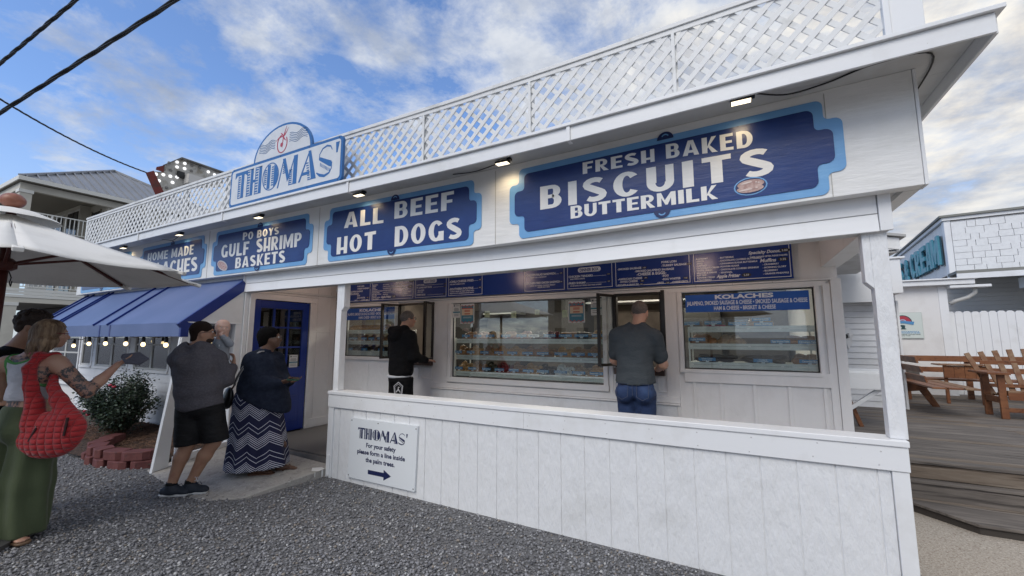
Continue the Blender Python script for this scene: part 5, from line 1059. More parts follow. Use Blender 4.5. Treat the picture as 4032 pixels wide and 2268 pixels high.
flat('ribbon', [[(cxp - .21, 1.975), (cxp - .19, 1.90), (cxp, 1.945), (cxp, 2.0)], [(cxp, 2.0), (cxp, 1.945), (cxp + .19, 1.90), (cxp + .21, 1.975)]], yP - .021, .002, mat('poster_ribbon', (.08, .26, .50), .5), po)
q = MB(); put_text(q, 'THE ISLAND GROUP', cxp, 1.938, .03, yP - .0235, align='c', wd=.30); q.build('ribbon_lettering', mwhite, po) if False else None
flat('palm', [ell(cxp - .02, 1.88, .06, .02), rect(cxp - .05, cxp + .05, 1.80, 1.815), rect(cxp - .03, cxp + .03, 1.815, 1.87)], yP - .0235, .002, mat('poster_ink', (.02, .06, .07), .5), po)
q = MB(); 
for s, z, h, wd in (('EXPERT REAL ESTATE MARKETING &', 1.725, .026, .52), ('UNPARALLELED KNOWLEDGE OF THE AREA', 1.695, .026, .56)): put_text(q, s, cxp + .02, z, h, yP - .0135, align='c', wd=wd, off=.03)
q.build('blue_lettering', mat('poster_ribbon', (.08, .26, .50), .5), po); q = MB()
for s, z, h, wd in (('CALL THE EXPERTS BEFORE YOUR NEXT MOVE!', 1.66, .024, .56), ('REALTOR', 1.63, .02, .2)): put_text(q, s, cxp + .02, z, h, yP - .0135, align='c', wd=wd, off=.03)
q.build('lettering', mat('poster_ink', (.02, .06, .07), .5), po)

# picket fence
fn = thing('picket_fence', 'tall white dog-eared privacy fence behind the wooden furniture', 'fence', (7, 13.65, .27))
x = 4.46; i = 0
while x < 11.5:
    w_ = .136; g_ = rnd.uniform(-.006, .006); zt = 2.205 + g_; MB().prism([(x, .29), (x + w_, .29), (x + w_, zt - .035), (x + w_ - .035, zt), (x + .035, zt), (x, zt - .035)], 13.62 + rnd.uniform(-.004, .004), 13.64, 'y').build('picket', W_board_v, fn, bevel=.002); x += w_ + .005
MB().box(4.46, 11.5, 13.655, 13.69, .6, .7).box(4.46, 11.5, 13.655, 13.69, 1.8, 1.9).build('rail', W_board, fn)

# custard shop with shingled corner and teal letters
cs = thing('cream_shop', 'white building with shingled parapet and raised teal sign letters', 'building', (5.1, 15.2, 0))
az = R(6.4); dn = Vector((math.sin(az), math.cos(az), 0)); nnv = Vector((math.cos(az), -math.sin(az), 0)); C0 = Vector((5.14, 15.19, 0))
def cp(s, t_, z): p = C0 + nnv * s + dn * t_; return (p.x, p.y, z)     # s along the shingled front, t_ going back
def csbox(s0, s1, t0, t1, z0, z1):
    m_ = MB(); m_.add([cp(s0, t0, z0), cp(s1, t0, z0), cp(s1, t1, z0), cp(s0, t1, z0), cp(s0, t0, z1), cp(s1, t0, z1), cp(s1, t1, z1), cp(s0, t1, z1)], [(0, 1, 2, 3), (7, 6, 5, 4), (0, 4, 5, 1), (1, 5, 6, 2), (2, 6, 7, 3), (3, 7, 4, 0)]); return m_
csbox(0.02, 7, .02, 9.5, 3.28, 4.70).build('parapet_wall', W_in, cs); csbox(.03, 7, .9, 9, 0, 3.27).build('lower_wall', mat('cream_siding', (.56, .54, .50), .6), cs)
csbox(-.05, 7.1, -.05, 9.6, 4.72, 4.80).build('parapet_trim', W_vinyl, cs); csbox(-.10, 7.2, -.10, 9.7, 4.805, 4.86).build('parapet_cap', mat('cap_grey', (.22, .22, .20), .8), cs)
csbox(-.005, .11, -.012, .015, 3.30, 4.71).build('corner_board', W_vinyl, cs); csbox(-.012, .015, -.006, .22, 3.18, 4.71).build('corner_board', W_vinyl, cs)
shg = mat('shingle_white', (.76, .77, .78), .55, vary=((.70, .71, .72), 12, .45, .65))
row = 0; z = 3.32
while z < 4.66:
    s = .115 + (row % 2) * .0; k = 0
    while s < 3.2:
        w_ = rnd.choice((.16, .22, .26, .30, .34)); e_ = min(s + w_, 3.2); dzz = rnd.choice((0, 0, -.025)); tk = rnd.uniform(0, .006)
        csbox(s + .005, e_ - .005, -.018 - tk, .018, z + dzz + .004, min(z + .165, 4.69)).build('shingle', shg, cs); s += w_
    z += .168; row += 1
csbox(-.05, 7, -.75, .0, 3.20, 3.27).build('porch_roof', mat('cap_grey', (.22, .22, .20), .8), cs); csbox(-.05, 7, -.76, -.72, 3.06, 3.195).build('porch_fascia', W_vinyl, cs)
csbox(1.12, 7, -1.1, -.2, 2.80, 3.05).build('porch_beam', W_vinyl, cs)
for i in range(14): csbox(.03, 7, .872, .895, 1.55 + i * .115, 1.66 + i * .115).build('lap_board', mat('cream_siding', (.56, .54, .50), .6), cs)
osn = thing('open_sign', 'black sign in a dusty pink frame reading OPEN HOURS on the cream shop porch', 'sign', cp(1.4, -1.12, 2.4))
csbox(1.02, 1.75, -1.18, -1.14, 2.36, 2.74).build('frame', mat('frame_pink', (.30, .13, .15), .6), osn); csbox(1.06, 1.71, -1.20, -1.182, 2.40, 2.70).build('face', blk_m, osn)
q = MB(); fr_ = lambda a, b: cp(a, -1.203, b); put_text(q, 'OPEN', 1.17, 2.575, .085, 0, frame=fr_, off=.04, wd=.46); put_text(q, 'HOURS', 1.24, 2.455, .085, 0, frame=fr_, off=.04, wd=.42); q.build('lettering', mat('sign_cream', (.55, .5, .38), .5), osn)
# letters on the side wall (they read from far to near)
teal = mat('letter_teal', (.10, .36, .44), .5, vary=((.07, .27, .35), 6, .45, .7)); teald = mat('letter_edge', (.03, .09, .12), .6)
csl = thing('sign_letters', 'raised teal capital letters AS & CREAM on the side wall of the cream shop', 'sign lettering', cp(-.05, 3, 3.6))
def letter3d(ch, t_near, t_far, z0, z1):
    if ch == '&':
        v_, f_, w_ = text_geo('&', .03); wd = w_ / .72; pl = [[(v_[i][0] / .72, v_[i][1] / .72) for i in q] for q in f_]
    else: wd, pl = glyph(ch)
    for m_, d0, d1, ox, oz, nme in ((teald, -.035, -.010, -.05, -.035, 'letter_shadow_board'), (teal, -.085, -.037, 0, 0, 'letter')):
        mb_ = MB()
        for k, q in enumerate(pl):
            e = .0012 * (k % 5); vsA = [cp(d0 - e, t_far + (t_near - t_far) * (px / wd) + ox, z0 + (z1 - z0) * py + oz) for px, py in q]; vsB = [cp(d1, t_far + (t_near - t_far) * (px / wd) + ox, z0 + (z1 - z0) * py + oz) for px, py in q]; n = len(q)
            mb_.add(vsA + vsB, [tuple(range(n)), tuple(range(2 * n - 1, n - 1, -1))] + [(i, i + n, (i + 1) % n + n, (i + 1) % n) for i in range(n)])
        mb_.build(nme, m_, csl)
for ch, a, b in (('M', .42, 1.22), ('A', 1.28, 1.88), ('E', 1.95, 2.58), ('R', 2.66, 3.30), ('C', 3.38, 4.05), ('&', 4.42, 5.05), ('S', 5.45, 6.0), ('A', 6.08, 6.62)): letter3d(ch, a, b, 3.60, 4.42)

# wooden furniture on the deck ---------------------------------------------------------
def bx(name, t, a, b, c, d, e, f, m_=bench_b, bevel=.004): return MB().box(a, b, c, d, e, f).build(name, m_, t, bevel=bevel)
slatw = mat('worn_slat_wood', (.25, .16, .095), .7, bump=(24, .3, 6, (1, 1, .15), .004), vary=[((.17, .075, .035), 6, .42, .62)])
ad = thing('slatted_bench', 'reddish wooden garden settee with fanned back slats facing left on the deck', 'bench', (4.3, 10.3, .27))
for (x, y) in ((3.79, 10.50), (3.80, 10.02), (5.0, 10.02)): MB().box(x, x + .09, y, y + .045, .27, .99).build('leg', bench_b, ad, bevel=.004)
bx('arm_rest', ad, 3.66, 3.93, 9.93, 10.62, .99, 1.025); bx('arm_rest', ad, 4.95, 5.2, 9.93, 10.62, .99, 1.025)
for k in range(4): bx('seat_slat', ad, 3.90, 4.98, 10.0 + .13 * k, 10.115 + .13 * k, .70 - .03 * k, .725 - .03 * k, slatw)
bx('seat_apron', ad, 3.89, 5.0, 9.985, 10.005, .58, .70); bx('stretcher', ad, 3.88, 5.0, 10.03, 10.06, .38, .45); bx('side_rail', ad, 3.80, 3.845, 10.06, 10.5, .52, .62); bx('back_rail', ad, 3.85, 5.05, 10.66, 10.69, 1.12, 1.19); bx('back_rail', ad, 3.88, 5.0, 10.52, 10.55, .74, .80)
nS = 9
for k in range(nS):
    xb = 3.93 + 1.02 * k / (nS - 1); fan = (k - (nS - 1) / 2) * .055; xt = xb + fan - .0; top = 1.42 - .012 * abs(k - 4) ** 1.4 + .06
    MB().beam((xb, 10.53, .60), (xt, 10.73, top - .08), .075, .022, up=(0, -1, .25)).build('back_slat', slatw, ad, bevel=.004)
lb_ = thing('garden_bench', 'reddish wooden bench seen from its end beside the right porch post', 'bench', (2.9, 10.9, .27))
MB().prism([(3.02, .27), (3.12, .27), (2.98, .62), (2.78, .66), (2.80, .56)], 10.96, 11.01, 'y').build('side_frame', bench_b, lb_, bevel=.004) if False else None
MB().prism([(3.30, .27), (3.41, .27), (3.20, .72), (3.05, .72)], 11.16, 11.21, 'y').build('leg', bench_b, lb_, bevel=.004); MB().prism([(2.72, .27), (2.82, .27), (2.96, .72), (2.84, .80)], 11.16, 11.21, 'y').build('leg', bench_b, lb_, bevel=.004)
MB().prism([(2.80, .52), (3.22, .58), (3.30, .74), (2.78, .74)], 11.11, 11.155, 'y').build('side_frame', bench_b, lb_, bevel=.004)
for k in range(3): bx('seat_slat', lb_, 2.86 + .20 * k, 3.04 + .20 * k, 9.6, 11.22, .745, .775, slatw if k == 2 else bench_b)
MB().prism([(2.66, 1.30), (2.76, 1.26), (2.92, .62), (2.80, .60)], 11.10, 11.15, 'y').build('back_post', bench_b, lb_, bevel=.004)
for k in range(3): MB().beam((2.70 + .045 * k, 9.6, 1.22 - .16 * k), (2.70 + .045 * k, 11.2, 1.22 - .16 * k), .025, .11, up=(-.25, 0, 1)).build('back_slat', bench_b, lb_, bevel=.004)
bx('arm_rest', lb_, 2.74, 2.98, 11.08, 11.20, 1.12, 1.15)
wb = thing('wall_bench', 'long reddish bench with plank backrest standing along the white fence', 'bench', (4.2, 12.6, .27))
bx('back_plank', wb, 3.05, 5.6, 12.78, 12.82, 1.07, 1.195); bx('back_plank', wb, 3.05, 5.6, 12.72, 12.76, .84, .95); bx('seat_plank', wb, 3.1, 5.7, 12.15, 12.40, .70, .735); bx('seat_plank', wb, 3.1, 5.7, 12.42, 12.66, .70, .735)
for x in (3.2, 4.4, 5.5): bx('leg', wb, x, x + .09, 12.2, 12.29, .27, .70); bx('back_post', wb, x, x + .09, 12.83, 12.90, .27, 1.2)
tb_ = thing('plank_box', 'low slatted wooden box table in front of the fence bench', 'box table', (3.95, 12.0, .75))
bx('top', tb_, 3.62, 4.36, 11.70, 12.1, 1.035, 1.06, slatw)
for k in range(4): bx('plank', tb_, 3.70 + .155 * k, 3.85 + .155 * k, 11.74, 11.765, .79, 1.03)
for x in (3.72, 4.24): bx('leg', tb_, x, x + .05, 11.8, 11.85, .27, 1.03)
ub = thing('grey_planter', 'small grey slatted planter standing by the bench end', 'planter', (3.08, 11.5, .75))
for k in range(3): bx('plank', ub, 2.98 + .09 * k, 3.065 + .09 * k, 11.45, 11.47, .80, 1.02, wood)
bx('body', ub, 3.0, 3.23, 11.475, 11.7, .78, 1.0, wood)

# ------------------------------------------------------------------ umbrella
um = thing('patio_umbrella', 'off-white patio umbrella with dark red wooden ribs and ball finial', 'umbrella', (-5.13, 1.0, 0))
canv = mat('canvas_cream', (.74, .72, .68), .85, bump=(160, .15, 2), vary=((.62, .60, .56), 2.5, .5, .75)); redw = mat('mahogany', (.075, .016, .012), .4, bump=(30, .2, 4, (1, 1, .2), .003))
U = Vector((-5.13, 1.0, 0)); Rr = 1.30; a0 = 36; zh, za = 2.15, 2.60
def upt(a, f, dz=0): return U + Vector((Rr * f * math.cos(R(a)), Rr * f * math.sin(R(a)), za + (zh - za) * f ** .93 + dz))
for k in range(8):
    A, Bq = a0 + 45 * k, a0 + 45 * (k + 1); vs_ = []; n1, n2 = 10, 8
    for i in range(n1 + 1):
        f = .02 + (1 - .02) * i / n1
        for j in range(n2 + 1):
            t_ = j / n2; p = upt(A, f).lerp(upt(Bq, f), t_); s_ = math.sin(math.pi * t_); p.z -= .022 * s_ * f; p.x -= (p.x - U.x) * .05 * s_ * (f > .9) ; p.y -= (p.y - U.y) * .05 * s_ * (f > .9); vs_.append(p)
    m_ = MB().add(vs_, [(i * (n2 + 1) + j, (i + 1) * (n2 + 1) + j, (i + 1) * (n2 + 1) + j + 1, i * (n2 + 1) + j + 1) for i in range(n1) for j in range(n2)]); o_ = m_.build('canopy_panel', canv, um, smooth=True); sd_ = o_.modifiers.new('s', 'SOLIDIFY'); sd_.thickness = .004
    MB().beam(upt(A, .03, -.022), upt(A, .955, -.022), .022, .022).build('rib', redw, um, bevel=.003); MB().beam(U + Vector((.05 * math.cos(R(A)), .05 * math.sin(R(A)), 2.185)), upt(A, .50, -.035), .018, .02).build('strut', redw, um, bevel=.002)
    MB().beam(upt(A, .93, -.02), upt(A, 1.015, -.012), .05, .03).build('corner_pocket', canv, um, bevel=.006)
vs_ = [];
for i in range(4):
    for k in range(16): f = (.03, .12, .20, .225)[i]; vs_.append(U + Vector((Rr * f * math.cos(R(22.5 * k + a0)), Rr * f * math.sin(R(22.5 * k + a0)), (za + .045, za + .02, za - .025, za - .048)[i])))
MB().add(vs_, [(i * 16 + k, (i + 1) * 16 + k, (i + 1) * 16 + (k + 1) % 16, i * 16 + (k + 1) % 16) for i in range(3) for k in range(16)] + [tuple(range(16))]).build('vent_cap', canv, um, smooth=True)
MB().tube([U + Vector((0, 0, .02)), U + Vector((0, 0, 2.6))], .030, 14).build('pole', redw, um, smooth=True); MB().lathe(U + Vector((0, 0, 2.13)), [(.045, 0), (.075, .02), (.075, .07), (.045, .10)], 12).build('runner', redw, um)
MB().lathe(U, [(.24, .0), (.25, .05), (.12, .08), (.05, .30), (.04, .30)], 20).build('base', mat('umbrella_base', (.06, .06, .06), .6), um)
MB().ellipsoid(U + Vector((0, 0, 2.705)), .075, .075, .062, 20, 12).build('finial', mat('terracotta_ball', (.24, .085, .05), .45, bump=(20, .3, 5), vary=((.36, .16, .11), 7, .45, .65)), um, smooth=True)
hk = [U + Vector((.06, .02, 2.12)), U + Vector((.09, .03, 2.07)), U + Vector((.06, .03, 2.03)), U + Vector((.10, .03, 2.0)), U + Vector((.12, .03, 2.04))]
MB().tube(hk, .004, 6).build('pulley_cord', blk_m, um)

# overhead cables -----------------------------------------------------------------------
def cable(pts, r, label, n=14, twist=True):
    a, b, sag = Vector(pts[0]), Vector(pts[1]), pts[2]; P_ = []
    for i in range(n * 4 + 1): t_ = i / (n * 4); p = a.lerp(b, t_); p.z -= sag * 4 * t_ * (1 - t_); P_.append(p)
    m_ = MB()
    if twist:
        for ph in (0, 2.1, 4.2):
            m_.tube([p + Vector((0, math.cos(i * 1.1 + ph), math.sin(i * 1.1 + ph))) * r * .55 for i, p in enumerate(P_)], r * .55, 6)
        m_.mi = 0
    else: m_.tube(P_, r, 6)
    return tag(m_.build('overhead_cable', blk_m, smooth=True), label, 'power cable')
cable(((-11.11, 1.125, 4.83), (-2.29, 1.71, 5.70), .02), .021, 'upper left thick black overhead power cable')
cable(((-11.85, .63, 3.40), (1.38, 2.52, 5.88), .02), .022, 'longer thick black overhead cable crossing below the upper one')
o_ = cable(((-7.6, .9, 4.60), (-8.80, 3.14, 4.42), .10), .012, 'thinner sagging black cable running down to the red arrow sign', 12)
cable(((-29, -4, 6.8), (-29.5, 10.5, 6.1), .35), .02, 'thin wire running in front of the balcony of the white house', twist=False); cable(((-28, -4, 9.2), (-29.7, 8.5, 6.0), .5), .02, 'second thin wire crossing in front of the white house', twist=False)

# bulb-studded arrow sign on the roof behind the lattice --------------------------------
mq = thing('marquee_arrow', 'old white arrow sign studded with bulbs with rusty red edges on the roof', 'sign', (-9.5, 3.9, 4.4))
mw = mat('marquee_white', (.50, .48, .44), .7, bump=(30, .4, 5), vary=[((.30, .27, .22), 5, .48, .62), ((.16, .13, .10), 14, .62, .7)]); mr = mat('marquee_red', (.16, .02, .014), .6, bump=(40, .4, 4), vary=((.10, .03, .02), 10, .5, .65))
face = [(3.49, 4.70), (3.62, 4.74), (3.64, 4.86), (3.893, 5.10), (4.66, 5.08), (4.72, 4.80), (4.00, 4.52), (3.745, 4.23)]
MB().prism([(y, z) for y, z in face], -9.52, -9.50, 'x').build('face_panel', mw, mq)
def edge(a, b, nme, m_, wd=.30):
    MB().add([(-9.50, *a), (-9.50, *b), (-9.50 - wd, *b), (-9.50 - wd, *a)] + [(-9.50, a[0] + .006, a[1] + .01), (-9.50, b[0] + .006, b[1] + .01), (-9.50 - wd, b[0] + .006, b[1] + .01), (-9.50 - wd, a[0] + .006, a[1] + .01)], [(0, 1, 2, 3), (7, 6, 5, 4), (0, 4, 5, 1), (1, 5, 6, 2), (2, 6, 7, 3), (3, 7, 4, 0)]).build(nme, m_, mq)
MB().prism([(3.375, 4.63), (3.49, 4.712), (3.742, 4.225), (3.612, 4.15)], -9.49, -9.47, 'x').build('red_edge', mr, mq, bevel=.004); MB().prism([(3.525, 4.745), (3.53, 4.80), (3.645, 4.875), (3.645, 4.74)], -9.495, -9.475, 'x').build('red_edge', mr, mq)
grey_ = mat('marquee_edge', (.16, .155, .15), .6)
for a, b in (((3.64, 4.875), (3.893, 5.115)), ((3.893, 5.115), (4.68, 5.095))): MB().beam((-9.47, *a), (-9.47, *b), .10, .02).build('rim', grey_, mq)
MB().beam((-9.46, 3.75, 4.24), (-9.46, 4.02, 4.53), .05, .02).build('rim', grey_, mq)
bulb_w = mat('bulb_white', (.9, .9, .9), .25, emit=(.95, .96, 1), emit_s=.7); bulb_d = mat('bulb_socket', (.20, .19, .18), .5)
def mpos(a, b): 
    u, v = a / 1.932, 400 + b / 1.932     # kept as plain numbers below
    return u, v
for (y, z), on in (((3.845, 5.02), 1), ((3.975, 5.04), 1), ((3.853, 4.92), 1), ((3.98, 4.935), 1), ((3.535, 4.66), 1), ((3.648, 4.69), 1), ((3.59, 4.55), 1), ((3.76, 4.70), 1), ((3.87, 4.72), 1), ((3.805, 4.59), 1), ((4.40, 5.02), 1), ((4.52, 5.0), 1),
                   ((3.72, 4.955), 0), ((3.645, 4.80), 0), ((3.755, 4.82), 0), ((4.10, 5.05), 0), ((4.24, 5.06), 0), ((4.10, 4.93), 0), ((3.62, 4.40), 0), ((3.72, 4.46), 0)):
    MB().ellipsoid((-9.49, y, z), .02 if on else .012, .030, .030, 12, 6).build('bulb', bulb_w if on else bulb_d, mq, smooth=True)
MB().box(-9.49, -9.30, 3.98, 4.24, 4.62, 4.80).build('junction_box', mat('box_white', (.6, .58, .55), .6), mq); MB().box(-9.495, -9.44, 3.86, 3.97, 4.72, 4.84).build('dark_opening', blk_m, mq)
MB().beam((-9.6, 4.1, 3.3), (-9.6, 4.1, 4.6), .08, .08).build('steel_post', grey_, mq)
# cluttered white framing behind the lattice
ob = thing('roof_sign_frame', 'white wooden frame standing on the roof behind the left lattice', 'frame', (-10.5, 4.2, 3.3))
for x in (-11.0, -10.0, -9.0, -8.0): MB().box(x, x + .09, 4.4, 4.49, 3.33, 4.3).build('upright', W_lat, ob)
for z in (3.6, 4.0): MB().box(-11.2, -7.6, 4.37, 4.398, z, z + .16).build('board', mat('box_white', (.6, .58, .55), .6), ob)

# ------------------------------------------------------------------ three storey white house on the left
hs = thing('white_house', 'three storey cream house with grey metal hip roof and deep balconies', 'building', (-35, 11, 0))
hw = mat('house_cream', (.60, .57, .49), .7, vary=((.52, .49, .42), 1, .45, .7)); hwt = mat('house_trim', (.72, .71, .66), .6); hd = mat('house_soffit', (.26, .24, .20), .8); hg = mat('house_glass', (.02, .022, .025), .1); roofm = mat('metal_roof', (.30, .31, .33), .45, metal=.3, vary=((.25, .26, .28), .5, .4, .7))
ex0, ex1, ey0, ey1, ez = -29.9, -41.0, 5.94, 16.5, 9.30; ap = (-35.2, 10.9, 12.35)
cor = [(ex0, ey0, ez), (ex0, ey1, ez), (ex1, ey1, ez), (ex1, ey0, ez)]
for i in range(4):
    a, b = cor[i], cor[(i + 1) % 4]; MB().add([a, b, ap], [(0, 1, 2)]).build('roof_plane', roofm, hs)
for k in range(24):
    y = ey0 + (ey1 - ey0) * (k + .5) / 24; tt = (y - ey0) / (ap[1] - ey0) if y < ap[1] else (ey1 - y) / (ey1 - ap[1])
    MB().beam((ex0, y, ez + .04), (ex0 + (ap[0] - ex0) * tt, y, ez + (ap[2] - ez) * tt + .04), .05, .09).build('roof_seam', roofm, hs)
for a in cor: MB().beam((a[0], a[1], a[2] + .05), (ap[0], ap[1], ap[2] + .05), .16, .12).build('hip_cap', roofm, hs)
MB().box(ex1, ex0, ey0, ey1, 9.16, 9.29).build('eave_soffit', hd, hs); MB().box(ex0, ex0 + .05, ey0 - .05, ey1, 9.14, 9.34).box(ex1, ex0 - .002, ey0 - .05, ey0 - .002, 9.14, 9.34).build('eave_fascia', hwt, hs)
# body: walls set back from the balconies
for z0, z1, nme in ((6.7, 9.15, 'upper'), (3.95, 6.6, 'middle'), (0, 3.27, 'ground')):
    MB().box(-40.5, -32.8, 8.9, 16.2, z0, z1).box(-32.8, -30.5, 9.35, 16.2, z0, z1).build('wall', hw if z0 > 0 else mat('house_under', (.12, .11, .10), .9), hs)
for z in (3.27, 6.42): 
    MB().box(-40.6, -30.3, 6.1, 9.6, z + .05, z + .38).build('balcony_floor', hd, hs); MB().box(-30.3, -30.2, 6.05, 16.2, z, z + .22).box(-40.6, -30.302, 6.05, 6.12, z, z + .22).build('floor_band', hw, hs)
    for j in range(3): MB().box(-30.24 + .02 * (j % 2), -30.18, 6.0, 16.2, z + .24 + .15 * j, z + .375 + .15 * j).build('band_board', hwt, hs) if z < 4 else None
MB().box(-30.5, -30.25, 6.05, 16.2, 8.78, 9.12).box(-40.6, -30.502, 6.05, 6.3, 8.78, 9.12).build('porch_beam', hw, hs)
for z0, z1 in ((6.8, 8.78), (3.7, 6.42), (0, 3.27)):
    for y in (6.05, 12.0): MB().box(-30.62, -30.2, y, y + .42, z0, z1).build('column', hw, hs)
    MB().box(-30.66, -30.16, 6.01, 6.51, z1 - .16, z1 - .002).build('column_cap', hwt, hs); MB().box(-36.6, -36.2, 6.05, 6.47, z0, z1).build('column', hw, hs)
for z in (6.80, 3.95):
    rt_, rb = z + .92, z + .08
    MB().box(-30.34, -30.26, 6.48, 9.3, rt_, rt_ + .05).build('hand_rail', hwt, hs); MB().box(-30.33, -30.27, 6.48, 9.3, rb, rb + .04).build('foot_rail', hwt, hs); MB().box(-36.2, -30.64, 6.2, 6.27, rt_, rt_ + .05).build('hand_rail', hwt, hs)
    for k in range(17): y = 6.6 + .165 * k; wd = .035 if k % 8 == 4 else .014; MB().box(-30.3 - wd, -30.3 + wd, y - wd, y + wd, rb + .04, rt_).build('baluster', hwt, hs)
    for k in range(20): x = -30.8 - .27 * k; MB().box(x - .014, x + .014, 6.22, 6.25, rb + .04, rt_).build('baluster', hwt, hs)
    for x0, x1 in ((-34.4, -33.6), (-33.5, -32.9), (-36.4, -35.2)): MB().box(x0, x1, 8.86, 8.895, z + .05, z + 2.0).build('glass_door', hg, hs); MB().box(x0 - .1, x1 + .1, 8.88, 8.898, z + 2.0, z + 2.12).build('door_head', hwt, hs)
    MB().box(-32.4, -31.3, 9.30, 9.345, z + .4, z + 1.9).build('window', hg, hs)
    MB().box(-32.5, -32.402, 9.30, 9.347, z + .3, z + 2.0).box(-31.298, -31.2, 9.30, 9.347, z + .3, z + 2.0).build('window_trim', mat('house_trim_dark', (.30, .26, .20), .7), hs)
    for y in (10.2, 12.6): MB().box(-30.499, -30.46, y, y + .9, z + .5, z + 1.8).build('window', hg, hs)
for i in range(17): MB().box(-30.505, -30.475, 9.36, 16.2, 6.75 + .14 * i, 6.865 + .14 * i).build('lap_board', hw, hs)
pc = thing('parked_suv', 'dark car parked in the shade under the white house', 'car', (-34, 8, 0))
MB().prism([(-36.4, .35), (-31.8, .35), (-31.7, .85), (-32.6, 1.0), (-33.4, 1.5), (-35.6, 1.52), (-36.3, 1.0), (-36.5, .8)], 7.2, 9.0, 'y').build('body', mat('car_paint', (.05, .05, .055), .2, metal=.4), pc, bevel=.08)
for x in (-35.6, -32.6): MB().prism([(x + .36 * math.cos(R(a)), .36 + .36 * math.sin(R(a))) for a in range(0, 360, 20)], 7.12, 7.38, 'y').build('wheel', blk_m, pc)
# more distant rows of trees and buildings behind the camera are only seen as reflections
def far_house(x, y, w_, d_, h_, col, label):
    t = thing('distant_building', label, 'building', (x, y, 0)); MB().box(x - w_ / 2, x + w_ / 2, y - d_ / 2, y + d_ / 2, 0, h_).build('wall', mat('far_wall_%d' % int(abs(x)), col, .8), t)
    MB().prism([(x - w_ / 2 - .4, h_ + .01), (x + w_ / 2 + .4, h_ + .01), (x, h_ + 2.2)], y - d_ / 2 - .3, y + d_ / 2 + .3, 'y').build('roof', mat('far_roof', (.10, .10, .11), .7), t)
    for i in range(int(w_ // 2.2)):
        for zz in (1.2, 4.0):
            if zz + 1.3 < h_: MB().box(x - w_ / 2 + .7 + 2.2 * i, x - w_ / 2 + 1.8 + 2.2 * i, y + d_ / 2, y + d_ / 2 + .03, zz, zz + 1.3).build('window', hg, t)
far_house(-8, -32, 16, 9, 5.5, (.35, .32, .28), 'low tan building across the car park behind the viewer'); far_house(13, -30, 14, 9, 6.2, (.45, .46, .47), 'grey two storey building across the car park behind the viewer'); far_house(-32, -24, 12, 10, 7, (.4, .36, .3), 'tan building far left across the car park behind the viewer')
u2 = thing('patio_umbrella', 'dark closed-weave umbrella behind the viewer, seen only as a reflection', 'umbrella', (-.6, -2.6, 0)); du = mat('canvas_dark', (.05, .05, .055), .9); Uc = Vector((-.6, -2.6, 0))
MB().add([Uc + Vector((0, 0, 2.75))] + [Uc + Vector((1.5 * math.cos(R(45 * k)), 1.5 * math.sin(R(45 * k)), 2.2)) for k in range(8)], [(0, k + 1, (k + 1) % 8 + 1) for k in range(8)]).build('canopy', du, u2); MB().tube([Uc, Uc + Vector((0, 0, 2.74))], .03, 10).build('pole', redw, u2); MB().ellipsoid(Uc + Vector((0, 0, 2.82)), .07, .07, .07).build('finial', blk_m, u2, smooth=True)

# ------------------------------------------------------------------ rose bush
rb_ = thing('rose_bush', 'dark green rose bush with a few red blooms against the white siding', 'shrub', (-8.35, 2.98, .1))
leafm = [mat('rose_leaf', (.022, .042, .024), .5, vary=((.034, .058, .030), 8, .4, .7)), mat('rose_leaf_dark', (.011, .021, .015), .5), mat('rose_leaf_light', (.05, .075, .042), .45)]
stem_m = mat('rose_stem', (.09, .05, .03), .7)
rs = np.random.RandomState(5); bc = Vector((-8.38, 2.98, .60))
stems = MB(); tips = []
for k in range(70):
    a = rs.rand() * 6.283; r_ = .15 + .85 * rs.rand() ** .5; e = Vector((bc.x + .64 * r_ * math.cos(a), bc.y + .46 * r_ * math.sin(a), .32 + .80 * (1 - .55 * r_ * r_) * (.55 + .5 * rs.rand())))
    e.y = min(e.y, 3.49); s_ = Vector((bc.x + .08 * math.cos(a), bc.y + .06 * math.sin(a), .10)); m = s_.lerp(e, .5) + Vector((0, 0, .08)); stems.tube([s_, m, e], [.010, .007, .003], 5); tips.append((s_, m, e))
stems.build('stem', stem_m, rb_)
lf = MB()
for k in range(15000):
    s_, m, e = tips[rs.randint(len(tips))]; t_ = .25 + .8 * rs.rand(); p = (s_.lerp(m, t_ * 2) if t_ < .5 else m.lerp(e, t_ * 2 - 1)) + Vector(rs.randn(3) * .055)
    if p.y > 3.5 or p.z < .14: continue
    d = Vector(rs.randn(3)); d.z *= .5; d.normalize(); n_ = Vector(rs.randn(3) * .6 + np.array([.2, -.3, 1])).normalized(); sd2 = d.cross(n_).normalized(); L = .026 + .022 * rs.rand(); lf.mi = int(rs.choice(3, p=[.55, .3, .15]))
    lf.add([p, p + d * L * .5 + sd2 * L * .33 + n_ * .002, p + d * L, p + d * L * .5 - sd2 * L * .33 + n_ * .002], [(0, 1, 2, 3)])
stuff(lf.build('foliage', leafm, rb_))
bloom = mat('rose_bloom', (.42, .02, .05), .5)
for (x, y, z) in ((-8.10, 2.74, .90), (-8.03, 2.76, .88), (-8.50, 2.62, .52), (-8.44, 2.64, .47)):
    m_ = MB()
    for j in range(9): a = j * 2.4; q_ = Vector((math.cos(a), math.sin(a), .6)); m_.ellipsoid(Vector((x, y, z)) + q_ * .012, .018, .012, .016, 6, 4)
    m_.build('bloom', bloom, rb_, smooth=True)
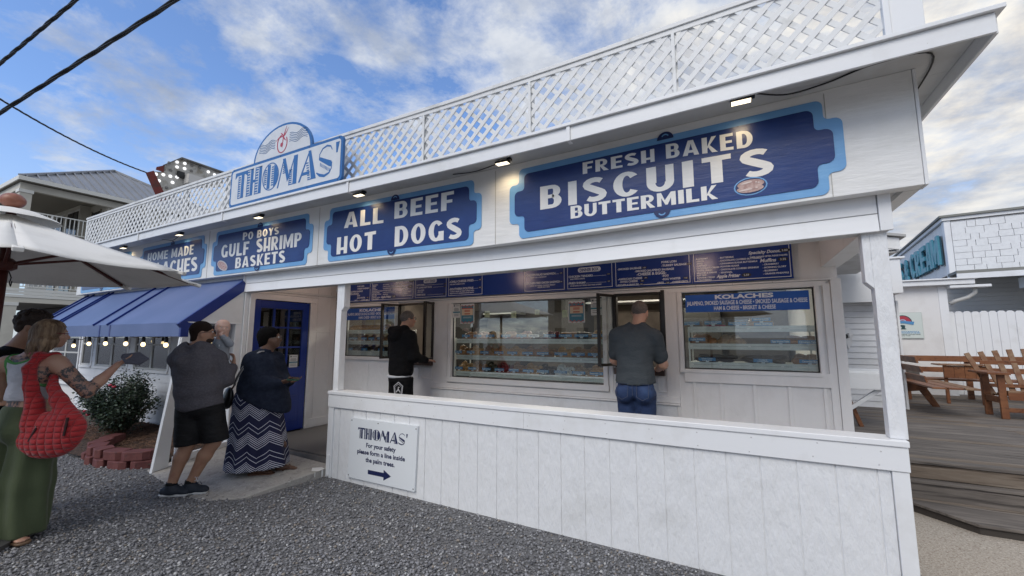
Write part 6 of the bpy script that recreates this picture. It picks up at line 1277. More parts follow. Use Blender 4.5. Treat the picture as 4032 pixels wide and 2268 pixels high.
# ------------------------------------------------------------------ people: smooth bodies from blended volumes
class SDF:
    """signed distance volume; capsules, ellipsoids, cuts; meshed with surface nets"""
    def __init__(s, lo, hi, h=.010):
        s.h = h; s.lo = np.array(lo, float); s.n = np.ceil((np.array(hi) - s.lo) / h).astype(int) + 1; s.F = np.full(s.n, .25, np.float32)
    def blk(s, lo, hi):
        a = np.clip(((np.array(lo) - s.lo) / s.h).astype(int), 0, s.n - 1); b = np.clip(((np.array(hi) - s.lo) / s.h).astype(int) + 2, 1, s.n)
        ax = [s.lo[i] + s.h * np.arange(a[i], b[i]) for i in range(3)]
        return (slice(a[0], b[0]), slice(a[1], b[1]), slice(a[2], b[2])), np.meshgrid(*ax, indexing='ij', sparse=True)
    def put(s, sl_, d, k):
        A = s.F[sl_]
        if k <= 0: s.F[sl_] = np.minimum(A, d); return
        hh = np.clip(.5 + .5 * (A - d) / k, 0, 1); s.F[sl_] = A * (1 - hh) + d * hh - k * hh * (1 - hh)
    def cap(s, a, b, ra, rb, k=.03, flat=None):
        a, b = np.array(a, float), np.array(b, float); m = max(ra, rb) + .10; sl_, (X, Y, Z) = s.blk(np.minimum(a, b) - m, np.maximum(a, b) + m)
        d = b - a; L = d @ d + 1e-9; t = np.clip(((X - a[0]) * d[0] + (Y - a[1]) * d[1] + (Z - a[2]) * d[2]) / L, 0, 1)
        dx, dy, dz = X - (a[0] + t * d[0]), Y - (a[1] + t * d[1]), Z - (a[2] + t * d[2]); r = ra + (rb - ra) * t
        s.put(sl_, (np.sqrt(dx * dx + dy * dy + dz * dz) - r).astype(np.float32), k); return s
    def ell(s, c, r, M=None, k=.03, sub=False):
        """ellipsoid radii r in the axes of M (columns)"""
        c = np.array(c, float); M = np.eye(3) if M is None else np.array(M); m = max(r) + .10; sl_, (X, Y, Z) = s.blk(c - m, c + m)
        x, y, z = X - c[0], Y - c[1], Z - c[2]; q = [(x * M[0][i] + y * M[1][i] + z * M[2][i]) / r[i] for i in range(3)]
        k0 = np.sqrt(q[0] ** 2 + q[1] ** 2 + q[2] ** 2) + 1e-6; k1 = np.sqrt(sum((q[i] / r[i]) ** 2 for i in range(3))) + 1e-6; d = (k0 * (k0 - 1) / k1).astype(np.float32)
        if sub: A = s.F[sl_]; dd = -d; hh = np.clip(.5 - .5 * (A - dd) / max(k, 1e-4), 0, 1); s.F[sl_] = A * (1 - hh) + dd * hh + k * hh * (1 - hh)
        else: s.put(sl_, d, k)
        return s
    def cut(s, p, nrm, k=0):
        """keep the side the normal points away from"""
        p = np.array(p, float); nrm = np.array(nrm, float); nrm = nrm / np.linalg.norm(nrm); sl_, (X, Y, Z) = s.blk(s.lo, s.lo + s.n * s.h)
        d = ((X - p[0]) * nrm[0] + (Y - p[1]) * nrm[1] + (Z - p[2]) * nrm[2]).astype(np.float32); s.F[sl_] = np.maximum(s.F[sl_], d); return s
    def wrinkle(s, amp, fr, seed=0, st=(1, 1, 1)):
        sl_, (X, Y, Z) = s.blk(s.lo, s.lo + s.n * s.h); r = np.random.RandomState(seed); w_ = 0
        for i in range(5):
            d = r.randn(3) * np.array(st); d = d / (np.linalg.norm(d) + 1e-6); f = fr * (.6 + 1.2 * r.rand()); w_ = w_ + np.sin((X * d[0] + Y * d[1] + Z * d[2]) * f + r.rand() * 6 + 1.5 * np.sin((X + Y * .7 - Z * .6) * fr * .45 + r.rand() * 6)) / 5
        s.F[:] = s.F + (amp * w_).astype(np.float32); return s
    def mesh(s):
        F_ = s.F; S_ = F_ < 0; c8 = [S_[i:s.n[0] - 1 + i, j:s.n[1] - 1 + j, k:s.n[2] - 1 + k] for i in (0, 1) for j in (0, 1) for k in (0, 1)]
        act = np.logical_or.reduce(c8) & ~np.logical_and.reduce(c8); I = np.argwhere(act); idx = -np.ones(act.shape, int); idx[act] = np.arange(len(I))
        P_ = np.zeros((len(I), 3)); cnt = np.zeros(len(I)); co = [(0, 0, 0), (1, 0, 0), (0, 1, 0), (0, 0, 1), (1, 1, 0), (1, 0, 1), (0, 1, 1), (1, 1, 1)]
        for a in co:
            for b in co:
                if sum(b) - sum(a) == 1 and all(y >= x for x, y in zip(a, b)):
                    fa = F_[I[:, 0] + a[0], I[:, 1] + a[1], I[:, 2] + a[2]]; fb = F_[I[:, 0] + b[0], I[:, 1] + b[1], I[:, 2] + b[2]]; m = (fa < 0) != (fb < 0); t = np.where(m, fa / np.where(fa == fb, 1, fa - fb), 0)
                    P_ += np.where(m[:, None], np.array(a) + t[:, None] * (np.array(b) - np.array(a)), 0); cnt += m
        P_ = s.lo + (I + P_ / cnt[:, None]) * s.h; Q = []
        for ax in range(3):
            u, v = (ax + 1) % 3, (ax + 2) % 3; sa = [slice(1, -1)] * 3; sb = [slice(1, -1)] * 3
            A = S_; n = s.n; g0 = [slice(1, n[i] - 1) for i in range(3)]; g1 = list(g0); g0[ax] = slice(0, n[ax] - 1); g1[ax] = slice(1, n[ax]); e = A[tuple(g0)] != A[tuple(g1)]; J_ = np.argwhere(e); off = np.array([1, 1, 1]); off[ax] = 0; J_ = J_ + off
            ins = A[J_[:, 0], J_[:, 1], J_[:, 2]]; q = []
            for du, dv in ((0, 0), (1, 0), (1, 1), (0, 1)):
                K = J_.copy(); K[:, u] -= du; K[:, v] -= dv; q.append(idx[K[:, 0], K[:, 1], K[:, 2]])
            q = np.stack(q, 1); q = q[(q >= 0).all(1) & True]; ins = ins[:len(q)]; q[~ins] = q[~ins][:, ::-1]; Q.append(q)
        return P_, np.concatenate(Q)
    def build(s, name, m_, parent, smooth_it=4, fn=None, mats=None):
        V, Q = s.mesh()
        # a little Laplacian smoothing
        E_ = np.concatenate([Q[:, [0, 1]], Q[:, [1, 2]], Q[:, [2, 3]], Q[:, [3, 0]]])
        for _ in range(smooth_it):
            A = np.zeros_like(V); c = np.zeros(len(V)); np.add.at(A, E_[:, 0], V[E_[:, 1]]); np.add.at(c, E_[:, 0], 1); np.add.at(A, E_[:, 1], V[E_[:, 0]]); np.add.at(c, E_[:, 1], 1); V = V * .5 + .5 * A / c[:, None]
        me = bpy.data.meshes.new(name); off = np.array(parent['_org']) if parent else np.zeros(3)
        me.vertices.add(len(V)); me.vertices.foreach_set('co', (V - off).ravel()); me.loops.add(len(Q) * 4); me.loops.foreach_set('vertex_index', Q.ravel().astype(np.int32)); me.polygons.add(len(Q)); me.polygons.foreach_set('loop_start', np.arange(0, len(Q) * 4, 4, dtype=np.int32))
        for q in (mats or [m_]): me.materials.append(q)
        if fn is not None: me.polygons.foreach_set('material_index', fn(V[Q].mean(1)).astype(np.int32))
        me.update(calc_edges=True); me.validate(); bm = bmesh.new(); bm.from_mesh(me); bmesh.ops.recalc_face_normals(bm, faces=bm.faces); bm.to_mesh(me); bm.free()
        me.polygons.foreach_set('use_smooth', [True] * len(me.polygons)); o = bpy.data.objects.new(name, me); COL.objects.link(o); o['_org'] = tuple(float(x) for x in off)
        if parent: o.parent = parent
        return o
def V3(*a): return np.array(a, float)
def nrm(v): v = np.array(v, float); return v / np.linalg.norm(v)
def basis(fwd, up=(0, 0, 1)):
    f = nrm(fwd); r = nrm(np.cross(f, up)); u = np.cross(r, f); return np.stack([r, f, u], 1)   # columns right, forward, up
def head(S, c, fwd, sc=1.0, up=(0, 0, 1), neck=None, fat=1.0):
    """skull, jaw, nose, ears, brow, lips and chin; c = centre of the head"""
    M = basis(fwd, up); r_, f_, u_ = M[:, 0], M[:, 1], M[:, 2]; P_ = lambda a, b, d: c + sc * (r_ * a + f_ * b + u_ * d)
    S.ell(P_(0, -.008, .025), (.075 * sc, .094 * sc, .090 * sc), M, .01); S.ell(P_(0, .030, -.035), (.060 * sc * fat, .064 * sc, .072 * sc), M, .03); S.ell(P_(0, .062, -.085), (.028 * sc, .024 * sc, .020 * sc), M, .025)
    S.cap(P_(0, .088, .008), P_(0, .108, -.022), .010 * sc, .015 * sc, .012); S.ell(P_(0, .092, -.054), (.024 * sc, .012 * sc, .007 * sc), M, .008)
    for q in (-1, 1):
        S.ell(P_(q * .032, .094 if sc > .85 else .100, .014), (.015 * sc, .010 * sc, .009 * sc), M, .010, sub=True); S.ell(P_(q * .077, -.006, -.008), (.010 * sc, .020 * sc, .032 * sc), M, .008); S.cap(P_(q * .016, .090, .032), P_(q * .048, .080, .034), .008 * sc, .006 * sc, .012)
        S.ell(P_(q * .042, .062, -.022), (.024 * sc, .022 * sc, .022 * sc), M, .02)
    if neck is not None: S.cap(P_(0, -.018, -.05), neck, .056 * sc * fat, .064 * sc * fat, .035)
    return M, P_
def eyes(parent, P_, sc=1.0):
    em = mat('eye_white', (.7, .68, .66), .2); pm = mat('eye_dark', (.02, .012, .01), .15)
    for q in (-1, 1):
        MB().ellipsoid(P_(q * .032, .080, .013), .0115 * sc, .0115 * sc, .0115 * sc, 10, 8).build('eye', em, parent, smooth=True); MB().ellipsoid(P_(q * .032, .088, .013), .0052 * sc, .0052 * sc, .0052 * sc, 8, 6).build('iris', pm, parent, smooth=True)
def hand(S, w_, d, palmn, sc=1.0, curl=.6, thumb=1, grip=None):
    """w_ wrist, d direction of the fingers, palmn palm normal; four fingers and a thumb"""
    d = nrm(d); pn = nrm(np.array(palmn) - np.dot(palmn, d) * d); s_ = np.cross(d, pn); L = .088 * sc; c = w_ + d * L * .55
    M = np.stack([s_, d, pn], 1); S.ell(c, (.040 * sc, .048 * sc, .017 * sc), M, .012)
    for i, (o, ln) in enumerate(((-.030, .066), (-.010, .076), (.010, .072), (.028, .056))):
        a = w_ + d * L + s_ * o * sc; p = a; dd = d.copy()
        for j, fr in enumerate((.45, .32, .23)):
            th = curl * (.45 + .35 * j); dd = nrm(dd * math.cos(th) + pn * math.sin(th)); q = p + dd * ln * fr * sc; S.cap(p, q, .0095 * sc - .001 * j, .0090 * sc - .001 * j, .006); p = q
    a = w_ + d * .030 * sc - s_ * thumb * .030 * sc; b = a + nrm(d * .7 - s_ * thumb * .8 + pn * .25) * .040 * sc; e = b + nrm(d * .9 - s_ * thumb * .1 + pn * (.2 + curl * .4)) * .032 * sc; S.cap(a, b, .014 * sc, .011 * sc, .010); S.cap(b, e, .011 * sc, .009 * sc, .004)
skin_l = mat('skin_light', (.46, .27, .19), .5, sub=.12, bump=(120, .1, 2, (1, 1, 1), .002), vary=((.40, .20, .14), 9, .5, .7)); skin_t = mat('skin_tan', (.36, .20, .13), .5, sub=.12, vary=((.30, .15, .10), 9, .5, .7)); skin_d = mat('skin_deep', (.115, .058, .036), .45, sub=.06, vary=((.09, .042, .026), 9, .5, .7))
skin_b = mat('skin_baby', (.58, .37, .29), .5, sub=.2); tattoo = mat('skin_tattoo', (.34, .19, .13), .5, sub=.08, vary=[((.055, .055, .06), 26, .46, .50), ((.30, .17, .13), 40, .52, .58)])
def cloth(name, col, rough=.9, sc=400, st=.25, **k): return mat(name, col, rough, bump=(9, .85, 7, (.7, .7, 1.5), .028), spec=.2, **k)
def obj_at(fn, *a): return fn(*a)
RT = V3(.8829, .4695, 0); FW = V3(-.4695, .8829, 0); UP = V3(0, 0, 1)     # picture-right and away directions as plain axes

# ---- man in the charcoal hoodie with the baby -------------------------------------------
p1 = thing('person', 'man in grey hooded sweatshirt and black shorts seen from behind, holding a baby', 'person', (-5.05, 2.40, 0))
O = V3(-5.05, 2.42, 0)
def L1(a, b, z): return O + RT * a + FW * b + UP * z
sk = SDF(O + V3(-.62, -.62, -.03), O + V3(.62, .62, 1.86), .0095)
hd = L1(-.02, .03, 1.645); face1 = RT * .80 + FW * .62
M1, HP = head(sk, hd, face1, 1.06, neck=L1(-.05, .0, 1.47), fat=1.12)
hipL, hipR = L1(-.03, -.04, .86), L1(.13, .02, .86); kL, kR = L1(-.03, -.03, .50), L1(.195, .03, .51); aL, aR = L1(-.135, -.06, .115), L1(.01, .00, .115)
sk.ell(L1(.0, 0, 1.20), (.16, .13, .26), basis(face1), .05); sk.ell(L1(.03, 0, .92), (.14, .13, .14), basis(face1), .05)
for hp, kn, an in ((hipL, kL, aL), (hipR, kR, aR)):
    sk.cap(hp, kn, .09, .066, .05); sk.cap(kn, kn + (an - kn) * .32 - RT * .012, .064, .066, .03); sk.cap(kn + (an - kn) * .32 - RT * .014, an, .064, .042, .03); sk.cap(an, an + V3(0, 0, -.06), .042, .042, .02)
shL, shR = L1(-.20, -.03, 1.37), L1(.13, .08, 1.375); elR = L1(.225, .10, 1.145); wrR = L1(.215, .22, 1.285); elL = L1(-.10, .22, 1.14); wrL = L1(.12, .26, 1.20)
for a, b, c in ((shL, elL, wrL), (shR, elR, wrR)): sk.cap(a, b, .062, .052, .03); sk.cap(b, c, .050, .033, .02)
hand(sk, wrR, RT * -.15 + UP * .9 + FW * .25, RT * -.4 - FW * .4, 1.05, .9, 1); hand(sk, wrL, RT * .7 + UP * .5, -FW * .6 + UP * .3, 1.05, .7, -1)
sk.build('body', skin_t, p1); eyes(p1, HP, 1.06)
hr = SDF(hd - .17, hd + .17, .006); hr.ell(HP(0, -.014, .034), (.084, .106, .098), M1, .01); hr.cut(HP(0, .066, 0), M1 @ V3(0, 1, -.42)); hr.ell(HP(0, -.05, -.05), (.066, .05, .07), M1, .03); hr.cut(HP(0, 0, -.11), M1 @ V3(0, .6, -1)); hr.wrinkle(.0022, 260, 3); hr.build('hair', mat('hair_dark_brown', (.020, .012, .009), .9, spec=.15, bump=(300, .8, 3, (1, 1, .3), .004)), p1, 1)
bd = SDF(hd - .2, hd + .15, .006); bd.ell(HP(0, .036, -.058), (.066, .070, .056), M1, .01); bd.ell(HP(0, .0, -.02), (.074, .05, .05), M1, .02); bd.cut(HP(0, 0, -.028), M1 @ V3(0, .35, 1)); bd.cut(HP(0, -.02, 0), M1 @ V3(0, -1, 0)); bd.build('beard', mat('beard_dark', (.03, .016, .011), .85, bump=(400, .8, 2, (1, 1, 1), .003)), p1, 1)
gp = [HP(-.084, -.03, .0), HP(-.082, .04, .012), HP(-.062, .094, .014)]; gq = [HP(.084, -.03, .0), HP(.082, .04, .012), HP(.062, .094, .014)]
gm = MB().tube(gp, .003, 6).tube(gq, .003, 6)
for q in (-1, 1): gm.tube([HP(q * .033 + .028 * math.cos(t), .103, .012 + .019 * math.sin(t)) for t in np.linspace(0, 6.283, 13)], .0028, 6)
gm.build('glasses', blk_m, p1)
hoodm = cloth('charcoal_fleece', (.082, .077, .088), vary=((.10, .094, .106), 60, .45, .6)); hs1 = SDF(O + V3(-.5, -.5, .72), O + V3(.5, .52, 1.62), .0095)
FB = basis(face1 * .4 + FW * .6)
hs1.ell(L1(-.045, -.005, 1.25), (.238, .178, .25), FB, .05); hs1.ell(L1(.015, .0, 1.04), (.238, .205, .21), FB, .06); hs1.ell(L1(.045, 0, .90), (.222, .20, .12), FB, .05); hs1.cap(L1(-.19, -.05, 1.37), L1(.10, .05, 1.38), .088, .088, .06); hs1.cap(L1(-.16, -.03, 1.42), L1(-.05, 0, 1.50), .07, .06, .05); hs1.cap(L1(.08, .03, 1.42), L1(0, 0, 1.50), .07, .06, .05)
for a, b, c in ((shL, elL, wrL), (shR, elR, wrR)): hs1.cap(a, b, .088, .078, .05); hs1.cap(b, b + (c - b) * .84, .076, .052, .03)
hs1.cap(L1(-.13, -.05, 1.50), L1(.02, -.06, 1.51), .058, .052, .04); hs1.cap(L1(.02, -.05, 1.50), L1(.07, .04, 1.49), .05, .045, .04); hs1.cap(L1(-.15, -.09, 1.44), L1(-.07, -.145, 1.345), .062, .055, .04); hs1.cap(L1(-.07, -.145, 1.345), L1(.02, -.10, 1.43), .050, .05, .04)
hs1.ell(L1(-.04, -.03, 1.535), (.075, .07, .05), None, .015, sub=True); hs1.wrinkle(.007, 30, 4, (.5, .5, 1.6)); hs1.cut(L1(-.15, 0, .80), nrm(-UP + RT * .26))
hs1.build('hoodie', hoodm, p1)
shm = cloth('black_jersey', (.010, .010, .011), .6); ss = SDF(O + V3(-.42, -.38, .38), O + V3(.42, .40, .95), .0095)
ss.ell(L1(.05, 0, .87), (.20, .18, .12), FB, .03)
for hp, kn, e in ((hipL, kL, .0), (hipR, kR, .02)): ss.cap(hp + UP * .02, kn + UP * .06, .125, .118, .03); ss.cap(hp, kn + UP * .02 + RT * e, .12, .118, .02)
ss.wrinkle(.007, 30, 8, (1.4, 1.4, .4)); ss.cut(L1(-.15, 0, .485), nrm(-UP + RT * .10)); ss.build('shorts', shm, p1)
navy_sh = mat('shoe_navy_knit', (.012, .017, .028), .7, bump=(300, .4, 2, (1, 1, 1), .002)); sole_m = mat('shoe_sole_white', (.62, .62, .62), .5)
def shoe(par, an, toe, ln=.29, m_=navy_sh, sole=sole_m, logo=False):
    f = nrm(V3(toe[0], toe[1], 0)); Mf = basis(f); g0 = V3(an[0], an[1], 0); s_ = SDF(g0 - V3(.25, .25, .02), g0 + V3(.25, .25, .19), .006); heel = g0 - f * ln * .22; tip = g0 + f * ln * .62
    s_.cap(V3(an[0], an[1], .105), V3(an[0], an[1], .06), .052, .056, .03); s_.cap(heel + UP * .052, g0 + f * .03 + UP * .05, .040, .046, .03); s_.cap(g0 + f * .03 + UP * .055, tip - f * .05 + UP * .042, .048, .040, .03); s_.ell(tip - f * .055 + UP * .040, (.045, .055, .034), Mf, .02); s_.cut(g0 + UP * .024, V3(0, 0, -1)); s_.cut(V3(an[0], an[1], .118), V3(0, 0, 1)); o = s_.build('shoe', m_, par, 2)
    q = SDF(g0 - V3(.25, .25, .02), g0 + V3(.25, .25, .08), .006); q.cap(heel + UP * .03, tip - f * .055 + UP * .03, .044, .047, .02); q.cut(g0 + UP * .031, V3(0, 0, 1)); q.cut(g0 + UP * .004, V3(0, 0, -1)); q.build('sole', sole, o, 1)
    MB().tube([V3(an[0], an[1], .11) + RT * .06, V3(an[0], an[1], .125) + RT * .10, V3(an[0], an[1], .10) + RT * .12], .003, 5).build('lace', m_, par)
    return o
tf = RT * .97 + FW * .12
shoe(p1, aL, tf); o_ = shoe(p1, aR, tf)
# emblem on the near side of the right shoe
em = MB(); ec = aR + RT * .10 - FW * .052; fr = lambda a, b: tuple(ec + RT * a + UP * b - FW * (.001 - .12 * 0))
for pts in ([(-.022, .072), (-.016, .086), (0, .076), (.016, .086), (.022, .072), (.015, .078), (0, .070), (-.015, .078)], [(-.022, .052), (-.016, .038), (0, .048), (.016, .038), (.022, .052), (.015, .046), (0, .054), (-.015, .046)], [(-.006, .050), (.006, .050), (.006, .074), (-.006, .074)]):
    em.add([tuple(ec + RT * a + UP * (b - .008) - FW * .004 + RT * .0) for a, b in pts], [tuple(range(len(pts)))])
em.build('shoe_emblem', sole_m, p1)
for an in (aL, aR): MB().lathe(V3(an[0], an[1], .10), [(.050, 0), (.050, .03), (.046, .045)], 14).build('sock', shm, p1, smooth=True)

# baby on his far arm
pb1 = thing('person', 'bald baby in a pale grey long-sleeved top with a hand at its mouth', 'person', (-5.0, 2.62, 1.4))
bc_ = L1(.085, .19, 1.70); bf = RT * .55 - FW * .55 + UP * .0
bs = SDF(bc_ + V3(-.26, -.26, -.46), bc_ + V3(.26, .26, .14), .0065); Mb, BP = head(bs, bc_, bf, .80, neck=bc_ - UP * .10, fat=1.15); bs.ell(BP(0, -.02, .035), (.072, .080, .074), Mb, .02)
bt_ = bc_ - UP * .19; bs.ell(bt_, (.070, .062, .10), Mb, .03); bs.ell(bt_ - UP * .12, (.075, .07, .08), Mb, .03); bw = BP(.040, .110, -.085); be = bt_ + RT * .105 - FW * .02 + UP * .02
bs.cap(bt_ + RT * .055 + UP * .06, be, .030, .027, .02); bs.cap(be, bw, .026, .020, .015); hand(bs, bw, nrm(BP(0, .10, -.05) - bw), -M1[:, 1], .50, .9, 1); bs.cap(bt_ - RT * .05 + UP * .05, bt_ - RT * .09 - UP * .06, .028, .024, .02); bs.cap(bt_ - UP * .16 + RT * .04, bt_ - UP * .24 + RT * .07 - FW * .05, .042, .032, .02)
bs.build('body', skin_b, pb1, 3); eyes(pb1, BP, .75)
bcx = SDF(bt_ - .24, bt_ + .22, .0065); bcx.ell(bt_, (.082, .074, .108), Mb, .03); bcx.ell(bt_ - UP * .12, (.086, .082, .088), Mb, .03); bcx.cap(bt_ + RT * .055 + UP * .06, be, .042, .037, .02); bcx.cap(be, be + (bw - be) * .8, .036, .028, .015); bcx.cap(bt_ - RT * .05 + UP * .05, bt_ - RT * .09 - UP * .05, .040, .034, .02); bcx.wrinkle(.003, 60, 3)
bcx.build('top', cloth('baby_grey', (.27, .29, .32)), pb1); MB().ellipsoid(bt_ - FW * .082 + RT * .03, .010, .004, .014, 8, 5).build('print', mat('print_white', (.6, .62, .65), .8), pb1)

# ---- woman in navy sweater and zigzag skirt --------------------------------------------
p2 = thing('person', 'woman in navy sweatshirt and long zigzag striped skirt in profile before the blue door', 'person', (-4.97, 3.02, .07))
O2 = V3(-4.95, 3.03, .055)
def L2(a, b, z): return O2 + RT * a + FW * b + UP * z
sk = SDF(O2 + V3(-.62, -.6, -.02), O2 + V3(.70, .70, 1.72), .0095); hd2 = L2(.075, .02, 1.530); f2 = RT * .93 + FW * .36 + UP * .03
M2, HP2 = head(sk, hd2, f2, 1.02, neck=L2(.03, 0, 1.36), fat=1.18)
sk.ell(L2(.0, 0, 1.12), (.14, .14, .25), basis(f2), .05); sk.ell(L2(-.02, 0, .82), (.16, .15, .15), basis(f2), .05)
s2 = L2(-.02, -.13, 1.27); s3 = L2(.08, .13, 1.27); e2 = L2(.075, -.15, 1.02); w2 = L2(.285, -.10, 1.03); e3 = L2(.16, .16, 1.02); w3 = L2(.31, .07, 1.02)
for a, b, c in ((s2, e2, w2), (s3, e3, w3)): sk.cap(a, b, .065, .055, .03); sk.cap(b, c, .050, .032, .02)
hand(sk, w2, RT * .9 + UP * .25, UP * .6 + FW * .3, .95, .5, 1); hand(sk, w3, RT * .8 + UP * .2, UP * .7 - FW * .2, .95, .5, -1)
fl_, fr2 = L2(.06, -.07, 0), L2(.27, .05, 0)
for q, an in ((L2(-.06, -.05, .80), fl_), (L2(.06, .06, .80), fr2)): sk.cap(q, q * .6 + an * .4 - UP * .02, .09, .06, .05); sk.cap(q * .6 + an * .4 - UP * .02, an + UP * .30, .06, .05, .05); sk.cap(an * .5 + L2(0, 0, 0) * .5 + UP * .36, an + UP * .07, .045, .036, .03)
def bare_foot(S, an, f): f = nrm(f); S.cap(an + UP * .055, an - f * .03 + UP * .045, .038, .034, .02); S.cap(an + UP * .05, an + f * .13 + UP * .036, .036, .026, .02); [S.cap(an + f * .13 + np.cross(f, UP) * o + UP * .034, an + f * (.175 - abs(o) * .5) + np.cross(f, UP) * o * 1.2 + UP * .030, .013, .011, .008) for o in (-.028, -.012, .004, .018, .030)]
ffd = RT * .95 + FW * .2; bare_foot(sk, fl_, RT * .9 + FW * .1); bare_foot(sk, fr2, ffd); sk.build('body', skin_d, p2); eyes(p2, HP2, 1.02)
h2 = SDF(hd2 - .18, hd2 + .18, .006); h2.ell(HP2(0, -.034, .040), (.100, .118, .108), M2, .01); h2.ell(HP2(0, -.065, -.03), (.082, .068, .075), M2, .03); h2.cut(HP2(0, .055, 0), M2 @ V3(0, 1, -.30)); h2.cut(HP2(0, .0, -.085), M2 @ V3(0, .5, -1)); h2.ell(HP2(.085, .02, -.035), (.03, .035, .05), M2, .01, sub=True); h2.ell(HP2(-.085, .02, -.035), (.03, .035, .05), M2, .01, sub=True); h2.wrinkle(.004, 170, 5)
h2.build('hair', mat('hair_black', (.004, .0035, .0035), .9, spec=.1, bump=(200, 1, 3, (1, 1, 1), .006)), p2, 1)
g2 = MB().tube([HP2(-.08, -.02, .0), HP2(-.078, .05, .012), HP2(-.058, .096, .012)], .003, 6).tube([HP2(.08, -.02, .0), HP2(.078, .05, .012), HP2(.058, .096, .012)], .003, 6)
for q in (-1, 1): g2.tube([HP2(q * .033 + .027 * math.cos(t), .103, .012 + .019 * math.sin(t)) for t in np.linspace(0, 6.283, 13)], .0026, 6)
g2.build('glasses', mat('clear_frames', (.10, .08, .07), .3), p2)
nv = cloth('navy_sweatshirt', (.010, .014, .028), .9, vary=((.016, .022, .038), 20, .4, .6)); t2 = SDF(O2 + V3(-.5, -.5, .6), O2 + V3(.6, .6, 1.48), .0095); B2 = basis(f2)
t2.ell(L2(-.01, 0, 1.16), (.20, .205, .22), B2, .05); t2.ell(L2(.015, 0, .98), (.23, .255, .20), B2, .06); t2.ell(L2(.04, .0, .84), (.245, .285, .19), B2, .06); t2.ell(L2(.10, .0, .72), (.22, .25, .14), B2, .06); t2.ell(L2(-.10, 0, 1.22), (.12, .10, .16), B2, .06); t2.cap(L2(-.05, -.10, 1.285), L2(.06, .12, 1.285), .092, .088, .06)
for a, b, c in ((s2, e2, w2), (s3, e3, w3)): t2.cap(a, b, .105, .092, .05); t2.cap(b, b + (c - b) * .93, .090, .052, .04)
t2.cap(L2(.02, 0, 1.36), L2(.04, 0, 1.40), .085, .074, .03); t2.ell(L2(.05, 0, 1.44), (.07, .07, .05), None, .012, sub=True)
t2.wrinkle(.0065, 32, 12, (.6, .6, 1.4)); t2.cut(L2(-.20, 0, .93), nrm(-UP - RT * .50)); t2.build('sweatshirt', nv, p2)
# zigzag skirt: stripes from position round the figure and height
zz = bpy.data.materials.new('zigzag_skirt'); zz.use_nodes = True; ztn = zz.node_tree; zp = ztn.nodes['Principled BSDF']; zp.inputs['Roughness'].default_value = .85
ztc = ztn.nodes.new('ShaderNodeTexCoord'); zs = ztn.nodes.new('ShaderNodeSeparateXYZ'); ztn.links.new(ztc.outputs['Object'], zs.inputs[0])
def zm(op, a, b=None, c=None):
    n = ztn.nodes.new('ShaderNodeMath'); n.operation = op
    for i, v in enumerate((a, b, c)):
        if v is None: continue
        if isinstance(v, (int, float)): n.inputs[i].default_value = v
        else: ztn.links.new(v, n.inputs[i])
    return n.outputs[0]
ang_ = zm('ARCTAN2', zs.outputs[1], zs.outputs[0]); tri = zm('PINGPONG', zm('MULTIPLY', ang_, .30), .13)
hh_ = zm('ADD', zs.outputs[2], zm('MULTIPLY', tri, .62)); per = zm('FRACT', zm('DIVIDE', hh_, .315))
rpz = ztn.nodes.new('ShaderNodeValToRGB'); rpz.color_ramp.interpolation = 'CONSTANT'; els = rpz.color_ramp.elements
nvc, wtc = (.008, .010, .045, 1), (.62, .63, .70, 1); stops = [(0, nvc)]
for c_, w_ in ((.16, .022), (.235, .022), (.305, .024), (.375, .024), (.445, .022), (.515, .020), (.70, .022), (.86, .020)): stops += [(c_, wtc), (c_ + w_, nvc)]
while len(els) < len(stops): els.new(.5)
for e_, (p_, c_) in zip(els, stops): e_.position = p_; e_.color = c_
ztn.links.new(per, rpz.inputs[0]); ztn.links.new(rpz.outputs[0], zp.inputs['Base Color'])
s_ = SDF(O2 + V3(-.55, -.55, .0), O2 + V3(.55, .55, 1.05), .0095); s_.ell(L2(-.0, 0, .84), (.23, .25, .20), B2, .05)
s_.cap(L2(-.06, 0, .78), L2(-.06, 0, .10), .215, .235, .06); s_.cap(L2(.04, .02, .72), L2(.14, .03, .10), .20, .205, .08); s_.cap(L2(-.14, -.03, .60), L2(-.19, -.03, .06), .12, .12, .06)
sl_, (XX, YY, ZZ) = s_.blk(s_.lo, s_.lo + s_.n * s_.h); th_ = np.arctan2(YY - O2[1], XX - O2[0]); s_.F[sl_] += (.012 * np.sin(th_ * 11 + ZZ * 3) * np.clip((.85 - ZZ) * 1.6, 0, 1)).astype(np.float32)
s_.cut(L2(-.2, 0, .052), nrm(-UP + RT * .06)); s_.build('skirt', zz, p2)
lth = mat('sandal_leather', (.10, .045, .025), .5)
def sandal(par, an, f, ln=.25, m_=lth):
    f = nrm(V3(f[0], f[1], 0)); g = V3(an[0], an[1], an[2]); q = SDF(g - V3(.22, .22, .02), g + V3(.22, .22, .12), .005); q.cap(g - f * .055 + UP * .012, g + f * .155 + UP * .012, .038, .046, .02); q.cut(g + UP * .022, V3(0, 0, 1)); q.cut(g + UP * .001, V3(0, 0, -1)); o = q.build('sandal', m_, par, 1); sd_ = np.cross(f, UP)
    for o1, o2, o3 in ((.040, .0, .125), (-.040, .0, .125)): MB().tube([g + sd_ * o1 + f * .03 + UP * .02, g + sd_ * o1 * .7 + f * .085 + UP * .066, g + sd_ * o2 + f * o3 + UP * .030], [.008, .011, .006], 6).build('strap', m_, par, smooth=True)
sandal(p2, fl_, RT * .9 + FW * .1); sandal(p2, fr2, ffd)
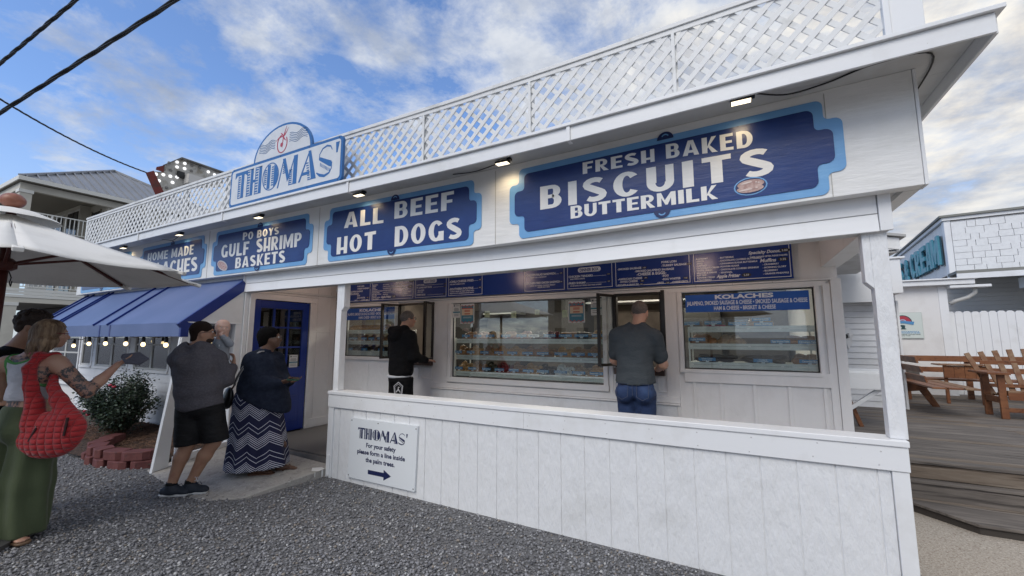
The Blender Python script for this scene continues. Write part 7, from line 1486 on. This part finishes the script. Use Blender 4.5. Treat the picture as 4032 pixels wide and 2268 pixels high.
# purse and phone
pu = thing('shoulder_bag', 'small black leather bag hanging on a striped strap behind the navy sweater', 'handbag', tuple(L2(-.31, -.09, .80))); pc_ = L2(-.29, -.12, .86)
q = SDF(pc_ - .2, pc_ + .2, .006); q.ell(pc_, (.085, .045, .125), basis(FW * .7 + RT * .5, nrm(UP + RT * .30)), .01); q.ell(pc_ + UP * -.04 - RT * .02, (.085, .048, .08), basis(FW * .7 + RT * .5, nrm(UP + RT * .3)), .02); q.build('bag_body', mat('black_leather', (.010, .010, .010), .28, bump=(160, .3, 3, (1, 1, 1), .002)), pu, 2)
a_, b_ = pc_ + UP * .115 + RT * .045, L2(-.005, -.185, 1.335)
MB().tube([pc_ + UP * .10 + RT * .03, a_, a_ + (b_ - a_) * .12], .010, 8).build('tab', mat('tab_brown', (.13, .05, .03), .5), pu); stp = mat('strap_grey', (.32, .31, .31), .8)
for k_, dd in ((0, -.012), (1, .0), (2, .012)): pth = [a_ + (b_ - a_) * t + (RT * -.7 + UP * .5) * dd - FW * .045 * math.sin(math.pi * t) for t in np.linspace(.1, 1, 8)] + [L2(.04, -.12, 1.385) + RT * dd, L2(.06, -.04, 1.385)]; MB().tube(pth, .0062, 6).build('strap', stp if k_ != 1 else mat('strap_dark', (.10, .10, .11), .8), pu)
ph = thing('phone', 'phone in a green case held out by the woman in navy', 'phone', tuple(w3 + RT * .09)); 
MB().beam(w2 + RT * .085 + UP * .045 - FW * .02, w2 + RT * .195 + UP * .035 + FW * .03, .072, .012, up=(.2, -.35, 1)).build('case', mat('phone_green', (.012, .085, .05), .3), ph, bevel=.004); MB().beam(w2 + RT * .09 + UP * .054 - FW * .02, w2 + RT * .19 + UP * .044 + FW * .03, .062, .004, up=(.2, -.35, 1)).build('screen', mat('phone_glass', (.01, .01, .012), .1), ph)
# ---- man in the grey T-shirt at the right hatch ------------------------------------------
def frame_at(x, y, z): 
    O_ = V3(x, y, z); return lambda a, b, c: O_ + V3(a, b, c)      # a = +X, b = +Y (towards the wall), c = height above the porch floor
p3 = thing('person', 'grey-haired man in slate T-shirt and jeans leaning at the right serving hatch', 'person', (-.93, 4.5, .16))
G = frame_at(-.93, 4.45, .16); lo3 = V3(-.93, 4.45, .16)
sk = SDF(lo3 + V3(-.5, -.45, -.02), lo3 + V3(.5, .55, 1.86), .0095); hd3 = G(.045, .12, 1.705); M3, HP3 = head(sk, hd3, V3(.12, 1, -.12), 1.03, neck=G(.03, .03, 1.53), fat=1.05)
sk.ell(G(0, .02, 1.27), (.16, .11, .26), None, .05); sk.ell(G(0, -.02, .95), (.13, .10, .13), None, .05)
sh = [(-.185, .02, 1.45), (.20, .02, 1.44)]; el = [(-.235, .10, 1.20), (.255, .12, 1.165)]; wr = [(-.16, .30, 1.12), (.17, .33, 1.10)]
for q, (a, b, c) in enumerate(zip(sh, el, wr)): sk.cap(G(*a), G(*b), .062, .052, .03); sk.cap(G(*b), G(*c), .050, .034, .02); hand(sk, G(*c), V3(-.2 + .4 * (1 - q), .95, .0) * 1, V3(0, 0, -1), 1.03, .35, 1 if q else -1)
for a in (-.085, .09): sk.cap(G(a, -.02, .88), G(a, .02, .50), .075, .06, .05); sk.cap(G(a, .02, .50), G(a, -.02, .08), .062, .045, .03)
sk.build('body', skin_l, p3); eyes(p3, HP3)
h3 = SDF(hd3 - .17, hd3 + .17, .006); h3.ell(HP3(0, -.012, .030), (.082, .103, .094), M3, .01); h3.cut(HP3(0, .05, 0), M3 @ V3(0, 1, -.5)); h3.cut(HP3(0, 0, -.058), M3 @ V3(0, .2, -1)); h3.wrinkle(.002, 260, 3); h3.build('hair', mat('hair_grey_brown', (.095, .075, .065), .8, bump=(300, .8, 3, (1, 1, .3), .004), vary=((.13, .115, .105), 90, .45, .62)), p3, 1)
tee = cloth('slate_tshirt', (.058, .068, .076)); t3 = SDF(lo3 + V3(-.5, -.4, .75), lo3 + V3(.5, .4, 1.66), .0095)
t3.ell(G(0, .015, 1.33), (.208, .145, .22), None, .05); t3.ell(G(.0, .0, 1.10), (.192, .155, .22), None, .06); t3.cap(G(-.16, .02, 1.45), G(.175, .02, 1.44), .082, .082, .06); t3.cap(G(-.13, .02, 1.49), G(0, .03, 1.575), .06, .05, .06); t3.cap(G(.15, .02, 1.485), G(.05, .03, 1.575), .06, .05, .06); t3.ell(G(0, -.015, .98), (.20, .165, .14), None, .05)
for a, b in zip(sh, el): A_, B_ = G(*a), G(*b); t3.cap(A_, A_ + (B_ - A_) * .72, .080, .074, .04)
t3.ell(G(.03, .05, 1.60), (.07, .075, .06), None, .012, sub=True); t3.wrinkle(.010, 30, 31, (1.6, .8, .5)); t3.cut(G(0, 0, .985), V3(0, .1, -1))
sl_, (XX, YY, ZZ) = t3.blk(t3.lo, t3.lo + t3.n * t3.h); t3.build('tshirt', tee, p3)
den = mat('denim', (.018, .038, .105), .85, bump=(500, .3, 2, (1, 1, 1), .0015), vary=[((.035, .070, .165), 6, .48, .72), ((.010, .020, .060), 11, .55, .7)]); j3 = SDF(lo3 + V3(-.4, -.4, .02), lo3 + V3(.4, .4, 1.15), .0095)
j3.ell(G(0, -.02, .95), (.175, .135, .14), None, .03)
for a in (-.092, .097): j3.ell(G(a, -.10, .88), (.095, .08, .10), None, .04); j3.cap(G(a, -.02, .88), G(a, .01, .52), .105, .085, .03); j3.cap(G(a, .01, .52), G(a, -.02, .06), .085, .078, .03)
j3.wrinkle(.006, 42, 9, (.5, .5, 1.5)); j3.cut(G(0, 0, 1.04), V3(0, 0, 1)); j3.cut(G(0, 0, .03), V3(0, 0, -1)); jo = j3.build('jeans', den, p3)
stitch = mat('denim_seam', (.06, .075, .12), .8); MB().tube([G(0, -.165, 1.03), G(0, -.176, .95), G(0, -.168, .87)], .0025, 5).build('seam', stitch, jo)
for a in (-.10, .10): MB().tube([G(a - .062, -.160, .985), G(a - .055, -.192, .86), G(a, -.192, .83), G(a + .055, -.19, .86), G(a + .060, -.172, .985), G(a - .062, -.160, .985)], .0028, 5).build('pocket_stitch', stitch, jo)
for a in (-.095, .10):
    for pz in (0,): MB().ellipsoid(G(a, .04, .045), .05, .13, .045, 14, 8).build('shoe', mat('shoe_brown', (.05, .03, .02), .5), p3, smooth=True)

# ---- man in the black hoodie at the left hatch --------------------------------------------
p4 = thing('person', 'man in black hoodie and black shorts with a white-outlined emblem at the left hatch', 'person', (-4.08, 4.48, .16))
F4 = nrm(RT * .55 + FW * .62); R4 = nrm(np.cross(F4, UP)); O4 = V3(-4.09, 4.44, .16)
K = lambda a, b, c: O4 + R4 * a + F4 * b + UP * c
sk = SDF(O4 + V3(-.5, -.5, -.02), O4 + V3(.55, .55, 1.84), .0095); hd4 = K(.0, .09, 1.69); M4, HP4 = head(sk, hd4, F4 * .9 + R4 * .30, 1.0, neck=K(0, .0, 1.53))
sk.ell(K(0, 0, 1.2), (.15, .11, .27), basis(F4), .05); sk.ell(K(0, 0, .92), (.13, .10, .12), basis(F4), .05)
sh = [(-.18, 0, 1.45), (.18, 0, 1.45)]; el = [(-.235, .02, 1.20), (.225, .06, 1.18)]; wr = [(-.13, .22, 1.10), (.165, .30, 1.12)]
for q, (a, b, c) in enumerate(zip(sh, el, wr)): sk.cap(K(*a), K(*b), .06, .05, .03); sk.cap(K(*b), K(*c), .048, .032, .02); hand(sk, K(*c), F4, -UP, 1.0, .6, 1 if q else -1)
for a in (-.085, .085): sk.cap(K(a, 0, .86), K(a, .02, .5), .075, .06, .05); sk.cap(K(a, .02, .5), K(a, -.02, .08), .062, .043, .03)
sk.build('body', skin_l, p4); eyes(p4, HP4)
h4 = SDF(hd4 - .17, hd4 + .17, .006); h4.ell(HP4(0, -.012, .032), (.080, .102, .094), M4, .01); h4.cut(HP4(0, .05, 0), M4 @ V3(0, 1, -.45)); h4.cut(HP4(0, 0, -.05), M4 @ V3(0, .25, -1)); h4.wrinkle(.002, 260, 6); h4.build('hair', mat('hair_salt_pepper', (.10, .09, .08), .8, bump=(300, .8, 3, (1, 1, .3), .004), vary=((.15, .14, .13), 90, .45, .6)), p4, 1)
g4 = MB().tube([HP4(.082, -.03, .0), HP4(.080, .04, .010), HP4(.060, .094, .012)], .0026, 6); [g4.tube([HP4(q * .033 + .027 * math.cos(t), .103, .012 + .019 * math.sin(t)) for t in np.linspace(0, 6.283, 13)], .0026, 6) for q in (-1, 1)]; g4.build('glasses', blk_m, p4)
blf = cloth('black_fleece', (.0055, .0055, .0065)); t4 = SDF(O4 + V3(-.5, -.5, .8), O4 + V3(.55, .55, 1.72), .0095); B4 = basis(F4)
t4.ell(K(0, 0, 1.30), (.20, .15, .24), B4, .05); t4.ell(K(0, 0, 1.10), (.195, .16, .20), B4, .06); t4.ell(K(0, 0, .98), (.19, .155, .12), B4, .05); t4.cap(K(-.16, 0, 1.45), K(.16, 0, 1.45), .088, .088, .06)
for a, b, c in zip(sh, el, wr): t4.cap(K(*a), K(*b), .090, .076, .05); t4.cap(K(*b), K(*b) + (K(*c) - K(*b)) * .9, .074, .048, .03)
t4.cap(K(-.085, -.01, 1.55), K(.085, -.01, 1.55), .06, .06, .05); t4.cap(K(-.10, -.10, 1.53), K(.07, -.12, 1.50), .065, .055, .05); t4.cap(K(-.06, -.12, 1.45), K(.05, -.12, 1.45), .05, .05, .04); t4.ell(K(0, .05, 1.60), (.075, .085, .06), B4, .012, sub=True); t4.wrinkle(.006, 34, 14, (.6, .6, 1.3)); t4.cut(K(0, 0, .92), V3(0, 0, -1)); t4.build('hoodie', blf, p4)
q = SDF(O4 + V3(-.4, -.4, .8), O4 + V3(.4, .4, 1.0), .0095); q.ell(K(-.02, -.01, .92), (.188, .150, .10), B4, .02); q.cut(K(0, 0, .897), V3(.05, .03, -1)); q.cut(K(0, 0, .93), V3(0, 0, 1)); q.build('tshirt_hem', mat('hem_white', (.55, .56, .58), .9), p4)
q = SDF(O4 + V3(-.4, -.4, .4), O4 + V3(.4, .4, 1.0), .0095); q.ell(K(0, 0, .88), (.18, .15, .10), B4, .03)
for a in (-.092, .092): q.cap(K(a, 0, .88), K(a * 1.1, .01, .55), .112, .112, .035)
q.wrinkle(.004, 36, 3, (1.4, 1.4, .4)); q.cut(K(0, 0, .905), V3(0, 0, 1)); q.cut(K(0, 0, .52), V3(0, 0, -1)); so_ = q.build('shorts', blf, p4)
for a in (-.10, .10): MB().ellipsoid(K(a, .05, .045), .05, .13, .045, 14, 8, M=Matrix([list(r) for r in B4])).build('shoe', blk_m, p4, smooth=True)
# emblem: shield outline with a leaping figure, on the back right thigh
ew = mat('emblem_white', (.5, .5, .52), .7); ec = K(.135, -.118, .745); er = nrm(R4 * .86 + F4 * .5); en = nrm(np.cross(UP, er)) * -1; en = en if en @ (V3(0, 0, 1.6) - ec) > 0 else -en
def emb(polys, nme, off):
    m_ = MB(); [m_.add([tuple(ec + er * a + UP * b + en * off) for a, b in pl], [tuple(range(len(pl)))]) for pl in polys]; m_.build(nme, ew, so_)
sh_o = [(0, .105), (.062, .055), (.050, -.06), (0, -.10), (-.050, -.06), (-.062, .055), (0, .105)]
emb(stroke(sh_o, [.010] * 7), 'emblem_outline', .012); emb(stroke([(a * .78, b * .78) for a, b in sh_o], [.005] * 7), 'emblem_inner_line', .0125)
emb([[(-.004, .045), (.004, .045), (.006, .015), (-.006, .015)], [(-.006, .018), (.006, .018), (.034, -.024), (.026, -.028), (0, .0), (-.026, -.03), (-.036, -.024)], [(.0, .03), (.022, .038), (.022, .044), (0, .04)]], 'emblem_figure', .013)

# ---- woman in white tank top and green trousers ------------------------------------------------
p5 = thing('person', 'tattooed woman with blond hair, white tank top and green wide trousers seen from behind', 'person', (-5.25, 1.25, 0))
O5 = V3(-5.185, 1.278, -.01)
def L5(a, b, z): return O5 + RT * a + FW * b + UP * z
sk = SDF(O5 + V3(-.50, -.50, -.02), O5 + V3(.80, .75, 1.80), .0095); hd5 = L5(.02, .05, 1.635); f5 = RT * .62 + FW * .75 - UP * .05; M5, HP5 = head(sk, hd5, f5, 1.0, neck=L5(-.045, .0, 1.46)); B5 = basis(RT * .35 + FW * .93)
sk.cap(L5(-.21, -.05, 1.40), L5(.13, .01, 1.41), .062, .060, .05); sk.ell(L5(-.05, 0, 1.30), (.175, .115, .16), B5, .06); sk.ell(L5(-.05, .0, 1.12), (.150, .110, .16), B5, .06); sk.ell(L5(-.03, .0, .98), (.170, .135, .12), B5, .06)
shR5, elR5, wrR5 = L5(.160, .02, 1.375), L5(.335, .10, 1.145), L5(.455, .23, 1.375); shL5, elL5, wrL5 = L5(-.27, -.05, 1.365), L5(-.36, .06, 1.12), L5(-.20, .26, 1.05)
sk.cap(shR5, elR5, .063, .050, .04); sk.cap(elR5, elR5 + (wrR5 - elR5) * .4, .048, .046, .02); sk.cap(elR5 + (wrR5 - elR5) * .4, wrR5, .044, .026, .02); sk.cap(shL5, elL5, .060, .048, .04); sk.cap(elL5, wrL5, .046, .028, .02)
hand(sk, wrR5, RT * .8 + UP * .5 + FW * .2, nrm(UP * .8 - RT * .5), .95, .22, 1); hand(sk, wrL5, RT * .6 + FW * .5, -UP, .95, .4, -1)
fR, fL = L5(.035, -.10, .02), L5(-.21, -.10, .02)
for a, an in ((.05, fR), (-.14, fL)): sk.cap(L5(a, 0, .90), an + UP * .45 + FW * .06, .09, .06, .05); sk.cap(an + UP * .45 + FW * .06, an + UP * .07, .055, .038, .03)
tf5 = RT * .97 - FW * .12; bare_foot(sk, fR, tf5); bare_foot(sk, fL, tf5)
def tatt(P_):
    r_ = P_ - O5; a = r_ @ RT; z = r_[:, 2]; ua = ((P_ - shR5) @ nrm(elR5 - shR5)); dist = np.linalg.norm((P_ - shR5) - np.outer(ua, nrm(elR5 - shR5)), axis=1)
    m = ((ua > .05) & (ua < .33) & (dist < .085) & (a > .13)); m |= (a > .06) & (a < .14) & (z > 1.24) & (z < 1.375) & ((r_ @ FW) < .0); m |= (np.abs(a + .05) < .09) & (z > 1.395) & (z < 1.46) & ((r_ @ FW) < .03); fa = ((P_ - elR5) @ nrm(wrR5 - elR5)); d2 = np.linalg.norm((P_ - elR5) - np.outer(fa, nrm(wrR5 - elR5)), axis=1); m |= (fa > -.02) & (fa < .09) & (d2 < .055); m |= (z > 1.045) & (z < 1.13) & (a < .02) & (np.abs(a) < .2)
    return m.astype(int)
sk.build('body', skin_l, p5, fn=tatt, mats=[skin_l, tattoo]); eyes(p5, HP5)
hb5 = mat('hair_dirty_blond', (.16, .095, .052), .55, bump=(90, 1, 5, (1, 1, .12), .01), vary=[((.34, .235, .14), 26, .42, .60, (1, 1, .15)), ((.07, .038, .022), 18, .50, .66, (1, 1, .2))])
h5 = SDF(hd5 - V3(.22, .22, .26), hd5 + V3(.22, .22, .17), .006); h5.ell(HP5(0, -.018, .034), (.094, .108, .098), M5, .01); h5.ell(HP5(-.01, -.055, -.045), (.092, .070, .105), M5, .04)
for a, b, c, e in ((-.08, .02, -.06, -.13), (.08, .02, -.06, -.12), (-.055, -.08, -.08, -.17), (.03, -.09, -.08, -.18), (.0, -.09, -.1, -.19), (-.095, -.03, -.06, -.16), (.085, -.04, -.06, -.16)): h5.cap(HP5(a, b, c), HP5(a * 1.12, b - .012, e), .036, .012, .03)
h5.cut(HP5(0, .062, 0), M5 @ V3(0, 1, -.25)); h5.wrinkle(.006, 85, 21, (2, 2, .25)); h5.build('hair', hb5, p5, 1)
st5 = MB(); rs = np.random.RandomState(9)
for k in range(150):
    a = rs.uniform(-.10, .10); b = -.115 + 3.0 * a * a * 4 + rs.uniform(-.012, .012); c0 = rs.uniform(.04, .10) if abs(a) < .06 else rs.uniform(-.02, .05); c1 = rs.uniform(-.23, -.14); cu = rs.uniform(-.02, .02)
    pts = [HP5(a * .7, b * .85, c0), HP5(a * 1.03, b, (c0 + c1) * .5 + .02), HP5(a * 1.12 + cu, b * .98 + rs.uniform(-.01, .01), c1 * .8), HP5(a * 1.25 + cu * 1.8, b + rs.uniform(-.02, .01), c1)]; st5.tube(pts, [.003, .0045, .0035, .001], 4)
stuff(st5.build('hair_strands', hb5, p5, smooth=True))
MB().tube([HP5(-.085, -.07, -.16), HP5(-.04, -.115, -.165), HP5(.03, -.12, -.165), HP5(.085, -.06, -.15)], .007, 6).build('necklace', mat('pink_beads', (.42, .10, .14), .5), p5, smooth=True)
MB().tube([HP5(.08, .0, .01), HP5(.079, .05, .012), HP5(.06, .098, .012)], .0035, 6).build('glasses', mat('red_frames', (.12, .01, .02), .3), p5)
tank = cloth('white_ribbed_cotton', (.50, .51, .55), .9, 300, .3); grn = cloth('green_binding', (.10, .30, .10)); gt = SDF(O5 + V3(-.45, -.4, .95), O5 + V3(.45, .4, 1.52), .0075)
gt.cap(L5(-.21, -.05, 1.40), L5(.13, .01, 1.41), .069, .067, .05); gt.ell(L5(-.05, 0, 1.30), (.184, .124, .165), B5, .06); gt.ell(L5(-.05, 0, 1.13), (.172, .130, .12), B5, .06)
def gcut(S, g_=0):
    for c_, rr in ((L5(-.285, -.06, 1.37), (.135, .22, .165)), (L5(.205, .02, 1.36), (.155, .24, .165)), (L5(-.055, -.06, 1.52), (.112, .2, .115))): S.ell(c_, tuple(r_ - g_ for r_ in rr), B5, .004, sub=True)
gcut(gt); gt.wrinkle(.003, 60, 4, (.3, .3, 2)); gt.cut(L5(0, 0, 1.098), V3(0, 0, -1)); gt.build('tank_top', tank, p5, 2)
gb = SDF(O5 + V3(-.45, -.4, .95), O5 + V3(.45, .4, 1.52), .0065); gb.cap(L5(-.21, -.05, 1.40), L5(.13, .01, 1.41), .072, .070, .05); gb.ell(L5(-.05, 0, 1.30), (.187, .127, .168), B5, .06); gb.ell(L5(-.05, 0, 1.13), (.175, .133, .12), B5, .06); F0 = gb.F.copy(); gcut(gb); Fa = gb.F.copy(); gb.F = F0.copy(); gcut(gb, -.020); gb.F = np.maximum(Fa, -gb.F); gb.cut(L5(0, 0, 1.20), V3(0, 0, -1)); gb.build('neck_binding', grn, p5, 1)
olive = mat('olive_crepe', (.050, .068, .030), .85, bump=(40, .5, 5, (1, 1, .2), .006), sheen=.1, vary=((.068, .09, .042), 4, .4, .7, (1, 1, .3))); g5 = SDF(O5 + V3(-.62, -.45, .0), O5 + V3(.55, .45, 1.2), .0095)
g5.ell(L5(-.045, 0, 1.00), (.172, .145, .12), B5, .04); g5.ell(L5(-.03, -.01, .88), (.20, .175, .15), B5, .05)
for a, t_, r_ in ((.065, .06, .150), (-.16, -.20, .150)): g5.cap(L5(a, -.01, .82), L5(t_ * .9, -.02, .45), .135, .145, .03); g5.cap(L5(t_ * .9, -.02, .45), L5(t_, -.03, .09), .145, r_, .04)
sl_, (XX, YY, ZZ) = g5.blk(g5.lo, g5.lo + g5.n * g5.h); th_ = np.arctan2(YY - O5[1], XX - O5[0]); g5.F[sl_] += (.016 * np.sin(th_ * 8 + ZZ * 2.2 + np.sin(ZZ * 5)) * np.clip((1.0 - ZZ) * 1.5, 0, 1)).astype(np.float32)
g5.cut(L5(0, 0, 1.058), V3(0, 0, 1)); g5.cut(L5(0, 0, .048), nrm(-UP + RT * .07)); g5.build('trousers', olive, p5)
sandal(p5, fR, tf5, m_=mat('sandal_tan', (.14, .085, .05), .6)); sandal(p5, fL, tf5, m_=mat('sandal_tan', (.14, .085, .05), .6))
# red quilted bag
rbg = thing('tote_bag', 'big red quilted shoulder bag hanging from the blond woman', 'handbag', tuple(L5(.10, -.16, .64))); redq = bpy.data.materials.new('red_quilt'); redq.use_nodes = True; rt2 = redq.node_tree; rp2 = rt2.nodes['Principled BSDF']; rp2.inputs['Base Color'].default_value = (.36, .010, .014, 1); rp2.inputs['Roughness'].default_value = .75; rp2.inputs['Sheen Weight'].default_value = .2
c_ = rt2.nodes.new('ShaderNodeTexCoord'); s1 = rt2.nodes.new('ShaderNodeSeparateXYZ'); rt2.links.new(c_.outputs['Object'], s1.inputs[0])
def rm(op, a, b=None):
    n = rt2.nodes.new('ShaderNodeMath'); n.operation = op
    for i, v in enumerate((a, b)):
        if v is None: continue
        if isinstance(v, (int, float)): n.inputs[i].default_value = v
        else: rt2.links.new(v, n.inputs[i])
    return n.outputs[0]
e1 = rm('ABSOLUTE', rm('SINE', rm('MULTIPLY', s1.outputs[2], 70.0))); e2_ = rm('ABSOLUTE', rm('SINE', rm('MULTIPLY', rm('ADD', rm('MULTIPLY', s1.outputs[0], .88), rm('MULTIPLY', s1.outputs[1], .47)), 58.0))); qh = rm('POWER', rm('MULTIPLY', e1, e2_), .35); qb = rt2.nodes.new('ShaderNodeBump'); qb.inputs['Strength'].default_value = 1; qb.inputs['Distance'].default_value = .016; rt2.links.new(qh, qb.inputs['Height']); rt2.links.new(qb.outputs[0], rp2.inputs['Normal'])
BGc = lambda a, b, z: L5(a + .215, b - .085, z)
q = SDF(O5 + V3(-.35, -.6, .55), O5 + V3(.75, .4, 1.52), .008); BB = basis(FW)
q.ell(BGc(.075, 0, .84), (.215, .085, .185), BB, .02); q.ell(BGc(-.02, 0, .80), (.175, .09, .14), BB, .05); q.ell(BGc(.17, .01, .88), (.135, .075, .13), BB, .05)
top5 = L5(.165, -.055, 1.475)
for pts, rr_ in (([BGc(-.08, -.01, .93), BGc(-.09, -.02, 1.08), L5(.095, -.125, 1.22), L5(.065, -.125, 1.36), L5(.075, -.075, 1.455), L5(.10, .03, 1.455), L5(.12, .10, 1.36)], [.085, .055, .042, .038, .034, .032, .030]), ([BGc(.16, .01, .97), BGc(.06, .02, 1.10), L5(.20, -.05, 1.20), L5(.15, -.01, 1.28)], [.075, .052, .036, .03])):
    for i in range(len(pts) - 1): q.cap(pts[i], pts[i + 1], rr_[i], rr_[i + 1], .025)
q.wrinkle(.005, 26, 6); q.build('bag_body', redq, rbg, 2)
zipm = mat('zip_dark', (.03, .008, .008), .5)
for a0_, a1_ in (((-.02, -.088, .80), (.025, -.088, .90)), ((.235, -.075, .84), (.245, -.072, .98))): MB().beam(BGc(*a0_), BGc(*a1_), .018, .012).build('pocket_zip', zipm, rbg)
MB().beam(BGc(.03, -.098, .905), BGc(.033, -.098, .92), .008, .006).build('zip_pull', mat('brushed_nickel', (.5, .48, .44), .25, metal=1), rbg)
# grey folded wallet on her palm
wl = thing('wallet', 'flat grey felt wallet held flat on the raised right hand', 'wallet', tuple(wrR5)); wb_ = wrR5 + RT * .10 + UP * .055
MB().add([tuple(wb_ + RT * a + UP * b + FW * c) for a, b, c in ((-.075, .035, .0), (.055, .05, .03), (.125, -.005, .05), (.075, -.055, .01), (-.02, -.045, -.03), (-.07, .005, -.02))] + [tuple(wb_ + RT * a + UP * (b - .012) + FW * (c + .012)) for a, b, c in ((-.075, .035, .0), (.055, .05, .03), (.125, -.005, .05), (.075, -.055, .01), (-.02, -.045, -.03), (-.07, .005, -.02))],
         [(0, 1, 2, 3, 4, 5), (11, 10, 9, 8, 7, 6)] + [(i, i + 6, (i + 1) % 6 + 6, (i + 1) % 6) for i in range(6)]).build('cover', cloth('grey_felt', (.10, .10, .125)), wl, bevel=.003)

# ---- curly-haired man beside her ----------------------------------------------------------------
p6 = thing('person', 'man with curly dark hair and black shirt at the left edge beside the blond woman', 'person', (-5.70, 1.25, 0))
O6 = V3(-5.74, 1.277, 0)
def L6(a, b, z): return O6 + RT * a + FW * b + UP * z
sk = SDF(O6 + V3(-.6, -.5, -.02), O6 + V3(.75, .7, 1.95), .0095); hd6 = L6(.065, .04, 1.695); f6 = RT * .85 + FW * .42 - UP * .12; M6, HP6 = head(sk, hd6, f6, 1.06, neck=L6(-.03, .0, 1.50)); B6 = basis(RT * .8 + FW * .6)
sk.ell(L6(-.05, 0, 1.25), (.19, .14, .28), B6, .05); sk.ell(L6(-.05, 0, .95), (.17, .14, .15), B6, .05); a_, b_, c_ = L6(.0, -.17, 1.40), L6(-.08, -.23, 1.14), L6(.10, -.19, 1.055)
sk.cap(a_, b_, .06, .05, .03); sk.cap(b_, c_, .047, .030, .02); hand(sk, c_, RT * .95 + UP * .06, FW * .9, 1.08, .18, -1); sk.cap(L6(-.1, .2, 1.4), L6(-.05, .26, 1.12), .06, .05, .03)
for q in (-.12, .1): sk.cap(L6(-.05, q, .9), L6(-.05, q, .48), .10, .07, .05); sk.cap(L6(-.05, q, .48), L6(-.05, q, .07), .065, .045, .03)
sk.build('body', skin_t, p6); eyes(p6, HP6, 1.06)
h6 = SDF(hd6 - .2, hd6 + .2, .006); h6.ell(HP6(0, -.01, .055), (.098, .112, .092), M6, .01); h6.ell(HP6(0, -.06, .0), (.08, .06, .07), M6, .03); h6.cut(HP6(0, .085, 0), M6 @ V3(0, 1, -.6)); h6.cut(HP6(0, 0, -.045), M6 @ V3(0, .3, -1)); h6.ell(HP6(.085, .01, -.03), (.03, .04, .04), M6, .01, sub=True)
rs = np.random.RandomState(4)
for k in range(170):
    d = nrm(rs.randn(3) + V3(0, 0, .5)); l_ = M6.T @ d
    if l_[1] > .55 and l_[2] < .5 or l_[2] < -.35: continue
    h6.ell(HP6(*(l_ * V3(.098, .112, .092) + V3(0, -.01, .055))), (.017, .017, .017), None, .008)
h6.wrinkle(.003, 200, 7); h6.build('hair', mat('hair_curly_dark', (.030, .017, .012), .6, bump=(160, 1, 3, (1, 1, 1), .006)), p6, 1)
t6 = SDF(O6 + V3(-.5, -.5, .8), O6 + V3(.5, .5, 1.6), .0095); t6.ell(L6(-.05, 0, 1.28), (.21, .155, .26), B6, .05); t6.ell(L6(-.05, 0, 1.05), (.20, .16, .2), B6, .05); t6.cap(L6(-.02, -.15, 1.41), L6(-.08, .16, 1.41), .085, .085, .06); t6.cap(a_, a_ + (b_ - a_) * .7, .082, .078, .04); t6.wrinkle(.006, 34, 5); t6.cut(L6(0, 0, .90), V3(0, 0, -1)); t6.build('tshirt', blf, p6)
q = SDF(O6 + V3(-.4, -.4, 0), O6 + V3(.4, .4, 1.1), .0095); q.ell(L6(-.05, 0, .92), (.18, .16, .12), B6, .03)
for a in (-.12, .1): q.cap(L6(-.05, a, .9), L6(-.05, a, .5), .11, .09, .03); q.cap(L6(-.05, a, .5), L6(-.05, a, .08), .09, .08, .03)
q.build('trousers', den, p6)
for a in (-.12, .1): shoe(p6, L6(-.05, a, .1), RT)
